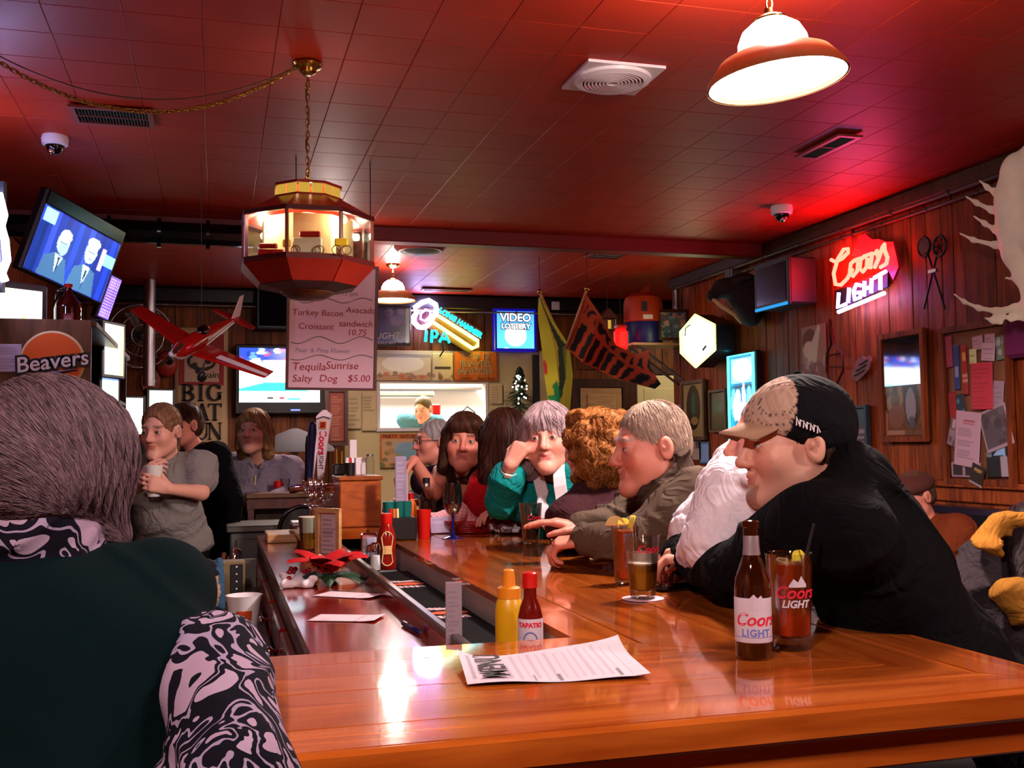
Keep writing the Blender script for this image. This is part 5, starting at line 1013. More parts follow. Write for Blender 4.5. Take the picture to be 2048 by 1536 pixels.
lit('lottery_terminal', 'bright white screen on the wall behind the person with the clear cup', (262, 832), 8.6, .19, .3, Art(20, 30, 'f0fff0').rect(0, .0, 1, .2, 'd0f0d8'), 'screen', (.95, .3, 0), post=True); lit('lottery_terminal', 'second bright white screen partly behind the person with the clear cup', (322, 815), 9.2, .2, .3, Art(20, 30, 'e8f4e8'), 'screen', (.95, .3, 0), post=True)
# neon sign cut by the left edge
O = onx(-2, 470, XL+.05) if False else at(-12, 470, 4.6); t = thing('neon_sign', O, 'white and blue neon outline sign cut off by the left edge', 'sign'); glow('neon_ice', 'b8b8ff', 60); glow('neon_blue', '40c0ff', 6)
L_ = lambda px, py: at(px, py, 4.6); MB().tube([L_(-260, 300), L_(-120, 340), L_(-60, 380), L_(0, 392), L_(8, 430), L_(2, 452), L_(10, 480), L_(14, 520), L_(4, 545), L_(10, 562)], .018, 8).build('tube', 'neon_ice', t, True); MB().tube([L_(-60, 400), L_(-12, 410), L_(-8, 470), L_(-6, 540), L_(-30, 560)], .014, 8).build('tube', 'neon_ice', t, True); MB().obox(L_(-45, 470)+CF*.06, (.18, .5, .03), CR, FZ).build('backing', 'black', t)  # tubes lengthened past the left edge to throw lavender light on the ceiling
# fan and pipe on the far left wall
fc = at(282, 672, 9.9); t = thing('wall_fan', fc, 'round wire caged metal wall fan on the far left boards', 'fan'); Fd = unit(A3(.25, -.95, 0)); r = .30; Xs, Ys, _ = basis(Fd); P_ = lambda rr, a, h=0: fc+Xs*rr*math.cos(a)+Ys*rr*math.sin(a)+Fd*h
for rr, h in ((r, 0), (r, -.1), (.2, .05), (.1, .07)): MB().tube([P_(rr, a, h) for a in np.linspace(0, 6.283, 33)[:-1]], .007, 6, True).build('cage_ring', 'steel', t, True)
m = MB()
for k in range(24): a = k*math.pi/12; m.tube([P_(.05, a, .08), P_(.2, a, .055), P_(r, a, 0), P_(r, a, -.1)], .0035, 4)
m.build('cage_wire', 'steel', t)['kind'] = 'stuff'
for k in range(4):
    a = k*math.pi/2+.4; MB().prism([P_(.03, a, 0), P_(.24, a-.25, -.03), P_(.26, a+.25, .02), P_(.06, a+.5, .02)], Fd, .003).build('blade', 'steel', t)
MB().cyl(P_(0, 0, -.2), P_(0, 0, .05), .05).build('motor', 'dark_grey', t, True); MB().cyl(P_(0, 0, -.2), fc+A3(0, .35, .0), .03).build('bracket', 'dark_grey', t, True)
q0, q1 = at(300, 535, 9.6), at(303, 655, 9.6); t = thing('stove_pipe', q1, 'vertical galvanised pipe rising to the ceiling by the wall fan', 'pipe'); autosmooth(MB().cyl(A3(q0[0], q0[1], 2.02), A3(q0[0], q0[1], H), .055, n=24).build('pipe', 'steel', t)); [autosmooth(MB().cyl(A3(q0[0], q0[1], z), A3(q0[0], q0[1], z+.03), .06, n=24).build('collar', 'steel', t)) for z in (2.05, 2.5, 2.9)]
# cut-out faces, tall banner, television and box on the far wall
def far_thing(name, label, cat, x0, y0, x1, y1, y=10.53): O, w, h = farbox(x0, y0, x1, y1, y); return thing(name, O+A3(0, .02, -h/2), label, cat), O, w, h
O = ony(301, 762, 10.53); t = tag(MB().lathe([(0, 0), (.11, 0), (.105, .015), (0, .015)], O+A3(0, .02, 0), (0, -1, 0), 28, False, sx=.8, sy=1.25).build('face_cutout', 'paint_pinkish') if M('paint_pinkish', 'a0584c', .7, var=(16, .35)) else None, 'pinkish oval paper face cut-out pinned to the far left boards', 'decoration'); m = MB()
for sx_ in (-.035, .035): m.ball(O+A3(sx_, -.006, .03), (.02, .004, .012))
m.ball(O+A3(0, -.006, -.07), (.03, .004, .008)).build('feature', 'dark_grey', None); f_ = bpy.data.objects['feature']; f_.parent = t; f_.location = tuple(ORI[f_]-ORI[t])
O = ony(334, 728, 10.53); tag(MB().ball(O, (.10, .05, .13)).build('red_balloon', 'balloon_red', None, True) if M('balloon_red', '9c2a1c', .35) else None, 'red balloon shape between the fan and the tall banner', 'decoration')
t, O, w, h = far_thing('tall_banner', 'tall cream banner lettered BIG FAT FUN under a red logo panel', 'banner', 350, 655, 455, 975)
bs_ = panel('sheet', O, FX, FZ, w, h, Art(8, 24, 'b89a72'), parent=t, t=.01); M('banner_red', '8e1f1a', .6); M('ink', '141012', .7)
u_ = w/105; MB().obox(O+A3(.0, -.006, h/2-.31), (w*.84, .006, .50), (1, 0, 0)).build('red_panel', 'banner_red', t); panel('logo_card', O+A3(0, -.011, h/2-.37), FX, FZ, w*.66, .32, Art(30, 30, 'b89a80').ell(.5, .62, .42, .28, '1c1616').ell(.5, .64, .33, .2, 'b89a80').ell(.38, .36, .07, .12, '181214').ell(.3, .5, .1, .1, '2a2020').ell(.68, .62, .1, .08, '201818'), parent=t); text('Train', O+A3(.07, -.014, h/2-.46), FX, FZ, .09, 'ink', t); text('Party Pub', O+A3(0, -.014, h/2-.30), FX, FZ, .07, 'ink', t) if False else None
def serif(ch, O, hh, par):
    m = MB(); W_ = hh*.78; th, tn, sf = hh*.17, hh*.07, hh*.055
    def bar(a, b, wd):
        a, b = np.array(a, float), np.array(b, float); d = unit(b-a); n = np.array((-d[1], d[0])); P_ = [a+n*wd/2, a-n*wd/2, b-n*wd/2, b+n*wd/2]; m.prism([O+A3((p[0]-.5)*W_, 0, (p[1]-.5)*hh) if False else O+A3(p[0], 0, p[1]) for p in P_], (0, -1, 0), .004)
    x0, x1, y0, y1 = -W_/2, W_/2, -hh/2, hh/2; srf = lambda x, y, k=.17: bar((x-hh*k, y), (x+hh*k, y), sf)
    arc = lambda cx, cy, rx, ry, a0, a1, wd: [bar((cx+rx*math.cos(a), cy+ry*math.sin(a)), (cx+rx*math.cos(b), cy+ry*math.sin(b)), wd*(.55+.6*abs(math.cos((a+b)/2)))) for a, b in zip(np.linspace(a0, a1, 13)[:-1], np.linspace(a0, a1, 13)[1:])]
    if ch == 'I': bar((0, y0), (0, y1), th); srf(0, y0+sf/2); srf(0, y1-sf/2)
    if ch in 'BF': bar((x0+hh*.16, y0), (x0+hh*.16, y1), th); srf(x0+hh*.12, y0+sf/2, .13); srf(x0+hh*.12, y1-sf/2, .13)
    if ch == 'B': arc(x0+hh*.3, hh*.25, hh*.3, hh*.22, -1.5, 1.5, th); arc(x0+hh*.3, -hh*.24, hh*.36, hh*.24, -1.5, 1.5, th); [bar((x0+.1*hh, yy), (x0+hh*.33, yy), tn) for yy in (y1-tn/2, .01*hh, y0+tn/2)]
    if ch == 'F': bar((x0+hh*.1, y1-tn/2), (x1, y1-tn/2), tn); bar((x1-tn, y1), (x1-tn, y1-hh*.2), tn); bar((x0+hh*.16, 0), (x1-hh*.2, 0), tn); bar((x1-hh*.22, .1*hh), (x1-hh*.22, -.1*hh), tn)
    if ch == 'G': arc(0, 0, W_*.46, hh*.46, .6, 5.9, th); bar((x1-hh*.1, y0+hh*.08), (x1-hh*.1, -.02*hh), th); srf(x1-hh*.1, 0, .14); bar((x1-hh*.08, y1-hh*.08), (x1-hh*.08, y1-hh*.3), tn)
    if ch == 'A': bar((x0+hh*.06, y0), (0, y1), tn); bar((0, y1), (x1-hh*.08, y0), th); bar((x0+hh*.16, -hh*.16), (x1-hh*.2, -hh*.16), tn); srf(x0+hh*.06, y0+sf/2, .12); srf(x1-hh*.08, y0+sf/2, .14)
    if ch == 'T': bar((0, y0), (0, y1), th); bar((x0, y1-tn/2), (x1, y1-tn/2), tn); [bar((x, y1), (x, y1-hh*.22), tn) for x in (x0+tn/2, x1-tn/2)]; srf(0, y0+sf/2, .16)
    if ch == 'U': bar((x0+hh*.12, y1), (x0+hh*.12, -hh*.15), th); bar((x1-hh*.12, y1), (x1-hh*.12, -hh*.15), tn); arc(0, -hh*.15, W_*.5-hh*.12, hh*.31, 3.14, 6.28, tn*1.5); srf(x0+hh*.12, y1-sf/2, .14); srf(x1-hh*.12, y1-sf/2, .12)
    if ch == 'N': bar((x0+hh*.1, y0), (x0+hh*.1, y1), tn); bar((x1-hh*.1, y0), (x1-hh*.1, y1), tn); bar((x0+hh*.08, y1), (x1-hh*.1, y0), th); srf(x0+hh*.1, y0+sf/2, .12); srf(x1-hh*.1, y1-sf/2, .12); srf(x0+hh*.04, y1-sf/2, .08)
    m.build('letter_'+ch.lower(), 'ink', par)
for row, py in (('BIG', 785), ('FAT', 824), ('FUN', 862)):
    for k, ch in enumerate(row): q = ony((377, 404, 430)[k] if row != 'BIG' else (377, 402, 429)[k], py, 10.515); serif(ch, q, .165, bs_)
t, O, w, h = far_thing('television', 'flat television on the far wall showing a bright white and blue game', 'television', 470, 688, 648, 828, 10.42); MB().obox(O+A3(0, .04, 0), (w, .07, h), (1, 0, 0), bev=.01).build('case', 'black', t); MB().obox(O+A3(0, .1, 0), (.2, .12, .2), (1, 0, 0)).build('bracket', 'black', t)
a = Art(80, 56, 'f0f6ff').rect(0, .78, 1, 1, '2a4ac8').blobs(40, ['1a2a90', '6aa8f0', 'c83a4a', 'e8f0ff', '203070'], .02, .06, (0, .7, 1, 1)).rect(.3, .5, 1, .78, 'eef4ff').poly([(0, .25), (.3, .36), (1, .36), (1, .22), (0, .12)], '38c8d8').rect(0, 0, 1, .2, 'f4f6fa').rect(.35, .07, .42, .1, '303030').rect(.5, .07, .56, .1, 'c02030').rect(.6, .05, .75, .08, '40c0d0').rect(.85, .0, 1, .3, 'd0e0f8')
panel('screen', O+A3(0, -.002, .04), FX, FZ, w-.08, h-.15, a, 'screen', t); MB().obox(O+A3(.15, -.002, -h/2+.04), (.09, .006, .012), (1, 0, 0)).build('power_light', 'led_blue', t); MB().obox(O+A3(0, .0, -h/2+.03), (w-.1, .008, .03), (1, 0, 0), bev=.003).build('speaker_bar', 'dark_grey', t)
t, O, w, h = far_thing('wall_speaker', 'large black speaker box high on the far wall beside the whiteboard', 'speaker', 513, 572, 600, 658, 10.3); MB().obox(O+A3(0, .12, 0), (w, .24, h), (1, 0, 0), bev=.01).build('cabinet', 'black', t); MB().obox(O+A3(0, -.004, 0), (w-.05, .01, h-.05), (1, 0, 0), bev=.003).build('grille', 'black_cloth', t)
# red and white model aeroplane
def air(px, py, d): return at(px, py, d)
nose, tail = air(346, 708, 5.35), air(474, 641, 5.95); ax_ = unit(tail-nose); t = thing('model_aeroplane', (nose+tail)/2, 'red and white model aeroplane hanging in front of the tall banner', 'model'); M('plane_red', '9c120c', .2, coat=.6); M('plane_white', 'd8c8cc', .25, coat=.5); Lf = np.linalg.norm(tail-nose); wl_, wr_ = air(268, 618, 5.75), air(534, 752, 5.38); side = unit(wr_-wl_); upv = unit(np.cross(side, ax_)); upv = upv if upv[2] > 0 else -upv
V = []; prof = [(0, .012, 0), (.04, .036, 0), (.12, .052, 0), (.3, .055, .004), (.5, .048, .008), (.75, .03, .012), (1, .012, .016)]
fus = MB(); n = 16
for u, r, z in prof:
    for k in range(n): a = 2*math.pi*k/n; V.append(nose+ax_*Lf*u+side*r*.85*math.cos(a)+upv*(r*math.sin(a)+z))
fus.add(V, [(j*n+k, j*n+(k+1) % n, (j+1)*n+(k+1) % n, (j+1)*n+k) for j in range(len(prof)-1) for k in range(n)]+[tuple(range(n))[::-1]]); fus.build('fuselage', 'plane_red', t, True)
cw = MB(); V = [];
for u, r, z in prof[:4]:
    for k in range(9): a = -.35-2.4*k/8; V.append(nose+ax_*Lf*u*.85+side*r*.89*math.cos(a)+upv*(r*1.05*math.sin(a)+z))
cw.add(V, [(j*9+k, j*9+k+1, (j+1)*9+k+1, (j+1)*9+k) for j in range(3) for k in range(8)]); cw.build('white_cowling', 'plane_white', t, True)
fl = MB(); V = []
for u, a0, a1 in ((.42, .0, .35), (.6, -.05, .45), (.8, .1, .6), (.96, .3, .7)):
    r = np.interp(u, [q[0] for q in prof], [q[1] for q in prof])*1.06; z = np.interp(u, [q[0] for q in prof], [q[2] for q in prof])
    for a in np.linspace(a0, a1, 4): V.append(nose+ax_*Lf*u+side*r*.88*math.cos(a)+upv*(r*math.sin(a)+z))
fl.add(V, [(j*4+k, j*4+k+1, (j+1)*4+k+1, (j+1)*4+k) for j in range(3) for k in range(3)]); fl.build('white_flash', 'plane_white', t, True)
def wing(root, tip, c0, c1, name, mat='plane_red', th=.016, fwd=.3, up=None):
    up_ = upv if up is None else up; m = MB(); V = []
    for p_, c_, h_ in ((root, c0, th), (tip, c1, th*.5)):
        for f, g in ((-fwd, 0), (.1-fwd, .5), (.45-fwd, .5), (1-fwd, 0), (.45-fwd, -.4), (.1-fwd, -.4)): V.append(p_+ax_*c_*f+up_*h_*g)
    m.add(V, [(k, (k+1) % 6, 6+(k+1) % 6, 6+k) for k in range(6)]+[(5, 4, 3, 2, 1, 0), (6, 7, 8, 9, 10, 11)]); return m.build(name, mat, t)
wc = nose+ax_*Lf*.27-upv*.03; wing(wc-side*.03, wl_, .19, .11, 'wing'); wing(wc+side*.03, wr_, .19, .11, 'wing')
st = MB(); q = unit(wr_-wc); st.prism([wc+q*.17+upv*.010-ax_*.02, wr_+upv*.006-ax_*.02, wr_+upv*.006+ax_*.01, wc+q*.17+upv*.010+ax_*.03], upv, .002); st.build('wing_stripe', 'plane_white', t)
tr_ = nose+ax_*Lf*.93+upv*.02; wing(tr_, tr_-side*.15, .09, .05, 'tailplane'); wing(tr_, tr_+side*.15, .09, .05, 'tailplane'); wing(tr_+upv*.0, tr_+upv*.13+ax_*.05, .11, .05, 'fin', 'plane_white', .012, .3, side)
MB().ball(nose+ax_*Lf*.42+upv*.05, (.06, .032, .03), X=ax_, Y=side).build('canopy', 'black_gloss', t, True); autosmooth(MB().lathe([(.02, 0), (.014, .02), (0, .03)], nose, -ax_, 16, False).build('spinner', 'plane_white', t)); pr = MB()
for sg in (-1, 1): pr.obox(nose-ax_*.012+(side*.6+upv*.8)*sg*.06, (.11, .02, .004), side*.6+upv*.8, np.cross(ax_, side*.6+upv*.8)); 
pr.build('propeller', 'brown_wood', t)
for sg in (-1, 1):
    q = wc+side*sg*.12-upv*.02-ax_*.03; MB().cyl(q, q-upv*.07, .005).build('strut', 'steel', t); MB().lathe([(.028, -.01), (.03, 0), (.028, .01)], q-upv*.08, side, 18).build('wheel', 'black', t, True)
MB().tube([nose+ax_*Lf*.4+upv*.06, A3(*(nose+ax_*Lf*.4)[:2], H)], .0015, 4).build('hanging_wire', 'dark_grey', t)
# whiteboard
bc, bU, bV = at(665, 655, 5.6), unit(A3(.997, .05, 0)), unit(A3(.01, -.10, .99)); bU = unit(bU-bV*np.dot(bU, bV)); bN = np.cross(bU, bV); t = thing('whiteboard', bc, 'hanging whiteboard of handwritten drink and sandwich specials in pink marker', 'whiteboard'); bw, bh = .47, .66
M('board_white', 'cfa6b6', .28, coat=.35); bd_ = MB().obox(bc-bN*.008, (bw, bh, .012), bU, bV, bN).build('board', 'board_white', t); m = MB(); frame_bars(m, bc-bN*.012, bU, bV, bw-.01, bh-.01, .014, .022); m.build('frame', 'lamp_red_dark', t); M('marker_pink', '94122c', .6); M('marker_red', 'a40e16', .6); M('marker_grey', '3c2c36', .6); M('marker_faint', '8d7f96', .6)
def hand_text(s_, px, py, sz, mat, al='LEFT'): D = ray(px, py); k = np.dot(bc+bN*.001-CPOS, bN)/np.dot(D, bN); text(s_, CPOS+D*k, bU, bV, sz, mat, bd_, 'handwriting', ext=.0006, off=-.0002, shear=.12, align=al, sx=1.05)
bp = lambda px, py: CPOS+ray(px, py)*(np.dot(bc+bN*.002-CPOS, bN)/np.dot(ray(px, py), bN))
for s_, px, py, sz, mt in (('to 12 pm', 665, 586, .036, 'marker_faint'), ('Turkey Bacon', 584, 624, .046, 'marker_pink'), ('Avacado', 691, 620, .046, 'marker_pink'), ('Croissant', 596, 652, .046, 'marker_pink'), ('sandwich', 677, 647, .048, 'marker_pink'), ('10.75', 694, 665, .046, 'marker_red'), ('Pear & Pine Flower', 590, 700, .036, 'marker_faint'), ('Tequila', 584, 733, .058, 'marker_pink'), ('Sunrise', 651, 731, .058, 'marker_pink'), ('Salty', 584, 757, .054, 'marker_pink'), ('Dog', 638, 757, .054, 'marker_pink'), ('$5.00', 695, 757, .052, 'marker_pink')): hand_text(s_, px, py, sz, mt)
m = MB()
for y0, am, x0 in ((601, 5, 600), (680, 7, 582), (715, 5, 582)): m.tube([bp(x0+(745-x0)*u, y0+am*math.sin(u*12+.6)) for u in np.linspace(0, 1, 25)], .0016, 5)
m.build('wavy_line', 'marker_grey', bd_)
for sg in (-1, 1): q = bc+bU*sg*.2+bV*bh/2; MB().tube([q, A3(q[0], q[1], H)], .003, 5).build('hanging_wire', 'dark_grey', t)
# framed menu, papers, posters, sign boxes round the hatch
t, O, w, h = far_thing('framed_menu', 'dark red framed wooden menu panel right of the far television', 'picture', 652, 778, 695, 890, 9.6); MB().obox(O+A3(0, .02, 0), (w, .03, h), (1, 0, 0)).build('panel', 'dark_red_wood', t); m = MB(); frame_bars(m, O, FX, FZ, w-.05, h-.05, .03, .02); m.build('frame', 'dark_wood', t); panel('print', O+A3(0, -.001, 0), FX, FZ, w-.06, h-.06, Art(16, 40, '7a3424').lines(.15, .05, .85, .95, 16, 'a06a50', .4, .6), parent=t); MB().cyl(O+A3(0, .02, -h/2), A3(O[0], O[1]+.02, 0), .03).build('post', 'dark_wood', t)
def sheet(name, label, cat, x0, y0, x1, y1, art, y=10.545, mat='paint'):
    O, w, h = farbox(x0, y0, x1, y1, y); o = panel(name, O, FX, FZ, w, h, art, mat, t=.006); return tag(o, label, cat)
pp = lambda n=12: Art(16, 24, 'd0b98a').lines(.08, .05, .92, .95, n, '6a5a3c', .35, .55)
sheet('paper_menu', 'typed paper menu left of the hatch, nearest the framed menu', 'paper', 694, 786, 722, 858, pp(14)); sheet('paper_menu', 'typed paper menu left of the hatch beside its white trim', 'paper', 724, 786, 752, 862, pp(11)); sheet('paper_menu', 'typed paper menu just right of the hatch', 'paper', 980, 768, 1005, 808, pp(7)); sheet('paper_menu', 'lower paper menu right of the hatch', 'paper', 980, 812, 1004, 850, pp(6)); sheet('paper_menu', 'small paper list beside the christmas tree', 'paper', 1008, 770, 1026, 800, pp(6))
sheet('map_poster', 'long faded landscape poster above the hatch', 'poster', 750, 706, 862, 762, Art(60, 30, 'e0cfa0').ell(.5, .62, .38, .3, 'f6f0c8').rect(0, .0, 1, .22, 'b07a4c', .7).blobs(16, ['9a6a48', 'c89a60', '7a5a40', 'c4602c'], .03, .09, (0, 0, 1, .35), .7).rect(0, .85, 1, 1, '8a8a80', .6)); sheet('small_poster', 'cream notice between the landscape poster and the orange banner', 'poster', 865, 706, 906, 762, Art(24, 30, 'dcc894').rect(.1, .42, .9, .52, '4a3c28').blobs(8, ['a86a40', '8a5a3a'], .05, .12, (0, 0, 1, .25), .7))
t, O, w, h = far_thing('team_banner', 'orange banner lettered THIS IS BEAVER NATION above the hatch', 'banner', 908, 703, 996, 763, 10.54); cloth_ = panel('cloth', O, FX, FZ, w, h, Art(20, 14, 'cc6a20'), 'canvas', t, .006)
for s_, py in (('THIS IS', 713), ('BEAVER', 728), ('NATION', 743)): q = ony(951, py, 10.53); text(s_, q, FX, FZ, .088, 'cream', cloth_, ext=.001, off=.004, space=1.12); text(s_, q+A3(0, -.003, 0), FX, FZ, .088, 'ink', cloth_, ext=.001, off=-.0015, space=1.12)
q = ony(932, 757, 10.53); text('GAMEDAY', q, FX, FZ, .03, 'ink', cloth_, ext=.001); q = ony(972, 757, 10.53); text('Reser Road', q, FX, FZ, .04, 'ink', cloth_, ext=.001, shear=.3)
sheet('saturday_poster', 'orange bordered poster with a blue lake picture under the hatch', 'poster', 760, 868, 852, 935, Art(60, 44, 'c8641c').rect(.04, .04, .96, .86, 'c89a6a').ell(.62, .45, .3, .3, '7aa0a8').rect(.3, .5, .9, .75, '88a8b8', .6).blobs(14, ['8a6a3a', '5a6a3a', 'b08a50'], .04, .1, (0, 0, .4, .8)))
for s_, px in (('PARTY', 780), ('SATURDAY', 825)): q = ony(px, 873, 10.535); text(s_, q, FX, FZ, .05, 'ink', bpy.data.objects['saturday_poster'], ext=.001)
t, O, w, h = far_thing('lottery_sign', 'square blue lit sign lettered VIDEO LOTTERY on the far wall', 'sign', 988, 616, 1074, 703, 10.46); MB().obox(O+A3(0, .05, 0), (w, .1, h), (1, 0, 0), bev=.01).build('case', 'case_blue', t) if M('case_blue', '0c0c50', .3, em='1414c0', es=.5) else 0
a = Art(60, 60, '2a8ae0').grad('3a78d8', '48a8e8'); a.ell(.5, .35, .3, .3, 'a8e4ff').ell(.5, .4, .24, .28, 'ffffff').ell(.5, .18, .08, .12, 'ffffff').rect(.2, .0, .3, .0, 'ffffff'); [a.ell(x, .42, .03, .02, '4a90b8') for x in (.34, .5, .66)]; panel('face', O+A3(0, -.002, 0), FX, FZ, w-.06, h-.06, a, 'sign_light', t); lf_ = t.children[-1]
M('sign_black', '06060c', .6); glow('sign_letter', 'ffffff', 2.2)
for s_, dz, sz in (('VIDEO', .125, .115), ('LOTTERY', .035, .075)): text(s_, O+A3(.0, -.006, dz), FX, FZ, sz, 'sign_black', lf_, ext=.002, off=.010); text(s_, O+A3(0, -.010, dz), FX, FZ, sz, 'sign_letter', lf_, ext=.002, off=.002)
t, O, w, h = far_thing('mirror_sign', 'blue tinted beer mirror lettered LIGHT leaning out beside the whiteboard', 'sign', 752, 612, 816, 692, 10.25); U_ = unit(A3(.96, -.28, 0)); V_ = FZ; MB().obox(O+A3(0, .03, 0), (w*1.2, h, .04), U_, V_, bev=.006).build('frame', 'dark_grey', t); MB().cyl(O+A3(.0, .04, .1), A3(O[0]+.02, YB, O[2]+.1), .02).build('wall_bracket', 'dark_grey', t); a = Art(30, 30, '3c3a6c').blobs(20, ['4a4a88', '2c2a50', '8a86b0'], .05, .2, al=.6).rect(.9, 0, 1, 1, 'a8c8c0'); N_ = np.cross(U_, V_); panel('glass', O+N_*.002, U_, V_, w*1.12, h*.9, a, 'gloss_print', t); text('LIGHT', O+N_*.006-FZ*.1-U_*.05, U_, V_, .09, 'white_paint', t, shear=.2); text('COLD BEER', O+N_*.006-FZ*.17-U_*.05, U_, V_, .035, 'white_paint', t)
tag(farm := MB().obox(ony(1110, 612, 10.5), (.09, .06, .09), (1, 0, 0), bev=.006).build('sensor_box', 'white_plastic'), 'small white sensor box on the far wall between the two flags', 'sensor')
O, w, h = farbox(1066, 715, 1082, 860, 10.55); struct('trim_6', MB().box((O[0]-w/2, YB-.05, .9), (O[0]+w/2, YB-.018, 2.40), bev=.004), 'black'); struct('trim_7', MB().box((3.30, YB-.06, 0), (3.40, YB-.01, 2.44), bev=.004), 'cream')
# ---- key shaped neon beer sign
t = thing('neon_key_sign', ony(890, 650, 10.42), 'neon beer sign shaped like a key, lettered LONG HAMMER IPA', 'sign'); K = lambda px, py, y=10.42: ony(px, py, y)
MB().tube([K(*q) for q in ((844, 605), (857, 601), (871, 609), (874, 622), (866, 634), (860, 646), (850, 655), (838, 654), (828, 645), (828, 633), (834, 624), (830, 615))], .026, 10, True).build('key_bow', 'neon_white', t, True); MB().tube([K(*q) for q in ((842, 627), (851, 619), (861, 622), (860, 633), (850, 642), (841, 638))], .012, 8, True).build('key_bow_inner', 'neon_violet', t, True)
MB().tube([K(*q) for q in ((869, 627), (956, 682), (955, 692), (945, 697), (861, 641))], .018, 10, True).build('key_blade', 'neon_yellow', t, True)
for nm, sk in (('letter_i', [[(853, 661), (851, 683)]]), ('letter_p', [[(863, 685), (864, 661), (872, 662), (875, 668), (872, 674), (864, 674)]]), ('letter_a', [[(879, 684), (889, 663), (899, 686)], [(884, 677), (895, 678)]])):
    m = MB(); [m.tube([K(*q) for q in s_], .014, 8) for s_ in sk]; m.build(nm, 'neon_cyan', t, True)
ua = unit(K(962, 674)-K(872, 618)); text('LONG HAMMER', K(921, 646, 10.40), ua, np.cross((0, -1, 0), ua), .072, 'neon_cyan', t, ext=.006, off=.004, space=1.0); MB().obox(ony(895, 650, 10.5), (.72, .03, .28), ua, (0, 1, 0)).build('backing', 'dark_wood', t); MB().tube([K(885, 688), K(888, 700), K(880, 712), ony(880, 712, 10.54)], .008, 6).build('cord', 'black', t)
light('key_glow', 'AREA', tuple(K(880, 640, 10.3)), 6, (.75, .8, 1), .5, (math.radians(90), 0, 0)) if False else None
# ---- christmas tree
b = ony(1040, 832, 10.25); t = thing('christmas_tree', b, 'small green christmas tree with white fairy lights beside the hatch', 'tree'); M('fir', '1f3a20', .7, var=(30, .4)); MB().cyl(b, b+A3(0, 0, .5), .012, .004).build('trunk', 'dark_wood', t); m = MB(); rs = random.Random(8)
for k in range(170):
    z = rs.uniform(.03, .5); r = .16*(1-z/.52)+.015; a = rs.uniform(0, 6.283); q = b+A3(0, 0, z+.02); e = b+A3(r*math.cos(a), r*math.sin(a), z-.015); d = unit(e-q)
    for j in range(5): p_ = q+(e-q)*(j+1)/5; s_ = unit(np.cross(d, (0, 0, 1)))*.03; m.add([p_, p_+s_*.9+d*.02-A3(0, 0, .004), p_+d*.03, p_-s_*.9+d*.02-A3(0, 0, .004)], [(0, 1, 2, 3)])
m.build('foliage', 'fir', t)['kind'] = 'stuff'
for k in range(26):
    z = rs.uniform(.02, .46); r = .15*(1-z/.52)+.02; a = rs.uniform(3.3, 6.1); MB().ball(b+A3(r*math.cos(a), r*math.sin(a), z), .009, 8, 6).build('fairy_light', 'fairy', t, True)
tag(MB().box((b[0]-.2, 10.0, 0), (b[0]+.2, 10.5, b[2]), bev=.01).build('side_counter', 'dark_wood'), 'dark counter under the small christmas tree', 'counter')
# ---- flags
def flag(name, label, pole, grid, art, ny):
    t = thing(name, pole[0], label, 'flag'); MB().tube(pole, .011, 8).build('pole', 'pale_wood', t, True); MB().tube([pole[0], A3(pole[0][0], pole[0][1], H)], .0025, 5).build('hanging_wire', 'black', t); MB().ball(pole[0], .02).build('finial', 'brass', t, True)
    G = np.array(grid); m, n = G.shape[:2]; u = np.linspace(0, m-1, art.ny+1); v = np.linspace(0, n-1, art.nx+1)
    def sm(A, x, ax):
        i = np.clip(x.astype(int), 0, A.shape[ax]-2); f = x-i; f = f*f*(3-2*f)*.5+f*.5; s = [1, 1, 1]; s[ax] = -1; f = f.reshape(s); return np.take(A, i, ax)*(1-f)+np.take(A, i+1, ax)*f
    Q = sm(sm(G, u, 0), v, 1); ny_, nx_ = art.ny, art.nx; nn = (nx_+1)*(ny_+1); idx = np.arange(nn).reshape(ny_+1, nx_+1); F = np.stack([idx[:-1, :-1], idx[:-1, 1:], idx[1:, 1:], idx[1:, :-1]], -1).reshape(-1, 4); off = CF*.003; P_ = np.concatenate([Q.reshape(-1, 3), Q.reshape(-1, 3)+off]); C = np.concatenate([art.c.reshape(-1, 3)]*2); mesh_obj('cloth', P_, np.concatenate([F, F[:, ::-1]+nn]), 'canvas', t, True, C)
a = Art(30, 60, 'b0a41c'); a.poly([(.35, 1.0), (.62, .55), (.48, .1), (.62, .1), (.9, .5), (.5, 1.0)], '1d2c14').poly([(0, 1), (.3, 1), (0, .9)], '14803c').poly([(.0, .06), (.3, .12), (.62, .0), (.2, 0)], '14803c').poly([(.25, .2), (.4, .3), (.6, .15), (.4, .0)], '0f6a34').ell(.06, .36, .1, .05, 'b02a1c').rect(.75, 0, 1, .5, 'a88c18', .5)
D = 8.6; F_ = lambda px, py, d=D: at(px, py, d)
flag('yellow_flag', 'yellow and green flag hanging limp from a pole by the far wall', [F_(1079, 583), F_(1130, 700, 8.75)], [[F_(1076, 598), F_(1080, 592, 8.55), F_(1086, 600, 8.65)], [F_(1076, 640), F_(1096, 640, 8.5), F_(1112, 650, 8.65)], [F_(1084, 700), F_(1112, 700, 8.5), F_(1138, 690, 8.65)], [F_(1090, 760), F_(1118, 770, 8.5), F_(1146, 750, 8.65)], [F_(1096, 800), F_(1120, 815, 8.55), F_(1140, 820, 8.65)]][::-1], a, 0)
a = Art(70, 50, 'b8431a')
for k in range(9): x = .05+k*.11; a.poly([(x, .02), (x+.07, .05), (x+.10, .45), (x+.03, .42)], '15100e').poly([(x+.02, .55+.03*(k % 2)), (x+.08, .52), (x+.07, .85), (x+.03, .8)], '15100e')
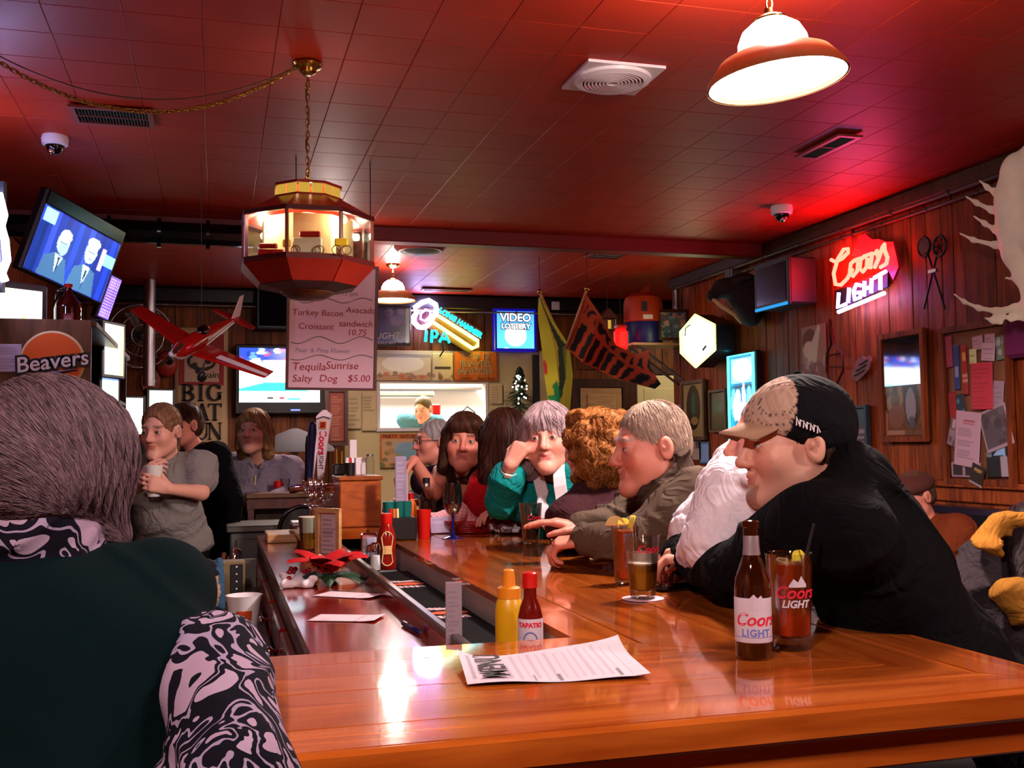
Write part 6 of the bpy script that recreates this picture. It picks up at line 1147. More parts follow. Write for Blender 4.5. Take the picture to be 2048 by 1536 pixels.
a.rect(0, .9, 1, 1, 'c04a1c'); a.poly([(.08, .5), (.2, .5), (.25, .88), (.1, .85)], 'b8431a').poly([(.1, .55), (.13, .55), (.2, .84), (.15, .85)], '15100e').poly([(.32, .55), (.36, .55), (.42, .8), (.36, .84)], '15100e')
flag('tiger_flag', 'orange flag with black tiger stripes and lettering on a slanted pole', [F_(1174, 577, 8.3), F_(1131, 698, 8.5)], [[F_(1133, 696, 8.5), F_(1165, 725, 8.42), F_(1200, 742, 8.5), F_(1240, 760, 8.4), F_(1310, 778, 8.5)], [F_(1150, 645, 8.45), F_(1185, 680, 8.36), F_(1215, 705, 8.45), F_(1255, 738, 8.35), F_(1322, 768, 8.45)], [F_(1166, 605, 8.35), F_(1194, 640, 8.3), F_(1222, 690, 8.4), F_(1262, 722, 8.3), F_(1300, 735, 8.4)], [F_(1172, 588, 8.3), F_(1202, 632, 8.25), F_(1232, 690, 8.36), F_(1270, 708, 8.26), F_(1297, 700, 8.36)]], a, 0)
# ---- picture shelf at the end of the right wall, with the things on it
sz_ = 2.36; sy0, sy1 = 8.72, 9.04; sx0 = 3.62; t = thing('wall_shelf', (3.9, 8.9, sz_-.03), 'wooden shelf bracketed off the end of the right hand wall', 'shelf'); MB().box((sx0, sy0, sz_-.025), (XR-.02, sy1, sz_), bev=.004).build('board', 'pale_wood', t); MB().tube([A3(sx0+.06, 8.95, sz_-.025), A3(XR-.02, 8.95, sz_-.38)], .012, 6).build('bracket', 'steel', t); MB().tube([A3(sx0+.06, 8.76, sz_-.025), A3(XR-.02, 8.76, sz_-.38)], .012, 6).build('bracket', 'steel', t)
c = at(1290, 690, 9.55); c = A3(3.80, 8.9, sz_); t = thing('team_barrel', c, 'blue and orange barrel shaped cooler standing on the wall shelf', 'cooler'); M('barrel_orange', 'b4380f', .45); M('barrel_blue', '0c1a6a', .4); autosmooth(MB().lathe([(.17, 0), (.175, .01), (.175, .19), (.172, .2)], c, n=32).build('lower_body', 'barrel_blue', t)); autosmooth(MB().lathe([(.172, .2), (.18, .21), (.18, .38), (.165, .43), (.1, .47), (0, .48)], c, n=32, cap=False).build('upper_body', 'barrel_orange', t)); MB().obox(c+A3(-.06, -.178, .33), (.05, .006, .09), (1, -.35, 0), (.35, 1, 0)).build('black_badge', 'black', t); MB().obox(c+A3(-.03, -.18, .235), (.09, .006, .04), (1, -.2, 0), (.2, 1, 0)).build('white_badge', 'white_paint', t); MB().prism([c+A3(-.06, 0, .46), c+A3(.06, 0, .46), c+A3(.07, 0, .56)], (0, 1, 0), .02).build('ear_flap', 'barrel_orange', t)
c = at(1242, 704, 9.3); t = thing('red_lantern', c, 'glowing red rectangular jar light left of the barrel cooler', 'lamp'); MB().obox(c+A3(0, 0, .11), (.12, .1, .2), (1, 0, 0), bev=.03).build('glow_body', 'red_lamp', t); MB().obox(c+A3(0, 0, .225), (.1, .08, .04), (1, 0, 0), bev=.01).build('lid', 'red_plastic', t); MB().tube([c+A3(0, 0, .24), c+A3(.0, 0, .3), A3(c[0], c[1], H-.0)], .003, 5).build('hanging_wire', 'black', t); light('lantern_glow', 'POINT', (c[0], c[1]-.12, c[2]+.1), .5, (1, .05, .03), .05)
c = at(1215, 650, 9.7); t = thing('dim_lantern', c, 'dim red house shaped lantern hanging behind the striped flag', 'lamp'); MB().obox(c, (.14, .1, .12), (1, 0, 0), bev=.01).build('body', 'lamp_red_dark', t); MB().prism([c+A3(-.09, -.06, .06), c+A3(.09, -.06, .06), c+A3(0, -.06, .15)], (0, 1, 0), .12).build('roof', 'lamp_red_dark', t); MB().obox(c+A3(0, -.052, 0), (.03, .004, .08), (1, 0, 0)).build('window', 'amber_pane', t); MB().tube([c+A3(0, 0, .15), A3(c[0], c[1], H)], .003, 5).build('hanging_wire', 'black', t)
O = A3(4.03, 8.74, sz_+.165); t = thing('framed_picture', (O[0], O[1], sz_), 'framed blue and pink picture standing on the wall shelf', 'picture'); fU, fV = unit(A3(1, -.12, 0)), unit(A3(0, .1, 1)); a = Art(40, 36, '5a7a9a').blobs(40, ['c08a8a', '3a5a80', '8ab0c0', 'a06070', 'd0c0c0'], .03, .12); fN = np.cross(fU, fV); panel('print', O+fN*.004, fU, fV, .25, .24, a, 'gloss_print', t); m = MB(); frame_bars(m, O, fU, fV, .25, .24, .025, .016); m.build('frame', 'dark_wood', t); MB().obox(O-fN*.004, (.28, .27, .006), fU, fV).build('backing', 'dark_wood', t)
# ================================================================== right wall
def wall_thing(name, label, cat, x0, y0, x1, y1, x=4.15): O, w, h = rightbox(x0, y0, x1, y1, x); return thing(name, O+A3(.02, 0, -h/2), label, cat), O, w, h
def wpx(px, py, x=4.12): return onx(px, py, x)
# hexagonal lit sign
hp = [(1393, 629), (1432, 649), (1433, 700), (1394, 735), (1364, 706), (1363, 664)]; t = thing('hexagon_sign', wpx(1398, 682, 4.0), 'bright white and yellow lit six sided sign on the right wall', 'sign'); hx = [wpx(*q, 3.96) for q in hp]; MB().prism(hx, (1, 0, 0), .16).build('case', 'black', t); c = np.mean(hx, 0); hx2 = [c+(q-c)*.9 for q in hx]; glow('hex_face', 'fffbe0', 5.5); MB().prism([q-A3(.004, 0, 0) for q in hx2], (1, 0, 0), .004).build('face', 'hex_face', t); glow('neon_lemon', 'fff060', 7); MB().tube([q-A3(.012, 0, 0) for q in [c+(q-c)*.97 for q in hx]], .013, 8, True).build('neon_rim', 'neon_lemon', t, True)
m = MB(); m.tube([wpx(1380, 650, 3.95), wpx(1371, 656, 3.95), wpx(1370, 672, 3.95)], .006, 6); [m.tube([wpx(1424, 651+k*12, 3.95), wpx(1434, 651+k*12, 3.95)], .004, 6) for k in range(4)]; m.tube([wpx(1406, 700, 3.95), wpx(1412, 692, 3.95)], .01, 6).build('lettering', 'sign_black', t)
# blue lit sign
t, O, w, h = wall_thing('blue_neon_sign', 'tall cyan lit beer sign behind the cap, with a bright tube border', 'sign', 1459, 712, 1514, 930, 4.1); MB().obox(O+A3(.03, 0, 0), (.05, w+.04, h+.04), (1, 0, 0), bev=.008).build('case', 'black', t); a = Art(30, 80, '0a5a80').rect(.06, .74, .92, .97, '7ae8f4').ell(.5, .86, .4, .1, 'ffffff').rect(0, .70, 1, .72, '06283c').blobs(16, ['e0ffff', '60d8f0'], .06, .14, (.1, .42, .9, .62), .95).rect(0, .0, 1, .3, '1aa0c8', .8); panel('face', O, RX, FZ, w, h, a, 'sign_light', t); glow('neon_aqua', '40f0ff', 6); MB().tube([O-A3(.014, 0, 0)+RX*(a_*w/2)+FZ*(b_*h/2) for a_, b_ in ((-1, -1), (-1, 1), (1, 1), (1, -1))], .012, 8, True).build('tube_border', 'neon_aqua', t, True)
# mounted animal head
c = wpx(1478, 590, 3.98); t = thing('mounted_head', c, 'dark mounted game head with curled horns, lit blue from below', 'trophy'); B = Blob(); B.ell(c+A3(.05, .0, .02), (.16, .12, .16), None, .05).ell(c+A3(-.12, -.02, .05), (.11, .08, .08), None, .06).cap(c+A3(-.16, -.02, .04), c+A3(-.25, -.03, -.02), .06, .045, .04).ell(c+A3(.1, 0, -.1), (.1, .13, .15), None, .06)
for sg in (-1, 1): B.cap(c+A3(-.08, sg*.08, .1), c+A3(.02, sg*.16, .12), .025, .015, .02)
V, F, o_ = B.bake(.012); mesh_obj('head', V, F, 'fur_dark', t, True) if M('fur_dark', '2a1c1c', .8, bump=(60, .5, .006)) else 0; MB().tube([c+A3(-.26, -.05, -.04), c+A3(-.2, -.08, -.1), c+A3(-.1, -.1, -.17), c+A3(-.04, -.1, -.24)], [.014, .018, .014, .008], 8).build('pale_jaw', 'cream', t, True); MB().lathe([(.14, 0), (.15, .02), (.12, .03), (0, .03)], (XR-.02, c[1], c[2]-.02), (-1, 0, 0), 24).build('plaque', 'dark_wood', t)
# boxy television seen end-on
fy0, fy1 = onx(1580, 560, 3.9)[1], onx(1513, 560, 3.9)[1]; z1, z0 = onx(1578, 512, 3.9)[2], onx(1580, 606, 3.9)[2]; t = thing('television', (4.0, (fy0+fy1)/2, z0), 'deep black television facing into the room, bracketed on the right wall near the red neon', 'television'); M('tv_shell', '35302f', .4); MB().box((3.9, fy0, z0), (4.12, fy1, z1), bev=.012).build('shell', 'tv_shell', t); MB().box((3.885, fy0-.01, z0-.01), (3.905, fy1+.01, z1+.01), bev=.004).build('bezel', 'black', t); MB().box((3.881, fy0+.03, z0+.03), (3.886, fy1-.03, z1-.03)).build('screen', 'black_gloss', t); MB().box((3.876, fy0+.01, z0-.008), (3.887, fy1-.01, z0+.012)).build('light_strip', 'led_cyan', t); MB().box((4.1, fy0+.2, z0+.1), (XR, fy1-.2, z1-.1)).build('bracket', 'black', t)
# red script neon
t = thing('neon_script_sign', wpx(1728, 548, 4.08), 'red and white neon beer sign lettered Coors LIGHT on the right wall', 'sign'); Z2 = lambda x, y, d=4.08: wpx(1600+x*.21875, 280+y*.21875, d)
for nm, pts in (('letter_c', [(285, 1095), (325, 1115), (385, 1085), (440, 1030), (440, 995), (400, 1000), (345, 1090), (308, 1220), (325, 1320), (375, 1325), (430, 1270), (480, 1180)]), ('letter_o', [(505, 1095), (465, 1130), (455, 1210), (485, 1245), (525, 1195), (530, 1120), (505, 1095), (560, 1080)]), ('letter_o', [(590, 1060), (555, 1095), (545, 1175), (575, 1205), (610, 1160), (615, 1085), (590, 1060), (650, 1040)]), ('letter_r', [(640, 1180), (660, 1030), (690, 1040), (700, 1010), (715, 1070)]), ('letter_s', [(680, 1170), (720, 1080), (755, 980), (770, 950), (775, 1010), (800, 1075), (790, 1130), (735, 1165)])): MB().tube([Z2(*q) for q in pts], .013, 8).build(nm, 'neon_red', t, True)
for nm, sk in (('letter_l', [[(355, 1395), (345, 1530), (420, 1500)]]), ('letter_i', [[(450, 1350), (440, 1490)]]), ('letter_g', [[(555, 1330), (515, 1320), (490, 1380), (500, 1460), (550, 1440), (555, 1390), (525, 1395)]]), ('letter_h', [[(590, 1290), (585, 1430)], [(585, 1365), (650, 1340)], [(655, 1265), (650, 1400)]]), ('letter_t', [[(680, 1260), (785, 1200)], [(735, 1230), (735, 1370)]]), ('letter_bar', [[(770, 1400), (352, 1572)]])): m = MB(); [m.tube([Z2(*q) for q in s_], .013, 8) for s_ in sk]; m.build(nm, 'neon_violet' if nm != 'letter_bar' else 'neon_white', t, True)
M('sign_red_plate', 'c02848', .4); MB().prism([Z2(*q, 4.12) for q in ((470, 1060), (540, 880), (600, 860), (660, 910), (720, 905), (780, 930), (850, 930), (880, 1060), (900, 1160), (850, 1280), (800, 1180), (600, 1100))], (1, 0, 0), .02).build('mountain_plate', 'sign_red_plate', t); MB().prism([Z2(*q, 4.13) for q in ((320, 1380), (800, 1180), (800, 1340), (330, 1560))], (1, 0, 0), .02).build('backing', 'black', t); MB().tube([Z2(480, 880, 4.15), Z2(490, 720, 4.15)], .012, 6).build('hanging_cord', 'black', t)
# crossed snowshoe-like poles
t = thing('crossed_poles', wpx(1862, 560, 4.13), 'pair of old crossed ski poles with round baskets on the right wall', 'decoration')
for a_, b_, cc in (((1850, 490), (1890, 618), (1848, 494)), ((1878, 490), (1848, 618), (1879, 492))):
    MB().cyl(wpx(*a_, 4.13), wpx(*b_, 4.13), .008, .006).build('pole', 'black', t); q = wpx(*cc, 4.12); m = MB().tube([q+RX*.055*math.cos(u)+FZ*.06*math.sin(u) for u in np.linspace(0, 6.283, 21)[:-1]], .008, 6, True); [m.tube([q-(RX*math.cos(u)*.055+FZ*math.sin(u)*.06), q+(RX*math.cos(u)*.055+FZ*math.sin(u)*.06)], .004, 4) for u in (0, 1.05, 2.1)]; m.build('basket', 'black', t)
q = wpx(1850, 492, 4.115); MB().lathe([(0, 0), (.052, 0), (.05, .008), (0, .008)], q, (-1, 0, 0), 20, False).build('basket_disc', 'black', t); MB().obox(wpx(1866, 542, 4.12), (.02, .07, .02), (1, 0, 0)).build('tie', 'steel', t)
# moose antler
t = thing('moose_antler', wpx(2030, 500, 4.05), 'broad pale moose antler with many tines mounted on the right wall', 'antler'); B = Blob(); XA_ = 3.95; q = lambda x, y: wpx(x, y, XA_); pxr = .0028
for pts in ([(1943, 394), (1962, 406), (1990, 420), (2030, 435)], [(1955, 433), (1975, 447), (1995, 460), (2030, 475)], [(1925, 467), (1950, 480), (1992, 490), (2030, 500)], [(2008, 556), (2030, 558), (2055, 565)], [(1904, 588), (1922, 603), (1950, 616), (1985, 622), (2020, 616), (2052, 604)], [(1995, 632), (2015, 637), (2050, 632)], [(1962, 636), (1978, 641), (1994, 643)], [(1972, 362), (1985, 375), (2000, 385), (2030, 395)]):
    n = len(pts)
    for i in range(n-1): B.cap(q(*pts[i]), q(*pts[i+1]), (2.2+6.5*i/n)*pxr, (2.2+6.5*(i+1)/n)*pxr, .03)
for (x, y, r), (x2, y2, r2) in zip([(2045, 350, 40), (2040, 400, 50), (2035, 450, 46), (2032, 500, 34), (2045, 545, 24), (2058, 585, 24)], [(2040, 400, 50), (2035, 450, 46), (2032, 500, 34), (2045, 545, 24), (2058, 585, 24), (2075, 625, 20)]): B.cap(q(x, y), q(x2, y2), r*pxr, r2*pxr, .03)
for x, y, r in ((2100, 390, 60), (2090, 460, 60), (2085, 330, 45), (2095, 520, 40), (2052, 618, 22)): B.ell(q(x, y), r*pxr, None, .04)
V, F, o_ = B.bake(.008); V[:, 0] = XA_+(V[:, 0]-XA_)*.35-.08*np.clip((V[:, 2]-2.4)*1.2, -.3, .6); mesh_obj('antler', V, F, 'bone', t, True) if M('bone', 'f2e8d0', .45, bump=(25, .3, .004), var=(6, .12)) else 0; MB().cyl(A3(XA_, q(2090, 560)[1], q(2090, 560)[2]), A3(XR, q(2090, 560)[1], q(2090, 560)[2]), .05).build('mount', 'dark_wood', t)
# framed and pinned things
def framed(name, label, x0, y0, x1, y1, art, fr='planks_wall', bw=.035, x=4.14, mat='gloss_print'):
    t, O, w, h = wall_thing(name, label, 'picture', x0, y0, x1, y1, x); m = MB(); frame_bars(m, O+A3(.012, 0, 0), RX, FZ, w-2*bw, h-2*bw, bw, .024); m.build('frame', fr, t); panel('print', O+A3(.004, 0, 0), RX, FZ, w-2*bw, h-2*bw, art, mat, t); MB().obox(O+A3(.024, 0, 0), (.024, w-.01, h-.01), (1, 0, 0)).build('backing', 'dark_wood', t); return t, O, w, h
a = Art(50, 90, '6a3a1c').rect(.02, .02, .98, .06, 'a07060').rect(.02, .0, .06, .56, '9a6a58').rect(.94, 0, .98, .56, '9a6a58').blobs(30, ['8a5a28', '4a2a18', '9a7a40', '5a3a24'], .05, .16, (.05, .08, .95, .55)).ell(.7, .34, .2, .26, '3a2418').ell(.68, .3, .13, .18, '8a8088').ell(.7, .14, .08, .06, '54505c').ell(.3, .2, .2, .12, '7a4a34')
t, O, w, h = framed('framed_mirror', 'tall framed beer mirror on the right wall, its upper half reflecting a bright screen', 1757, 666, 1856, 888, a); MB().obox(O+A3(.0, 0, h*.225), (.004, w-.09, h*.43), (1, 0, 0)).build('mirror_glass', 'mirror', t) if M('mirror', 'c8c8d0', .05, metal=1) else 0
framed('small_framed_sign', 'small blue framed sign with rows of text right of the cap', 1691, 812, 1739, 960, Art(24, 50, '4a4458').rect(0, .75, 1, 1, '2c4a60').lines(.1, .1, .9, .72, 7, 'a08a98', .6, .7), 'case_slate', .02) if M('case_slate', '1c3244', .4) else 0
framed('oval_picture', 'framed picture with an oval mount of a green figure left of the blue lit sign', 1362, 762, 1411, 882, Art(40, 60, 'a08a5a').ell(.5, .55, .34, .42, '1c1810').ell(.5, .55, .3, .38, '3a2c1c').ell(.5, .62, .1, .22, '2a6a50').ell(.55, .3, .18, .08, 'a0804a'), 'brown_wood', .03); framed('green_picture', 'dull green framed print beside the oval picture', 1418, 780, 1454, 865, Art(24, 40, '5a5230').ell(.5, .6, .3, .2, '3c5a38').blobs(8, ['6a5a34', '48502c'], .05, .15, al=.6), 'brown_wood', .02)
t, O, w, h = wall_thing('tall_poster', 'tall pale poster of a dancing couple on the right wall above the cap', 'poster', 1597, 652, 1650, 800); panel('sheet', O+A3(.02, 0, 0), RX, FZ, w, h, Art(36, 70, '8a5a50').rect(0, .5, 1, 1, 'a08070').ell(.35, .8, .3, .16, '6a3a2c').ell(.3, .68, .22, .12, 'd0c8b8').poly([(.2, .45), (.6, .5), (.8, .98), (.7, 1.0), (.4, .75)], 'c8d0b8').blobs(30, ['b0a098', '5a5a78', 'c0a898', '8a6a70'], .04, .12, (0, 0, 1, .5), .7), parent=t)
t = thing('snowshoe', wpx(1668, 720, 4.13), 'old wooden snowshoe hanging on the right wall above the cap', 'decoration'); L_ = [wpx(*q, 4.13) for q in ((1660, 640), (1668, 690), (1683, 705), (1686, 740), (1676, 760), (1668, 800), (1660, 770), (1652, 740), (1654, 705), (1662, 690))]; MB().tube(L_, .010, 6, True).build('rim', 'dark_red_wood', t, True); [MB().tube([wpx(*a_, 4.13), wpx(*b_, 4.13)], .007, 6).build('crossbar', 'dark_red_wood', t) for a_, b_ in (((1655, 712), (1683, 706)), ((1653, 735), (1685, 733)))]
t = thing('heart_sign', wpx(1721, 738, 4.14), 'small pinkish heart shaped sign between the snowshoe and the framed mirror', 'sign'); HS = [(1702, 755), (1706, 738), (1712, 722), (1722, 712), (1730, 716), (1738, 711), (1742, 722), (1738, 738), (1726, 752), (1712, 764)]; MB().prism([wpx(*q, 4.15) for q in HS], (1, 0, 0), .012).build('board', 'heart_paint', t) if M('heart_paint', '8a5a60', .6, var=(20, .3)) else 0; m = MB(); [m.tube([wpx(1708+k*5, 752-k*11, 4.145), wpx(1728+k*3, 740-k*10, 4.145)], .005, 5) for k in range(3)]; m.build('lettering', 'dark_grey', t)
# cork board with papers
t, O, w, h = wall_thing('notice_board', 'big framed cork notice board crowded with papers on the right wall', 'notice board', 1888, 664, 2022, 965, 4.15); panel('cork', O+A3(.008, 0, 0), RX, FZ, w, h, Art(10, 16, '7a4a30'), parent=t, t=.01); m = MB(); frame_bars(m, O+A3(.016, 0, 0), RX, FZ, w, h, .035, .03); m.build('frame', 'planks_wall', t)
def pin(px0, py0, px1, py1, col, ang, lab, nl=6, art=None, x=4.145, cat='paper'):
    O, w, h = rightbox(px0, py0, px1, py1, x); ca, sa = math.cos(ang), math.sin(ang); U = RX*ca+FZ*sa; V = -RX*sa+FZ*ca; a = art or Art(16, 22, col).lines(.1, .1, .9, .9, nl, '5a3a48', .3, .45); o = panel('pinned_paper', O, U, V, w, h, a, t=.002); tag(o, lab, cat, None); return o
pin(1890, 672, 1905, 735, 'a03a58', .03, 'narrow magenta strip pinned at the top of the notice board', 0, Art(8, 20, 'a03a58')); pin(1906, 690, 1920, 780, '2c3a78', 0, 'navy blue pennant strip on the notice board', 0, Art(8, 30, '2c3a78').rect(.2, .3, .8, .5, 'a0a0c0', .7), 4.14); pin(1922, 690, 1936, 790, '8a1a1c', .03, 'red patterned strip on the notice board', 0, Art(8, 30, '9a2020').rect(.2, .7, .8, .85, 'd09040').rect(0, .25, 1, .3, 'c08070').rect(0, .35, 1, .4, 'c08070'), 4.138); pin(1944, 672, 1966, 700, 'b8909c', .05, 'small lilac note at the top of the notice board', 3); pin(1968, 668, 1990, 695, 'b48c9c', -.05, 'small lilac note beside the top right of the notice board', 3, x=4.142); pin(1962, 686, 1990, 722, 'c09cac', -.12, 'white note overlapping the red paper on the notice board', 3, x=4.139); pin(1990, 672, 2012, 720, '8a8a94', .1, 'grey green photo at the top corner of the notice board', 0, Art(12, 16, '6a7a6a').blobs(8, ['a0a0b0', '5a7a50', 'c0b0b8'], .08, .2)); pin(1938, 698, 1953, 728, 'c8c890', 0, 'pale yellow ticket on the notice board', 2, x=4.138)
pin(1940, 726, 1987, 820, 'b82c40', -.03, 'bright red typed sheet in the middle of the notice board', 10, Art(20, 36, 'b82c40').lines(.1, .08, .9, .92, 11, '8a1a2c', .3, .6), 4.134); pin(1984, 762, 2008, 822, '9a8090', -.12, 'grey lilac sheet behind the red typed sheet', 5, x=4.140); pin(1898, 785, 1916, 900, '8e1216', .06, 'long dark red ribbon hanging on the notice board', 0, Art(6, 20, '8e1216'), 4.142); pin(1905, 790, 1930, 830, '2a3a4a', .2, 'dark blue photo under the navy pennant', 0, Art(12, 16, '203040').blobs(8, ['5a7a90', '2a2a34'], .08, .2)); pin(1896, 838, 1922, 895, 'a88890', -.3, 'tilted photo print left of the long letter', 0, Art(12, 16, '6a4a50').rect(.05, .05, .95, .6, '8a707c').blobs(5, ['c0a0a8', '4a3038'], .08, .2), 4.140)
pin(1908, 824, 1962, 935, 'b890a4', -.12, 'long typed letter with a red heading on the notice board', 16, Art(24, 50, 'b890a4').lines(.12, .16, .88, .74, 16, '5a3a50', .35, .5).rect(.3, .82, .75, .85, 'a03040', .8).rect(.3, .77, .75, .79, 'a03040', .8), 4.136); pin(1962, 815, 2022, 900, '5a4a54', .28, 'large tilted grey photograph on the notice board', 0, Art(26, 30, 'a08894').rect(.05, .08, .95, .95, '54464e').blobs(10, ['6a5a64', '40343c'], .06, .16, (.1, .1, .9, .9)), 4.137); pin(1902, 925, 1962, 955, '3a2c34', 0, 'strip of dark photos along the bottom of the notice board', 0, Art(24, 12, 'a08090').rect(.05, .15, .4, .9, '2a1c22').rect(.5, .15, .9, .9, '2a1c22')); pin(1972, 895, 2016, 955, '1a1c24', .05, 'dark photo with a white patch at the lower corner of the notice board', 0, Art(20, 24, '16161c').rect(.7, 0, 1, .7, 'a0909c').poly([(.4, .75), (.9, .7), (.95, 1), (.7, 1)], '8ab0e0').rect(0, .7, .3, .85, '707884'), 4.141); pin(1940, 930, 1968, 972, '3a2018', -.35, 'tilted dark postcard hanging over the bottom frame', 0, Art(12, 20, '241410').rect(0, 0, 1, .12, 'a08890').ell(.5, .75, .3, .1, 'a07840'), 4.13)
t = tag(MB().obox(wpx(2042, 678, 4.15), (.05, .22, .2), (1, 0, 0), bev=.02).build('purple_cloth', 'magenta_cloth') if M('magenta_cloth', '6a1550', .85) else None, 'patch of magenta cloth hanging at the right edge beside the notice board', 'cloth')
def stuck(name, label, x0, y0, x1, y1, art, cat='paper'): t, O, w, h = wall_thing(name, label, cat, x0, y0, x1, y1, 4.165); bpy.data.objects.remove(t); return tag(panel(name, O, RX, FZ, w, h, art, t=.006), label, cat)
stuck('paper_note', 'plain pale paper note on the right wall left of the oval picture', 1346, 810, 1361, 852, Art(8, 10, '9a8a90')); stuck('wall_calendar', 'white calendar page marked 16 below the oval picture', 1384, 880, 1402, 920, Art(14, 20, 'c0aca0').lines(.1, .6, .9, .9, 3, '504048', .4)); q = bpy.data.objects['wall_calendar']; text('16', onx(1395, 890, 4.155), RX, FZ, .09, 'ink', q); lit_ = stuck('blue_screen', 'small blue lit screen on the wall behind the olive jacket', 1398, 884, 1418, 928, Art(10, 16, '4a6a90').rect(.1, .1, .9, .9, '7a9ac8'), 'screen')
# booth
t = thing('booth_bench', (3.9, 4.7, 0), 'navy vinyl booth bench along the right hand wall', 'bench'); MB().box((3.5, 3.0, .3), (XR-.03, 5.6, .47), bev=.04).build('seat_cushion', 'navy_vinyl', t); MB().box((4.0, 3.0, .47), (XR-.02, 5.6, 1.06), bev=.03).build('back_cushion', 'navy_vinyl', t); MB().box((3.55, 3.05, 0), (XR-.03, 5.55, .3)).build('base', 'dark_wood', t)
t = thing('booth_bench', (3.3, 4.2, 0), 'free standing navy vinyl booth back with chrome trim behind the cap wearer', 'bench'); e = at(1940, 1128, 4.2); MB().box((2.75, 3.95, .3), (3.3, 4.1, e[2]-.02), bev=.03).build('back_cushion', 'navy_vinyl', t); MB().box((2.75, 3.6, .3), (3.3, 3.95, .46), bev=.03).build('seat_cushion', 'navy_vinyl', t); MB().box((2.78, 3.62, 0), (3.27, 4.08, .3)).build('base', 'dark_wood', t); MB().tube([A3(2.75, 3.94, e[2]-.02), A3(3.3, 3.94, e[2]-.02)], .008, 6).build('chrome_trim', 'chrome', t); MB().tube([A3(2.75, 3.94, e[2]-.08), A3(3.3, 3.94, e[2]-.08)], .006, 6).build('chrome_trim', 'chrome', t)
# ================================================================== on and behind the bar
def on(px, py, z=BZ): p = onz(px, py, z); p[2] = z+.0006; return p
def facing(c): return math.atan2(-c[1], -c[0])
def lathe_part(name, c, prof, mat, parent, n=32, cap=True, smooth=True): o = MB().lathe(prof, c, n=n, cap=cap).build(name, mat, parent); return autosmooth(o) if smooth else o
def glassware(name, label, c, ro, ri, h, base, mat='glass', cat='glass', taper=None, group=None):
    t = thing(name, c, label, cat, group); r0, r1 = ro; w = .0013
    prof = [(0, 0), (r0-.003, 0), (r0, .003), (r0+(r1-r0)*.5, h*.5), (r1, h-.001), (r1-w*.5, h), (r1-w, h-.001), (r0-w+(r1-r0)*.5, h*.5), (r0-w, base+.002), (r0-w-.004, base), (0, base)]
    lathe_part('vessel', c, prof, mat, t, 40, False); return t
def liquid(t, c, ro, h, z0, z1, mat, name='drink', inset=.0016):
    r = lambda z: ro[0]+(ro[1]-ro[0])*z/h-inset
    return lathe_part(name, c, [(0, z0), (r(z0)-.003, z0), (r(z0), z0+.003), (r(z1), z1), (0, z1)], mat, t, 36, False)
M('beer', 'b0701c', .1, trans=.15, ior=1.34); M('red_beer', 'b8320f', .2, coat=.5); M('foam', 'e8d8c4', .8, bump=(300, .3, .001)); M('ice', 'd8a880', .1, trans=.5); M('lemon', 'd8c030', .5, var=(60, .2)); M('lime_rind', 'b8a030', .5); M('box_tan', '6a5638', .6); M('umbrella_grey', '3a363a', .9); M('label_white', 'b8acba', .4); M('label_red', 'c01f38', .4); M('label_blue', '5a6ab0', .4); M('foil', 'b8b8c8', .25, metal=.8); M('sauce', '5c0a06', .12, coat=1); M('mustard', 'c8930c', .35); M('soy', '160604', .08, coat=1); M('teal_plastic', '0a5a56', .35); M('orange_plastic', 'd86018', .4); M('pink_paper', 'd0a8b4', .8)
# --- longneck bottle
c = on(1508, 1316); t = thing('beer_bottle', c, 'brown longneck beer bottle with a silver Coors LIGHT label nearest us', 'bottle'); lathe_part('glass_body', c, [(0, 0), (.027, 0), (.0305, .004), (.031, .02), (.031, .118), (.029, .135), (.021, .158), (.0145, .175), (.0128, .215), (.0128, .222), (.0148, .224), (.0148, .232), (.012, .234), (0, .23)], 'amber_glass', t, 40, False)
lathe_part('label', c, [(.0314, .03), (.0316, .031), (.0316, .104), (.0314, .105)], 'label_white', t, 48, False); lb_ = t.children[-1]; lathe_part('neck_foil', c, [(.0155, .176), (.0141, .19), (.0135, .208), (.0133, .209)], 'foil', t, 32, False)
a = facing(c)+.16; O = c+A3(.0318*math.cos(a), .0318*math.sin(a), 0); W_ = (c[:2], .0318)
m = MB(); R_ = .0319; sk = [(-.9, .088), (-.6, .097), (-.35, .104), (-.1, .112), (.1, .105), (.3, .110), (.6, .096), (.9, .09)]
for (a0, z0), (a1, z1) in zip(sk, sk[1:]): m.add([c+A3(R_*math.cos(a+a0), R_*math.sin(a+a0), .084), c+A3(R_*math.cos(a+a1), R_*math.sin(a+a1), .084), c+A3(R_*math.cos(a+a1), R_*math.sin(a+a1), z1), c+A3(R_*math.cos(a+a0), R_*math.sin(a+a0), z0)], [(0, 1, 2, 3)])
m.build('mountain_print', 'label_white', lb_); text('Coors', O+A3(0, 0, .068), A3(1, 0, 0), FZ, .030, 'label_red', lb_, ext=.0003, off=.0006, shear=.3, wrap=W_); text('LIGHT', O+A3(0, 0, .046), A3(1, 0, 0), FZ, .017, 'label_blue', lb_, ext=.0003, off=.0004, wrap=W_, space=1.1); lathe_part('label_rule', c, [(.0317, .0385), (.0317, .0395)], 'label_blue', lb_, 40, False)
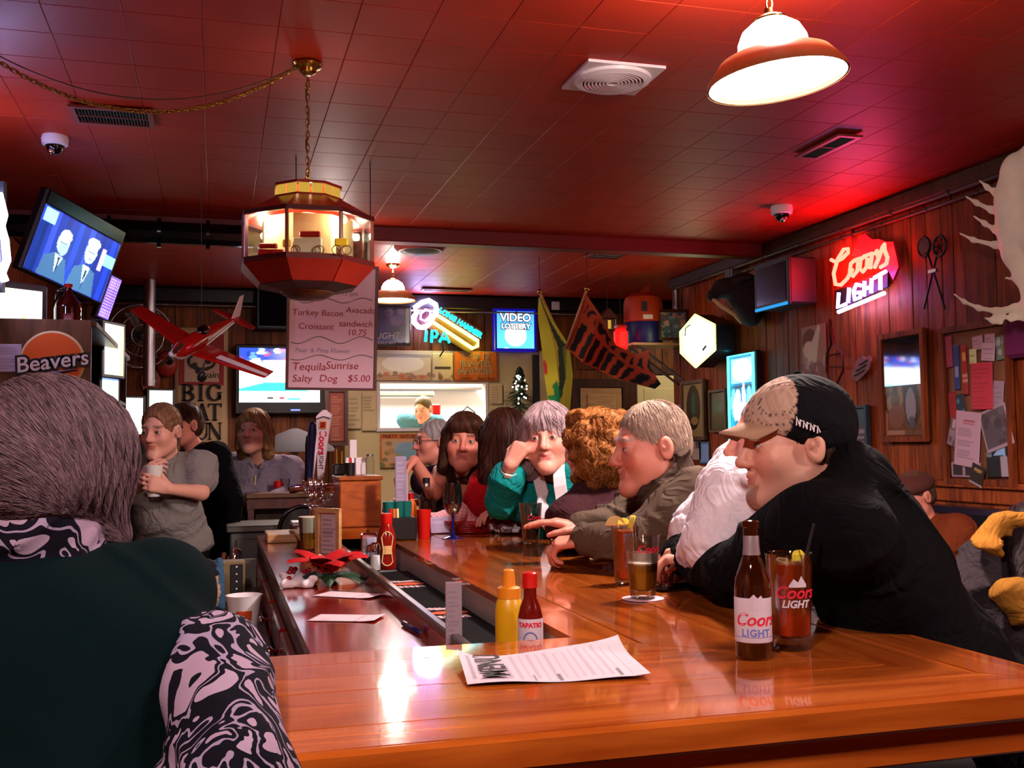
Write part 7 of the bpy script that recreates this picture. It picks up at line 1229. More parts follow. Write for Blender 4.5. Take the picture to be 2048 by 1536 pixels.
# --- big red drink
c = on(1582, 1297); ro = (.034, .0425); t = glassware('red_beer_glass', 'tall glass of red drink lettered Coors LIGHT with a lime wedge and black straw', c, ro, 0, .17, .022); liquid(t, c, ro, .17, .024, .152, 'red_beer'); a = facing(c)+.28; R_ = .0385; O = c+A3(R_*math.cos(a), R_*math.sin(a), 0)
text('Coors', O+A3(0, 0, .103), A3(1, 0, 0), FZ, .030, 'label_red', t, ext=.0003, off=.0006, shear=.3, wrap=(c[:2], .0403)); text('LIGHT', O+A3(0, 0, .083), A3(1, 0, 0), FZ, .018, 'label_white', t, ext=.0003, off=.0006, shear=.25, wrap=(c[:2], .0393)); m = MB(); sk = [(-.3, .116), (-.1, .128), (.1, .122), (.25, .133), (.5, .118)]
for (a0, z0), (a1, z1) in zip(sk, sk[1:]): r = .0409; m.add([c+A3(r*math.cos(a+a0), r*math.sin(a+a0), .113), c+A3(r*math.cos(a+a1), r*math.sin(a+a1), .113), c+A3(r*math.cos(a+a1), r*math.sin(a+a1), z1), c+A3(r*math.cos(a+a0), r*math.sin(a+a0), z0)], [(0, 1, 2, 3)])
m.build('mountain_print', 'label_white', t)
for k in range(4): MB().obox(c+A3(.018*math.cos(k*1.7), .018*math.sin(k*1.7), .15), (.022, .022, .016), (math.cos(k), math.sin(k), .2), (-math.sin(k), math.cos(k), .1), bev=.003).build('ice_cube', 'ice', t)
def wedge(c, d, r, t, name='lime_wedge', mat='lemon'): d = unit(d); s, v, _ = basis(d); MB().prism([c+s*r*math.cos(u)+v*r*math.sin(u) for u in np.linspace(0, math.pi, 13)], d, .008).build(name, mat, t)
wedge(c+A3(.012, -.01, .155), (.5, -.8, .2), .02, t); MB().cyl(c+A3(-.005, .0, .03), at(1628, 1048, 1.86), .0028).build('straw', 'black', t)
# --- pint of lager on a coaster
c = on(1286, 1198); cc = c.copy(); tag(autosmooth(MB().lathe([(0, 0), (.050, 0), (.050, .0016), (0, .0018)], cc, n=40, cap=False).build('drip_coaster', 'pink_paper')), 'round paper coaster under the half full pint', 'coaster'); c = c+A3(0, 0, .002); ro = (.030, .0425); t = glassware('pint_glass', 'half full pint of lager with a foam line on a paper coaster', c, ro, 0, .15, .018); liquid(t, c, ro, .15, .02, .078, 'beer'); liquid(t, c, ro, .15, .0785, .084, 'foam', 'foam_ring')
M('foam_film', 'e0cbc8', .7, alpha=.45, var=(60, .2)); r = lambda z: ro[0]+(ro[1]-ro[0])*z/.15-.0024; lathe_part('foam_lacing', c, [(r(.084), .084), (r(.108), .108)], 'foam_film', t, 36, False); a = facing(c)+.5; O = c+A3(.0405*math.cos(a), .0405*math.sin(a), .118); text('Coors', O, A3(1, 0, 0), FZ, .026, 'label_red', t, ext=.0003, off=.0006, shear=.3, wrap=(c[:2], .0402))
# --- phones
def phone(px0, px1, label, mat, rot): c = (on(*px0)+on(*px1))/2; X = A3(math.cos(rot), math.sin(rot), 0); Y = A3(-math.sin(rot), math.cos(rot), 0); t = thing('phone', c, label, 'phone'); MB().obox(c+A3(0, 0, .0055), (.125, .066, .010), X, Y, bev=.004).build('case', mat, t); MB().obox(c+A3(0, 0, .0112), (.108, .056, .001), X, Y).build('screen', 'black_gloss', t)
phone((1315, 1182), (1392, 1176), 'black phone on the bar under the cap wearer\'s hand', 'black_gloss', .1); phone((1192, 1112), (1246, 1110), 'phone in a cream case beside the garnished red drink', 'cream', .25)
# --- garnished red drink
c = on(1252, 1168); ro = (.029, .037); t = glassware('garnished_drink', 'red drink with lemon slices and pickled beans before the olive jacket', c, ro, 0, .15, .012); liquid(t, c, ro, .15, .014, .14, 'red_beer'); q = c+A3(0, 0, .148)
wedge(q-CR*.026+A3(0, 0, .004), CF*-1+A3(0, 0, .3), .026, t, 'lemon_slice', 'pale_lemon') if M('pale_lemon', 'c09a50', .5) else 0; wedge(q+A3(0, .0, .006)-CR*.004, CF*-1+A3(.2, 0, .5), .018, t, 'lemon_slice'); [MB().tube([q+CR*(.004+.006*k)-A3(0, 0, .04), q+CR*(.012+.006*k)+A3(0, 0, .006), q+CR*(.02+.006*k)+A3(0, 0, .032)], .0045, 8).build('bean', 'lime_rind', t, True) for k in (0, 1)]
# --- menu sheet, curling at two corners
K_ = [on(935, 1374), on(1302, 1358), on(1236, 1290), on(914, 1322)]; a = Art(90, 46, 'b9a7b4')
for i in range(13): a.rect(.30+i*.05, .06+.02*(i % 3), .30+i*.05+.016, .94-.1*random.random(), '6a5868', .35)
a.rect(.035, .12, .065, .9, '4a3c48', .5); [a.rect(x, .04, x+.018, .22, '2a2028', .8) for x in (.37, .51, .84)]; a.rect(.24, .1, .26, .6, '6a5868', .5)
u, v = a.u[..., None], a.v[..., None]; Q = K_[0]*(1-u)*(1-v)+K_[1]*u*(1-v)+K_[2]*u*v+K_[3]*(1-u)*v; z = .0012+.0022*(1+np.sin(a.u*9+a.v*2))+.014*np.clip(1-a.u*6, 0, 1)**2*a.v+.028*np.clip(a.u*1.0+a.v-1.55, 0, 1)**2*3+.006*np.clip(a.u*8-7.3, 0, 1)*(1-a.v); Q = Q+z[..., None]*A3(0, 0, 1)
n = Q.shape[0]*Q.shape[1]; idx = np.arange(n).reshape(Q.shape[:2]); F = np.stack([idx[:-1, :-1], idx[:-1, 1:], idx[1:, 1:], idx[1:, :-1]], -1).reshape(-1, 4); t = mesh_obj('menu_sheet', np.concatenate([Q.reshape(-1, 3), Q.reshape(-1, 3)-A3(0, 0, .0005)]), np.concatenate([F, F[:, ::-1]+n]), 'paint', None, col=np.concatenate([a.c.reshape(-1, 3)]*2)); tag(t, 'curling printed paper lettered MENU lying on the near bar top', 'menu')
q = lambda u, v: K_[0]*(1-u)*(1-v)+K_[1]*u*(1-v)+K_[2]*u*v+K_[3]*(1-u)*v; text('MENU', q(.17, .5)+A3(0, 0, .0092), unit(K_[3]-K_[0]), -unit(K_[1]-K_[0]), .062, 'ink', t, ext=.0002, off=.001)
# --- condiments in the near end of the trough
TZ = .9826
c = at(1018, 1200, 2.10); c[2] = TZ; t = thing('mustard_bottle', c, 'yellow squeeze bottle of mustard in the near end of the bar trough', 'bottle'); lathe_part('body', c, [(0, 0), (.027, 0), (.0285, .004), (.0285, .125), (.026, .142), (.022, .15)], 'mustard', t, 32, False); lathe_part('cap', c, [(.0235, .15), (.0235, .170), (.02, .172), (.0135, .174), (.011, .205), (.008, .207), (0, .207)], 'mustard_cap', t, 28, False) if M('mustard_cap', 'd07a12', .4) else 0
c = at(1060, 1200, 2.04); c[2] = TZ; t = thing('hot_sauce_bottle', c, 'red hot sauce bottle with a white label lettered TAPATIO beside the mustard', 'bottle'); lathe_part('body', c, [(0, 0), (.022, 0), (.0245, .004), (.0245, .122), (.020, .142), (.013, .158), (.0125, .18)], 'sauce', t, 32, False); lathe_part('cap', c, [(.0145, .178), (.0150, .18), (.0145, .206), (.012, .208), (0, .208)], 'red_plastic', t, 28, False); lathe_part('label', c, [(.0248, .02), (.025, .021), (.025, .119), (.0248, .12)], 'label_white', t, 40, False); lt_ = t.children[-1]; a = facing(c); O = c+A3(.0252*math.cos(a), .0252*math.sin(a), 0); text('TAPATIO', O+A3(0, 0, .108), A3(1, 0, 0), FZ, .0125, 'label_red', lt_, ext=.0004, off=.0006, wrap=(c[:2], .0252)); m = MB()
m.tube([c+A3(.0253*math.cos(a+.55*math.cos(u)), .0253*math.sin(a+.55*math.cos(u)), .078+.017*math.sin(u)) for u in np.linspace(0, 6.283, 25)[:-1]], .0013, 5, True); m.build('label_ring', 'label_blue', lt_); m = MB(); [m.ball(c+A3(.0248*math.cos(a+d), .0248*math.sin(a+d), .036), (.006, .006, .006)) for d in (-.4, .0, .4)]; m.build('label_fruit', 'orange_plastic', lt_)
c = at(906, 1240, 2.28); c[2] = TZ; t = thing('card_holder', c, 'narrow upright table card standing in the trough left of the mustard', 'sign'); X = unit(A3(1, -.15, 0)); panel('card', c+A3(0, -.008, .085), X, FZ, .036, .15, Art(10, 40, '8d7a86').lines(.15, .08, .85, .9, 12, '5a4a58', .4, .4), parent=t, t=.004); MB().obox(c+A3(0, 0, .007), (.05, .04, .012), X, (0.15, 1, 0), bev=.003).build('base', 'black', t)
# bar mat with printed logos, coaster stack, more of the rail
y0, y1 = 2.10, 3.66; t = thing('bar_mat', (.588, 2.9, TZ), 'long black rubber bar mat with three white and orange printed marks', 'mat'); MB().box((.525, y0, TZ), (.652, y1, TZ+.02), bev=.004).build('rubber', 'rubber', t); M('print_white', 'c8aab0', .7); M('print_orange', 'c8481a', .6)
for px, py in ((795, 1120), (850, 1165), (925, 1222)):
    q = on(px, py, TZ+.021); q[0] = .588; m = MB(); rs = random.Random(int(px))
    for k in range(7): x = q[0]-.045+.012*k; m.obox((x+.006, q[1]+.055+rs.uniform(-.006, .006), TZ+.0205), (.008, rs.uniform(.03, .055), .001), (1, .35, 0), (-.35, 1, 0))
    for k in range(5): m.obox((q[0]-.035+.017*k, q[1]-.075, TZ+.0205), (.012, .035, .001), (1, .1, 0), (-.1, 1, 0))
    m.build('white_print', 'print_white', t)['kind'] = 'stuff'; MB().lathe([(0, 0), (.05, 0), (.05, .0012), (0, .0012)], (q[0], q[1]-.012, TZ+.0202), n=24, cap=False, sx=1, sy=.5).build('orange_print', 'print_orange', t)
q = on(968, 1262, TZ+.02); q[0] = min(q[0], .60)
for k in range(14): o = mesh_obj('coaster', *(lambda b: (b.v, b.f))(MB().lathe([(0, 0), (.045, 0), (.045, .0026), (0, .0026)], (q[0]+random.uniform(-.002, .002), 2.02+random.uniform(-.002, .002), TZ+.0002+k*.0031), n=28, cap=False)), 'pink_paper'); tag(o, 'round paper coaster, %s in the stack beside the mustard bottle' % ('lowest', 'second lowest', 'third lowest', 'fourth lowest', 'fifth lowest', 'sixth lowest', 'seventh lowest', 'seventh from the top', 'sixth from the top', 'fifth from the top', 'fourth from the top', 'third from the top', 'second from the top', 'topmost')[k], 'coaster', 'stack of round coasters in the trough')
# ketchup, shakers, card
c = at(761, 1050, 3.72); c[2] = TZ+.021; c[0] = .585; t = thing('ketchup_bottle', c, 'red ketchup squeeze bottle with a cream edged label beyond the bar mat', 'bottle'); lathe_part('body', c, [(0, 0), (.032, 0), (.035, .006), (.034, .03), (.031, .055), (.034, .095), (.033, .12), (.024, .15), (.018, .162)], 'ketchup', t, 32, False) if M('ketchup', '7a0d06', .15, coat=.8) else 0; lathe_part('cap', c, [(.02, .16), (.021, .165), (.02, .195), (.016, .198), (0, .198)], 'white_plastic' if False else 'red_plastic', t, 28, False); a = facing(c)+.1; m = MB(); sk = [(-.62, .115), (-.35, .13), (0, .135), (.35, .13), (.62, .115), (.5, .09), (.42, .07), (.5, .045), (.58, .028), (.3, .018), (0, .015), (-.3, .018), (-.58, .028), (-.5, .045), (-.42, .07), (-.5, .09)]; m.tube([c+A3(.0352*math.cos(a+d), .0352*math.sin(a+d), z) for d, z in sk], .0018, 5, True); m.build('label_edge', 'cream', t); MB().add([c+A3(.0356*math.cos(a+d), .0356*math.sin(a+d), z) for z in (.055, .085) for d in np.linspace(-.45, .45, 7)], [(k, k+1, 8+k, 7+k) for k in range(6)]).build('label_band', 'label_cream', t) if M('label_cream', 'c89a60', .5) else 0
for px, mt, lb in ((731, 'white_plastic', 'glass salt shaker with a chrome lid beside the ketchup'), (716, 'dark_grey', 'glass pepper shaker with a chrome lid partly behind the salt')):
    c = at(px, 1060, 3.66 if px == 731 else 3.80); c[2] = TZ+.0206 if px == 731 else TZ; c[0] = max(c[0], .538) if px == 731 else max(c[0], .545); t = thing('salt_shaker' if px == 731 else 'pepper_shaker', c, lb, 'shaker'); lathe_part('glass_body', c, [(0, 0), (.02, 0), (.022, .004), (.018, .06), (.017, .075)], 'thin_glass', t, 20, False); lathe_part('filling', c, [(0, .003), (.019, .004), (.0165, .055), (0, .055)], mt, t, 20, False); lathe_part('lid', c, [(.0185, .073), (.019, .08), (.016, .095), (.01, .1), (0, .101)], 'chrome', t, 20, False)
c = at(704, 1060, 3.9); c[2] = TZ; c[0] = .553; t = thing('napkin_dispenser', c, 'chrome card and napkin holder in the trough left of the shakers', 'holder'); MB().obox(c+A3(0, 0, .07), (.06, .05, .13), (1, -.2, 0), (.2, 1, 0), bev=.006).build('body', 'chrome', t); panel('napkins', c+A3(.003, -.028, .07), unit(A3(1, -.2, 0)), FZ, .04, .1, Art(4, 4, '8a86a0'), parent=t)
tag(MB().obox((.6, 3.70, TZ+.004), (.09, .09, .007), (1, .1, 0), (-.1, 1, 0)).build('napkin_pad', 'white_cloth'), 'folded white napkin pad under the ketchup end of the trough', 'napkin') if False else None
# --- caddy of picks, teal and red tumblers
c = at(722, 1040, 4.3); c[2] = BZ+.0006; c[0] = .70; c[1] = 4.12; t = thing('bar_caddy', c, 'black plastic bar caddy filled with coloured straws', 'caddy'); MB().box((c[0]-.05, c[1]-.05, BZ+.0006), (c[0]+.06, c[1]+.05, BZ+.09), bev=.006).build('tray', 'black', t)
for k in range(3): MB().cyl(c+A3(-.04+.014*k, -.03, .02), c+A3(-.043+.014*k, -.03, .125), .006).build('straw', ('red_plastic', 'orange_plastic', 'cream')[k], t)
for k, (mt, dx) in enumerate((('teal_plastic', -.04), ('teal_plastic', .0), ('teal_plastic', .03))): lathe_part('tumbler', c+A3(dx, .03, .05), [(.018, 0), (.024, .1), (.022, .1), (.0, .09)], mt, t, 20, False)
c2 = A3(.80, 4.14, BZ+.0006); t = thing('red_cup', c2, 'small red plastic tumbler behind the ketchup bottle', 'cup'); lathe_part('body', c2, [(0, 0), (.024, 0), (.03, .115), (.028, .115), (.022, .006), (0, .006)], 'red_plastic', t, 24, False)
# --- wooden box with supplies
t = thing('wooden_box', (.64, 4.97, BZ+.0006), 'orange brown wooden box on the far bar beside the tap handles', 'box'); bx = (.545, .735, 4.84, 5.12, BZ+.0006, 1.305); MB().box((bx[0], bx[2], bx[4]), (bx[1], bx[3], bx[5]-.022), bev=.004).build('body', 'orange_wood', t); MB().box((bx[0]-.008, bx[2]-.008, bx[5]-.02), (bx[1]+.008, bx[3]+.008, bx[5]), bev=.004).build('top', 'orange_wood', t)
bz = bx[5]+.0004
c = at(700, 948, 4.95); c[2] = bz; t = thing('packet_cup', c, 'black cup of pink and white sugar packets on the wooden box', 'cup'); lathe_part('cup', c, [(0, 0), (.02, 0), (.026, .06), (.024, .06), (.018, .004), (0, .004)], 'black', t, 20, False); [MB().obox(c+A3(-.014+.009*k, .004*(k % 2), .062), (.012, .003, .045), (1, .2*k-.3, .1*(k-1)), (0, 1, .0), bev=.0).build('packet', ('white_plastic', 'pink_paper', 'red_plastic', 'white_plastic')[k], t) for k in range(4)]
c = at(678, 944, 5.02); c[2] = bz; tag(MB().obox(c+A3(0, 0, .028), (.06, .05, .055), (1, 0, 0), bev=.006).build('black_tray', 'black'), 'small black tray behind the cup of sugar packets', 'tray'); c = at(720, 946, 4.98); c[2] = bz; tag(MB().obox(c+A3(0, 0, .042), (.05, .05, .084), (1, 0, 0), bev=.004).build('napkin_box', 'white_cloth'), 'white napkin block on the wooden box', 'napkins'); c = at(740, 950, 4.93); c[2] = bz; c[0] = min(c[0], .712); t = thing('glass_jar', c, 'clear jar at the right end of the wooden box', 'jar'); lathe_part('body', c, [(0, 0), (.02, 0), (.021, .07), (.015, .085), (.015, .09)], 'thin_glass', t, 20, False); lathe_part('lid', c, [(.017, .09), (.017, .1), (0, .1)], 'steel', t, 20, False)
for k, (px, hh) in enumerate(((660, .12), (671, .125), (683, .115))): c = at(px, 947, 5.06+.01*k); c[2] = bz; c[0] = max(c[0], .56); tag(autosmooth(MB().lathe([(0, 0), (.011, 0), (.011, hh), (0, hh)], c, n=16, cap=False).build('brass_tube', 'brass')), ('brass tube standing on the wooden box, nearest the white tap handle', 'middle brass tube on the wooden box', 'brass tube on the wooden box nearest the sugar packets')[k], 'tube')
c = at(706, 905, 5.1); c[2] = bz; tag(MB().obox(c+A3(0, 0, .085), (.035, .02, .17), (1, 0, 0), bev=.003).build('paper_stack', 'white_cloth'), 'tall white paper slip holder at the back of the wooden box', 'holder')
# --- beer taps
tx, ty = .47, 5.22; t = thing('beer_tap_tower', (tx, ty, BZ+.0006), 'chrome beer tap tower with a white lettered handle and a blue handle', 'beer tap'); autosmooth(MB().lathe([(.055, 0), (.055, .012), (.035, .02), (.033, .14), (.04, .15), (.04, .19), (.03, .2), (0, .2)], (tx, ty, BZ+.0006), n=32, cap=False).build('column', 'chrome', t)); MB().tube([A3(tx-.13, ty-.05, BZ+.17), A3(tx+.12, ty-.05, BZ+.17)], .022, 14).build('cross_pipe', 'chrome', t, True)
def faucet(x, top): MB().tube([A3(x, ty-.05, BZ+.17), A3(x, ty-.12, BZ+.17), A3(x, ty-.15, BZ+.12)], .011, 10).build('faucet', 'chrome', t, True); autosmooth(MB().lathe([(.008, 0), (.012, .01), (.007, .03), (.008, .045)], (x, ty-.1, BZ+.18), n=14).build('collar', 'chrome', t))
M('tap_white', 'cdb8c4', .35); M('tap_blue', '141c4a', .3)
hb, ht = at(641, 958, 5.12), at(649, 820, 5.05); faucet(hb[0], 0); X, Z = CR, unit(ht-hb); Y = np.cross(Z, X); m = MB(); prof = [(0, .012), (.1, .016), (.6, .026), (.86, .034), (.92, .036), (1, .008)]; V = []; L = np.linalg.norm(ht-hb)
for u, r in prof: V += [hb+Z*L*u+X*(sx*r)+Y*(sy*r*.55) for sx, sy in ((-1, -1), (1, -1), (1, 1), (-1, 1))]
m.add(V, [(4*i+k, 4*i+(k+1) % 4, 4*i+4+(k+1) % 4, 4*i+4+k) for i in range(5) for k in range(4)]+[(3, 2, 1, 0), (20, 21, 22, 23)]); wh_ = m.build('white_handle', 'tap_white', t); Wd = -Y; q = hb+Z*L*.5+Wd*.018; text('Coors', hb+Z*L*.56-Y*.0155, Z*-1, X, .05, 'label_red', wh_, ext=.0006, off=.001, shear=.2); text('LIGHT', hb+Z*L*.27-Y*.0125, -Z, X, .03, 'marker_grey', wh_, ext=.0006); MB().obox(hb+Z*L*.80-Y*.019, (.036, .003, .04), X, Y, Z).build('badge', 'label_cream', wh_); MB().obox(hb+Z*L*.80-Y*.021, (.026, .003, .03), X, Y, Z).build('badge_mark', 'lamp_red', wh_); MB().tube([hb+Z*L*.88-X*.034-Y*.02, hb+Z*L*.92-Y*.021, hb+Z*L*.89+X*.034-Y*.02], .003, 5).build('badge_line', 'dark_grey', wh_)
for px0, px1, y0, y1, mt, r, d in ((618, 626, 965, 842, 'tap_blue', .022, 5.15), (612, 617, 962, 868, 'black_gloss', .014, 5.22), (624, 633, 962, 866, 'tap_white', .013, 5.2)):
    a, b = at(px0, y0, d), at(px1, y1, d); autosmooth(MB().lathe([(.008, 0), (r*.6, .03), (r, np.linalg.norm(b-a)*.8), (r*.8, np.linalg.norm(b-a)*.95), (0, np.linalg.norm(b-a))], a, b-a, 14).build('tap_handle', mt, t)); faucet(a[0], 0)
MB().box((tx-.13, ty-.22, BZ+.0006), (tx+.06, ty-.06, BZ+.02), bev=.004).build('drip_tray', 'steel', t)
t = thing('bead_garland', at(625, 1000, 4.95), 'string of silver beads draped below the beer taps', 'garland'); m = MB(); pts = [at(*q) for q in ((607, 962, 5.05), (613, 985, 5.0), (628, 998, 4.98), (648, 992, 4.98), (668, 985, 5.0), (650, 1003, 4.95), (630, 1012, 4.92), (615, 1000, 4.92), (622, 1018, 4.9), (640, 1010, 4.9), (655, 1000, 4.92))]
bead = None
for (p0, p1) in zip(pts, pts[1:]):
    nb_ = max(2, int(np.linalg.norm(p1-p0)/.013))
    for k in range(nb_):
        q = p0+(p1-p0)*k/nb_+A3(0, 0, -.01*math.sin(math.pi*k/nb_))
        if bead is None: b_ = MB().ball((0, 0, 0), .0068, 8, 6); bead = mesh_obj('bead', b_.v, b_.f, 'chrome', None, True, origin=(0, 0, 0)); o = bead
        else: o = bead.copy(); COL.objects.link(o)
        o.parent = t; o.location = tuple(q-ORI[t])
# --- on the lower work shelf
SZ = .9806
t = thing('framed_card', at(660, 1040, 4.3), 'small wooden framed notice standing on the work shelf before the taps', 'sign'); U_ = unit(A3(.62, -.78, 0)); c = A3(.448, 4.36, 1.085); m = MB(); frame_bars(m, c, U_, FZ, .10, .17, .02, .016); m.build('frame', 'pale_wood', t); N_ = np.cross(U_, FZ); panel('card', c+N_*.002, U_, FZ, .10, .17, Art(16, 28, 'c8b4bc').lines(.1, .1, .9, .9, 8, '5a4a58', .4, .6), parent=t, t=.004)
c = A3(.385, 4.66, SZ); t = glassware('beer_glass', 'pint of amber beer with a tall cream foam head on the work shelf', c, (.029, .042), 0, .155, .014); liquid(t, c, (.029, .042), .155, .016, .085, 'beer'); liquid(t, c, (.029, .042), .155, .0855, .158, 'foam', 'foam_head', .0015)
tag(MB().box((.235, 5.18, SZ), (.484, 5.5, SZ+.04), bev=.004).build('cutting_board', 'pale_wood'), 'thick pale wooden cutting board at the far end of the work shelf', 'board')
t = thing('folded_cloth', (.3, 3.45, SZ), 'crumpled white cloth on the work shelf beside the poinsettia', 'cloth'); q0 = on(590, 1172, SZ); B = Blob(); rs = random.Random(5)
for k in range(9): B.cap(q0+A3(rs.uniform(-.04, .07), rs.uniform(-.09, .09), .012), q0+A3(rs.uniform(-.04, .07), rs.uniform(-.09, .09), .03), .014, .01, .012)
V, F, o_ = B.bake(.004); V[:, 2] = np.maximum(V[:, 2], SZ+.0003); mesh_obj('cloth', V, F, 'white_cloth', t, True)
# poinsettia
c = on(664, 1168, SZ); c[0] = min(c[0], .36); t = thing('poinsettia', c, 'red silk poinsettia with green leaves and berries lying on the work shelf', 'flower'); M('petal_red', 'a80c10', .6, var=(30, .25)); M('leaf_green', '12301a', .55, var=(30, .3)); M('berry', '8a0a14', .25)
def leaf(base, d, up, L, w, name, mat):
    d = unit(d); up = unit(up); s = unit(np.cross(d, up)); n = np.cross(s, d); V = []; K = 6
    for i in range(K+1):
        u = i/K; ww = w*math.sin(math.pi*min(1, u*.92+.08))**.8*(1-.3*u); zz = .02*math.sin(u*2.6)-.03*u*u
        for e in (-1, 0, 1): V.append(base+d*L*u+s*e*ww+n*(zz-abs(e)*.006+(.006 if e == 0 else 0)))
    F = [(3*i+k, 3*i+k+1, 3*i+k+4, 3*i+k+3) for i in range(K) for k in (0, 1)]; m = len(V); V += [v-n*.0012 for v in V]; F += [tuple(q+m for q in f[::-1]) for f in F]; MB().add(V, F).build(name, mat, t, True)
hc = c+A3(.0, -.02, .045)
for k in range(8): a = k*math.pi/4+.2; leaf(hc, (math.cos(a), math.sin(a)*1.15, .45+.25*(k % 2)), (0, 0, 1), .145, .046, 'petal', 'petal_red')
for k in range(6): a = k*math.pi/3+.5; leaf(hc+A3(0, 0, .008), (math.cos(a), math.sin(a), .55), (0, 0, 1), .06, .02, 'petal', 'petal_red')
for a, L in ((.2, .13), (-.5, .12), (2.6, .10), (3.4, .12), (1.3, .13), (-1.6, .08)): leaf(c+A3(0, 0, .02), (math.cos(a), math.sin(a), .05), (0, 0, 1), L, .034, 'leaf', 'leaf_green')
for k in range(7): MB().ball(hc+A3(.012*math.cos(k), .012*math.sin(k), .016), .005, 8, 6).build('flower_centre', 'lemon', t, True)
for k in range(14): MB().ball(c+A3(-.10+rs.uniform(-.03, .04), .03+rs.uniform(-.06, .05), .02+rs.uniform(0, .04)), .009, 8, 6).build('berry', 'berry', t, True)
c = A3(.40, 4.02, SZ); t = glassware('glass_bowl', 'clear low glass bowl behind the poinsettia', c, (.04, .062), 0, .05, .008)
for k, (x0, y0, x1, y1, lb) in enumerate(((642, 1188, 757, 1194, 'narrow white order slip on the work shelf, nearer the poinsettia'), (627, 1236, 760, 1238, 'narrow white order slip on the work shelf, nearer the viewer'))):
    a, b = on(x0, y0, SZ), on(x1, y1, SZ); U_ = unit(b-a); panel('order_slip', (a+b)/2+A3(0, 0, .0016), U_, np.cross(A3(0, 0, 1), U_), np.linalg.norm(b-a), .105, Art(24, 6, 'd6bcc4').rect(.7, 0, .72, 1, '9a7a8a', .6).rect(.15, .1, .3, .3, '9a8a94', .5), t=.001, curl=lambda u, v: .004*np.clip(u*4-3, 0, 1)**2); tag(bpy.data.objects['order_slip' if k == 0 else 'order_slip.001'], lb, 'paper')
a, b = on(806, 1252, SZ), on(840, 1270, SZ); d = unit(b-a); t = thing('ball_pen', (a+b)/2, 'dark blue pen lying on the work shelf near the trough', 'pen'); M('pen_blue', '141a50', .3); MB().cyl(a+A3(0, 0, .006), b+A3(0, 0, .006), .0055, n=12).build('barrel', 'pen_blue', t, True); MB().cyl(b+A3(0, 0, .006), b+d*.014+A3(0, 0, .006), .004, .001).build('tip', 'steel', t, True); MB().obox(a+d*.02+A3(0, 0, .0125), (.035, .003, .0016), d, np.cross((0, 0, 1), d)).build('clip', 'steel', t)
# --- on the long bar
c = on(803, 1058); t = thing('menu_stand', c, 'tall pinkish folded menu standing on the bar left of the soy bottle', 'menu'); X = unit(A3(1, -.1, 0)); panel('front_leaf', c+A3(0, -.016, .125), X, unit(A3(0, .05, 1)), .054, .245, Art(12, 40, 'b98e9e').lines(.1, .05, .9, .95, 14, 'a07888', .5, .5).rect(.0, 0, .12, 1, '9a6a7c'), parent=t); MB().prism([c+A3(.027, -.016, .003), c+A3(.027, .02, .003), c+A3(.027, .006, .247), c+A3(.027, -.004, .247)], X, .002).build('side_leaf', 'pink_paper', t)
c = on(768, 1048); c[0] = .79; c[1] = 4.62; t = thing('menu_stand', c, 'taller lilac menu card standing behind the ketchup bottle', 'menu'); panel('front_leaf', c+A3(0, 0, .165), X, FZ, .05, .32, Art(12, 44, '8a7c98').lines(.1, .05, .9, .95, 16, 'b0a0b8', .4, .6), parent=t); MB().obox(c+A3(0, .01, .008), (.06, .05, .014), X, (.1, 1, 0), bev=.003).build('base', 'black', t)
c = on(853, 1058); t = thing('soy_sauce_bottle', c, 'dark sauce bottle with a clear neck and black cap on the bar', 'bottle'); lathe_part('lower_body', c, [(0, 0), (.03, 0), (.033, .005), (.033, .10), (.03, .125)], 'soy', t, 32, False); lathe_part('clear_neck', c, [(.0305, .124), (.022, .155), (.014, .178), (.014, .19)], 'thin_glass', t, 28, False); lathe_part('neck_ring', c, [(.0155, .187), (.018, .19), (.0165, .203)], 'steel', t, 24, False); lathe_part('cap', c, [(.0165, .203), (.0168, .226), (.014, .228), (0, .228)], 'black', t, 24, False); a = facing(c); MB().add([c+A3(.0335*math.cos(a+d), .0335*math.sin(a+d), z) for z in (.03, .085) for d in np.linspace(-.5, .5, 7)], [(k, k+1, 8+k, 7+k) for k in range(6)]).build('label', 'soy_label', t) if M('soy_label', '3a2c2a', .6, var=(300, .7)) else 0; MB().add([c+A3(.0338*math.cos(a+d), .0338*math.sin(a+d), z) for z in (.034, .05) for d in np.linspace(.1, .42, 4)], [(k, k+1, 5+k, 4+k) for k in range(3)]).build('label_code', 'label_cream', t)
c = on(831, 1055); c = c+A3(-.01, .06, 0); t = thing('sauce_bottle', c, 'orange hot sauce bottle with a red cap left of the dark sauce bottle', 'bottle'); lathe_part('body', c, [(0, 0), (.024, 0), (.026, .004), (.026, .10), (.018, .118), (.013, .13)], 'orange_plastic', t, 24, False); lathe_part('cap', c, [(.014, .128), (.014, .155), (0, .156)], 'red_plastic', t, 20, False)
c = A3(.93, 4.72, BZ+.0006); t = glassware('clear_jar', 'clear jar of pale dip behind the orange sauce bottle', c, (.036, .04), 0, .13, .006, 'thin_glass', 'jar'); liquid(t, c, (.036, .04), .13, .008, .05, 'mustard', 'dip')
c = on(906, 1077); t = thing('wine_glass', c, 'stemmed wine glass with a blue foot on the bar', 'glass'); lathe_part('bowl', c, [(.006, .09), (.022, .10), (.036, .125), (.040, .155), (.037, .19), (.032, .222), (.031, .222), (.036, .19), (.0385, .155), (.0345, .126), (.02, .103), (0, .096)], 'glass', t, 36, False); M('blue_glass', '1a2a90', .05, trans=.7); lathe_part('stem', c, [(.042, .0), (.042, .003), (.012, .010), (.0055, .025), (.0045, .07), (.007, .092)], 'blue_glass', t, 28, True); lathe_part('water', c, [(0, .1), (.02, .106), (.033, .126), (.0365, .138), (0, .138)], 'ice_water', t, 28, False) if M('ice_water', 'e0ecf0', .02, trans=1, ior=1.33) else 0
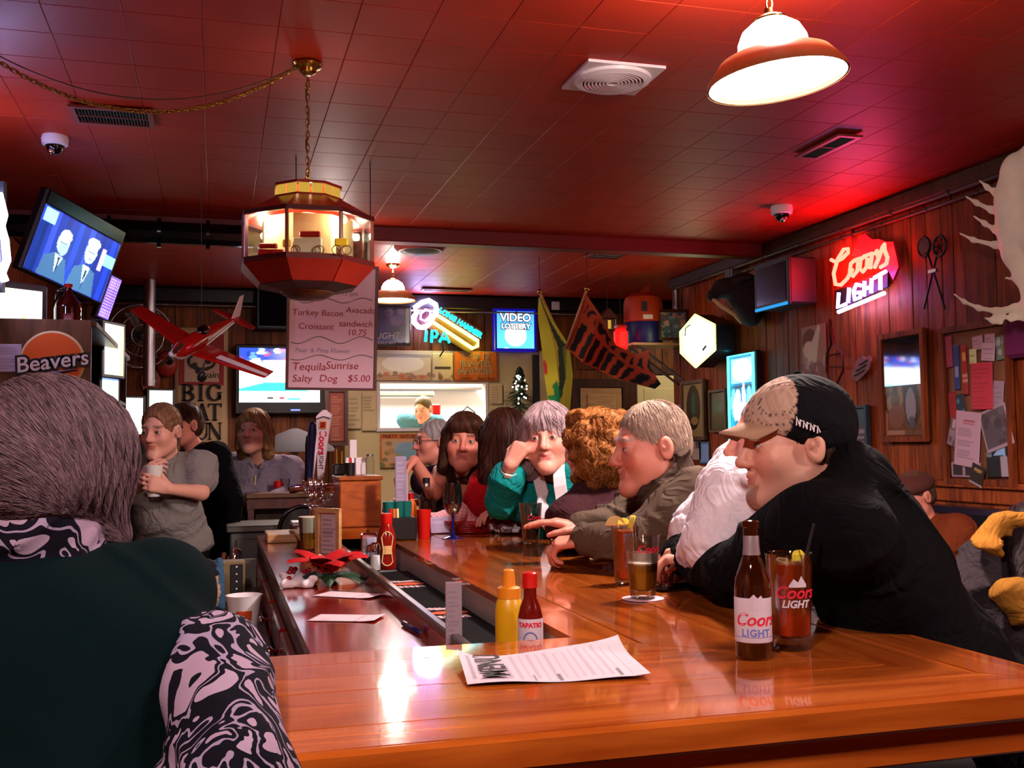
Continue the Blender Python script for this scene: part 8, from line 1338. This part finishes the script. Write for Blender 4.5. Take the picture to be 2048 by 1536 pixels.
c = on(880, 1068); t = thing('table_card', c, 'small lilac folded card on the bar in front of the basket', 'card'); panel('front', c+A3(0, 0, .038), unit(A3(1, .08, 0)), unit(A3(0, .35, 1)), .082, .07, Art(20, 16, '9a86a6').lines(.1, .1, .9, .9, 6, '5c4c6c', .4, .5), parent=t)
# red basket with chequered paper
c = on(946, 1066); c = c+A3(.0, .02, 0); t = thing('food_basket', c, 'red plastic food basket lined with red and white chequered paper', 'basket'); M('basket_red', '9c0c14', .3)
def oval(r0, r1, z, n=40): return [c+A3(r0*math.cos(u), r1*math.sin(u), z) for u in np.linspace(0, 6.283, n+1)[:-1]]
for k in range(6): z = .006+.009*k; MB().tube(oval(.088+.03*z/.05, .062+.02*z/.05, z), .0035, 6, True).build('rim' if k == 5 else 'hoop', 'basket_red', t, True)
m = MB()
for u in np.linspace(0, 6.283, 45)[:-1]: m.cyl(c+A3(.088*math.cos(u), .062*math.sin(u), .002), c+A3(.118*math.cos(u), .082*math.sin(u), .052), .0022, n=5)
m.build('rib', 'basket_red', t)['kind'] = 'stuff'; MB().prism(oval(.088, .062, .002), (0, 0, 1), .003).build('floor', 'basket_red', t)
def chq(): 
    a = Art(48, 48, 'd8b4bc'); a.mask((np.floor(a.u*16) % 2 == 0), 'b83a4a', .45); a.mask((np.floor(a.v*16) % 2 == 0), 'b83a4a', .45); return a
def check_sheet(name, pts, lab=None, par=None):
    a = chq(); P0, P1, P2, P3 = [np.array(p, float) for p in pts]; u, v = a.u[..., None], a.v[..., None]; Q = P0*(1-u)*(1-v)+P1*u*(1-v)+P2*u*v+P3*(1-u)*v; Q = Q+(.004*np.sin(a.u*11+a.v*7))[..., None]*unit(np.cross(P1-P0, P3-P0)); n = Q.shape[0]*Q.shape[1]; idx = np.arange(n).reshape(Q.shape[:2]); F = np.stack([idx[:-1, :-1], idx[:-1, 1:], idx[1:, 1:], idx[1:, :-1]], -1).reshape(-1, 4); w = unit(np.cross(P1-P0, P3-P0))*.001; o = mesh_obj(name, np.concatenate([Q.reshape(-1, 3), Q.reshape(-1, 3)-w]), np.concatenate([F, F[:, ::-1]+n]), 'paint', par, col=np.concatenate([a.c.reshape(-1, 3)]*2)); return o
check_sheet('paper_liner', [c+A3(-.09, -.05, .03), c+A3(.09, -.06, .035), c+A3(.1, .06, .05), c+A3(-.05, .02, .135)], par=t); check_sheet('paper_liner', [c+A3(-.11, .0, .045), c+A3(-.03, .02, .05), c+A3(-.07, .05, .10), c+A3(-.19, .03, .085)], par=t)
for px, py, s_, lb in ((992, 1066, .03, 'crumpled white napkin beside the red basket'), (1020, 1069, .04, 'bigger crumpled napkin between the basket and the empty pint')):
    q0 = on(px, py); t = thing('crumpled_napkin', q0, lb, 'napkin'); B = Blob(); rs = random.Random(px)
    for k in range(10): B.cap(q0+A3(rs.uniform(-s_, s_), rs.uniform(-s_, s_), .012+rs.uniform(0, s_*.5)), q0+A3(rs.uniform(-s_, s_), rs.uniform(-s_, s_), .01+rs.uniform(0, s_)), .011, .006, .006)
    V, F, o_ = B.bake(.0035); V[:, 2] = np.maximum(V[:, 2], BZ+.0008); mesh_obj('napkin', V, F, 'white_cloth', t, False)
c = on(1062, 1088); t = glassware('empty_pint', 'nearly empty pint glass with red lettering beside the hands of the olive jacket', c, (.03, .0435), 0, .152, .016); a = facing(c)+.45; O = c+A3(.04*math.cos(a), .04*math.sin(a), .10); text('Coors', O, A3(1, 0, 0), FZ, .026, 'label_red', t, ext=.0003, off=.0006, shear=.3, wrap=(c[:2], .0406)); text('LIGHT', O-A3(0, 0, .02), A3(1, 0, 0), FZ, .014, 'label_white', t, ext=.0003, shear=.3, wrap=(c[:2], .0392))
c = on(1008, 1042)+A3(.02, .1, 0); t = glassware('plastic_cup', 'clear plastic cup behind the crumpled napkins', c, (.03, .04), 0, .10, .004, 'thin_glass', 'cup'); c = on(1012, 1070); t = thing('dip_cup', c, 'small clear dip cup before the crumpled napkins', 'cup'); lathe_part('body', c, [(0, 0), (.022, 0), (.032, .03), (.0305, .03), (.021, .003), (0, .003)], 'thin_glass', t, 24, False)
# --- behind the bar, below the counter
t = thing('steel_sink', (.03, 4.0, 0), 'dull stainless under-bar sink unit left of the work shelf', 'sink'); MB().box((-.14, 3.0, .1), (.175, 5.0, .80), bev=.006).build('cabinet', 'dull_steel', t); MB().box((-.14, 4.98, .80), (.175, 5.0, .93)).build('back_splash', 'dull_steel', t); [MB().cyl((x, y, 0), (x, y, .1), .02).build('leg', 'dull_steel', t) for x in (-.11, .15) for y in (3.05, 4.95)]; MB().tube([A3(.1, 4.85, .80), A3(.1, 4.85, .98), A3(.08, 4.75, 1.0), A3(.07, 4.7, .94)], .01, 8).build('tap', 'chrome', t, True)
c = A3(.095, 3.85, .8006); t = thing('paper_tub', c, 'white paper tub with a red print behind the bar', 'tub'); lathe_part('tub', c, [(0, 0), (.045, 0), (.062, .115), (.064, .12), (.061, .12), (.043, .004), (0, .004)], 'white_plastic', t, 28, False); a = facing(c); MB().add([c+A3((.048+.13*z)*math.cos(a+d), (.048+.13*z)*math.sin(a+d), z) for z in (.035, .07) for d in np.linspace(-.5, .5, 6)], [(k, k+1, 7+k, 6+k) for k in range(5)]).build('red_print', 'print_orange', t)
c = A3(.05, 4.55, .8006); t = thing('switch_box', c, 'beige control box with a black front beside the sink', 'box'); MB().obox(c+A3(0, 0, .085), (.13, .12, .17), (1, 0, 0), bev=.006).build('case', 'box_tan', t); MB().obox(c+A3(.03, -.062, .085), (.05, .006, .15), (1, 0, 0), bev=.002).build('black_front', 'black', t); [MB().ball(c+A3(.03, -.066, .03+.03*k), .004, 8, 6).build('button', 'white_plastic', t, True) for k in range(5)]
c = A3(-.06, 4.25, .8006); t = thing('tote_bag', c, 'beige cloth bag with a dark flowered band and blue edge by the sink', 'bag'); B = Blob(); B.ell(c+A3(0, 0, .09), (.085, .06, .1), None, .02, 1).ell(c+A3(0, 0, .165), (.075, .055, .05), None, .02, 2).cap(c+A3(.075, -.01, .03), c+A3(.07, -.01, .2), .022, .018, .01, 3); V, F, ow = B.bake(.006, fold_noise(.002, 40)); V[:, 2] = np.maximum(V[:, 2], .8008); pal = {0: lin('a08064'), 1: lin('a08064'), 2: lin('1c1a20'), 3: lin('34506c')}; mesh_obj('bag', V, F, 'cloth', t, True, np.array([pal[k] for k in ow])); m = MB(); [m.ball(c+A3(-.03+.02*math.cos(k*1.3), -.062, .165+.018*math.sin(k*1.3)), (.009, .004, .009), 8, 6) for k in range(5)]; m.build('flower_print', 'white_cloth', t)
t = thing('bar_fridge', (.33, 6.05, 0), 'grey metal under-counter fridge beyond the work shelf', 'fridge'); MB().box((.07, 5.86, .05), (.62, 6.28, .985), bev=.008).build('cabinet', 'grey', t); MB().box((.05, 5.84, .985), (.64, 6.3, 1.02), bev=.006).build('top', 'dull_steel', t); MB().box((.1, 5.842, .12), (.6, 5.862, .95), bev=.006).build('door', 'grey', t); MB().tube([A3(.14, 5.84, .5), A3(.14, 5.81, .52), A3(.14, 5.81, .8), A3(.14, 5.84, .82)], .01, 8).build('handle', 'chrome', t, True); MB().box((.08, 5.88, 0), (.61, 6.26, .05)).build('plinth', 'black', t)
t = thing('side_chair', (.47, 5.775, 0), 'dark chair with a round bentwood back beyond the cutting board', 'chair'); rc = at(607, 1062, 5.6); rc[1] = 5.78; MB().tube([rc+A3(.125*math.cos(u), 0, .13*math.sin(u)) for u in np.linspace(-.3, 3.44, 25)], .012, 10).build('back_hoop', 'black_gloss', t, True); MB().prism([rc+A3(.115*math.cos(u), 0, .12*math.sin(u)) for u in np.linspace(0, 3.1416, 17)]+[rc+A3(-.115, 0, -.2), rc+A3(.115, 0, -.2)], (0, 1, 0), .01).build('back_pad', 'black', t); [MB().cyl(rc+A3(x, 0, -.03), A3(rc[0]+x, rc[1], 0), .014).build('leg', 'black_gloss', t) for x in (-.12, .12)]
c = at(468, 1043, 6.35); t = thing('orange_chair', (c[0], c[1], 0), 'rust orange plastic chair back between the black jacket and the fridge', 'chair'); MB().obox(c, (.10, .03, .16), (1, 0, 0), bev=.014).build('back', 'rust_plastic', t) if M('rust_plastic', '8a2a14', .5) else 0; MB().obox((c[0], c[1]-.12, .5), (.2, .26, .03), (1, 0, 0), bev=.01).build('seat', 'rust_plastic', t); [MB().cyl((c[0]+x, c[1]+y, 0), (c[0]+x, c[1]+y, .5 if y < 0 else 1.0), .011).build('leg', 'steel', t) for x in (-.04, .04) for y in (-.2, .012)]
e0 = at(489, 985, 6.42); zc = e0[2]; t = thing('far_counter', (e0[0]+.3, 6.55, 0), 'dark topped counter at the far end where the blond person sits', 'counter'); MB().box((e0[0], 6.42, zc-.03), (e0[0]+.72, 6.68, zc), bev=.006).build('top', 'brown_wood', t); MB().box((e0[0]+.01, 6.44, zc-.09), (e0[0]+.70, 6.46, zc-.03)).build('fascia', 'dark_red_wood', t); MB().box((e0[0]+.015, 6.45, 0), (e0[0]+.05, 6.66, zc-.03)).build('end_panel', 'dark_red_wood', t); MB().box((e0[0]+.05, 6.63, 0), (e0[0]+.70, 6.66, zc-.03)).build('back_panel', 'dark_wood', t); MB().box((e0[0]+.05, 6.46, .78), (e0[0]+.70, 6.63, .80)).build('shelf', 'dark_wood', t)
c = at(557, 978, 6.5); c[2] = zc+.0006; t = thing('red_tumbler', c, 'red tumbler on the far counter before the blond person', 'cup'); lathe_part('body', c, [(0, 0), (.026, 0), (.03, .065), (.028, .065), (.024, .005), (0, .005)], 'red_plastic', t, 20, False); c = at(570, 978, 6.5); c[2] = zc+.0006; t = glassware('clear_tumbler', 'clear tumbler beside the red tumbler on the far counter', c, (.026, .032), 0, .08, .006, 'thin_glass'); c = at(592, 980, 6.5); c[2] = zc+.0006; t = thing('ash_tray', c, 'dark round ashtray on the far counter', 'ashtray'); lathe_part('dish', c, [(0, 0), (.045, 0), (.05, .02), (.046, .02), (.04, .008), (0, .008)], 'black_gloss', t, 24, False)
# bartender's cup
c = at(308, 972, 5.0)-A3(0, 0, .05); t = thing('clear_cup', c, 'clear plastic cup held in front of the grey t-shirt', 'cup'); lathe_part('cup', c, [(0, 0), (.03, 0), (.042, .15), (.04, .15), (.028, .004), (0, .004)], 'cup_white', t, 28, False) if M('cup_white', 'd8d4d0', .3, alpha=.8) else 0; lathe_part('drink', c, [(0, .006), (.027, .006), (.034, .09), (0, .09)], 'foam', t, 24, False)
# grey tent shape behind the blond person
c = at(590, 895, 7.6); t = thing('table_umbrella', (c[0], c[1], 0), 'grey folded canvas lampshade shape behind the blond person', 'umbrella'); autosmooth(MB().lathe([(.30, -.03), (.28, -.0), (.12, .1), (.02, .14), (0, .14)], c, n=10, cap=False).build('canopy', 'umbrella_grey', t)); MB().cyl((c[0], c[1], 0), c+A3(0, 0, .13), .02).build('post', 'pale_wood', t); MB().lathe([(.2, 0), (.2, .02), (.03, .05)], (c[0], c[1], 0), n=24).build('foot', 'dark_grey', t)
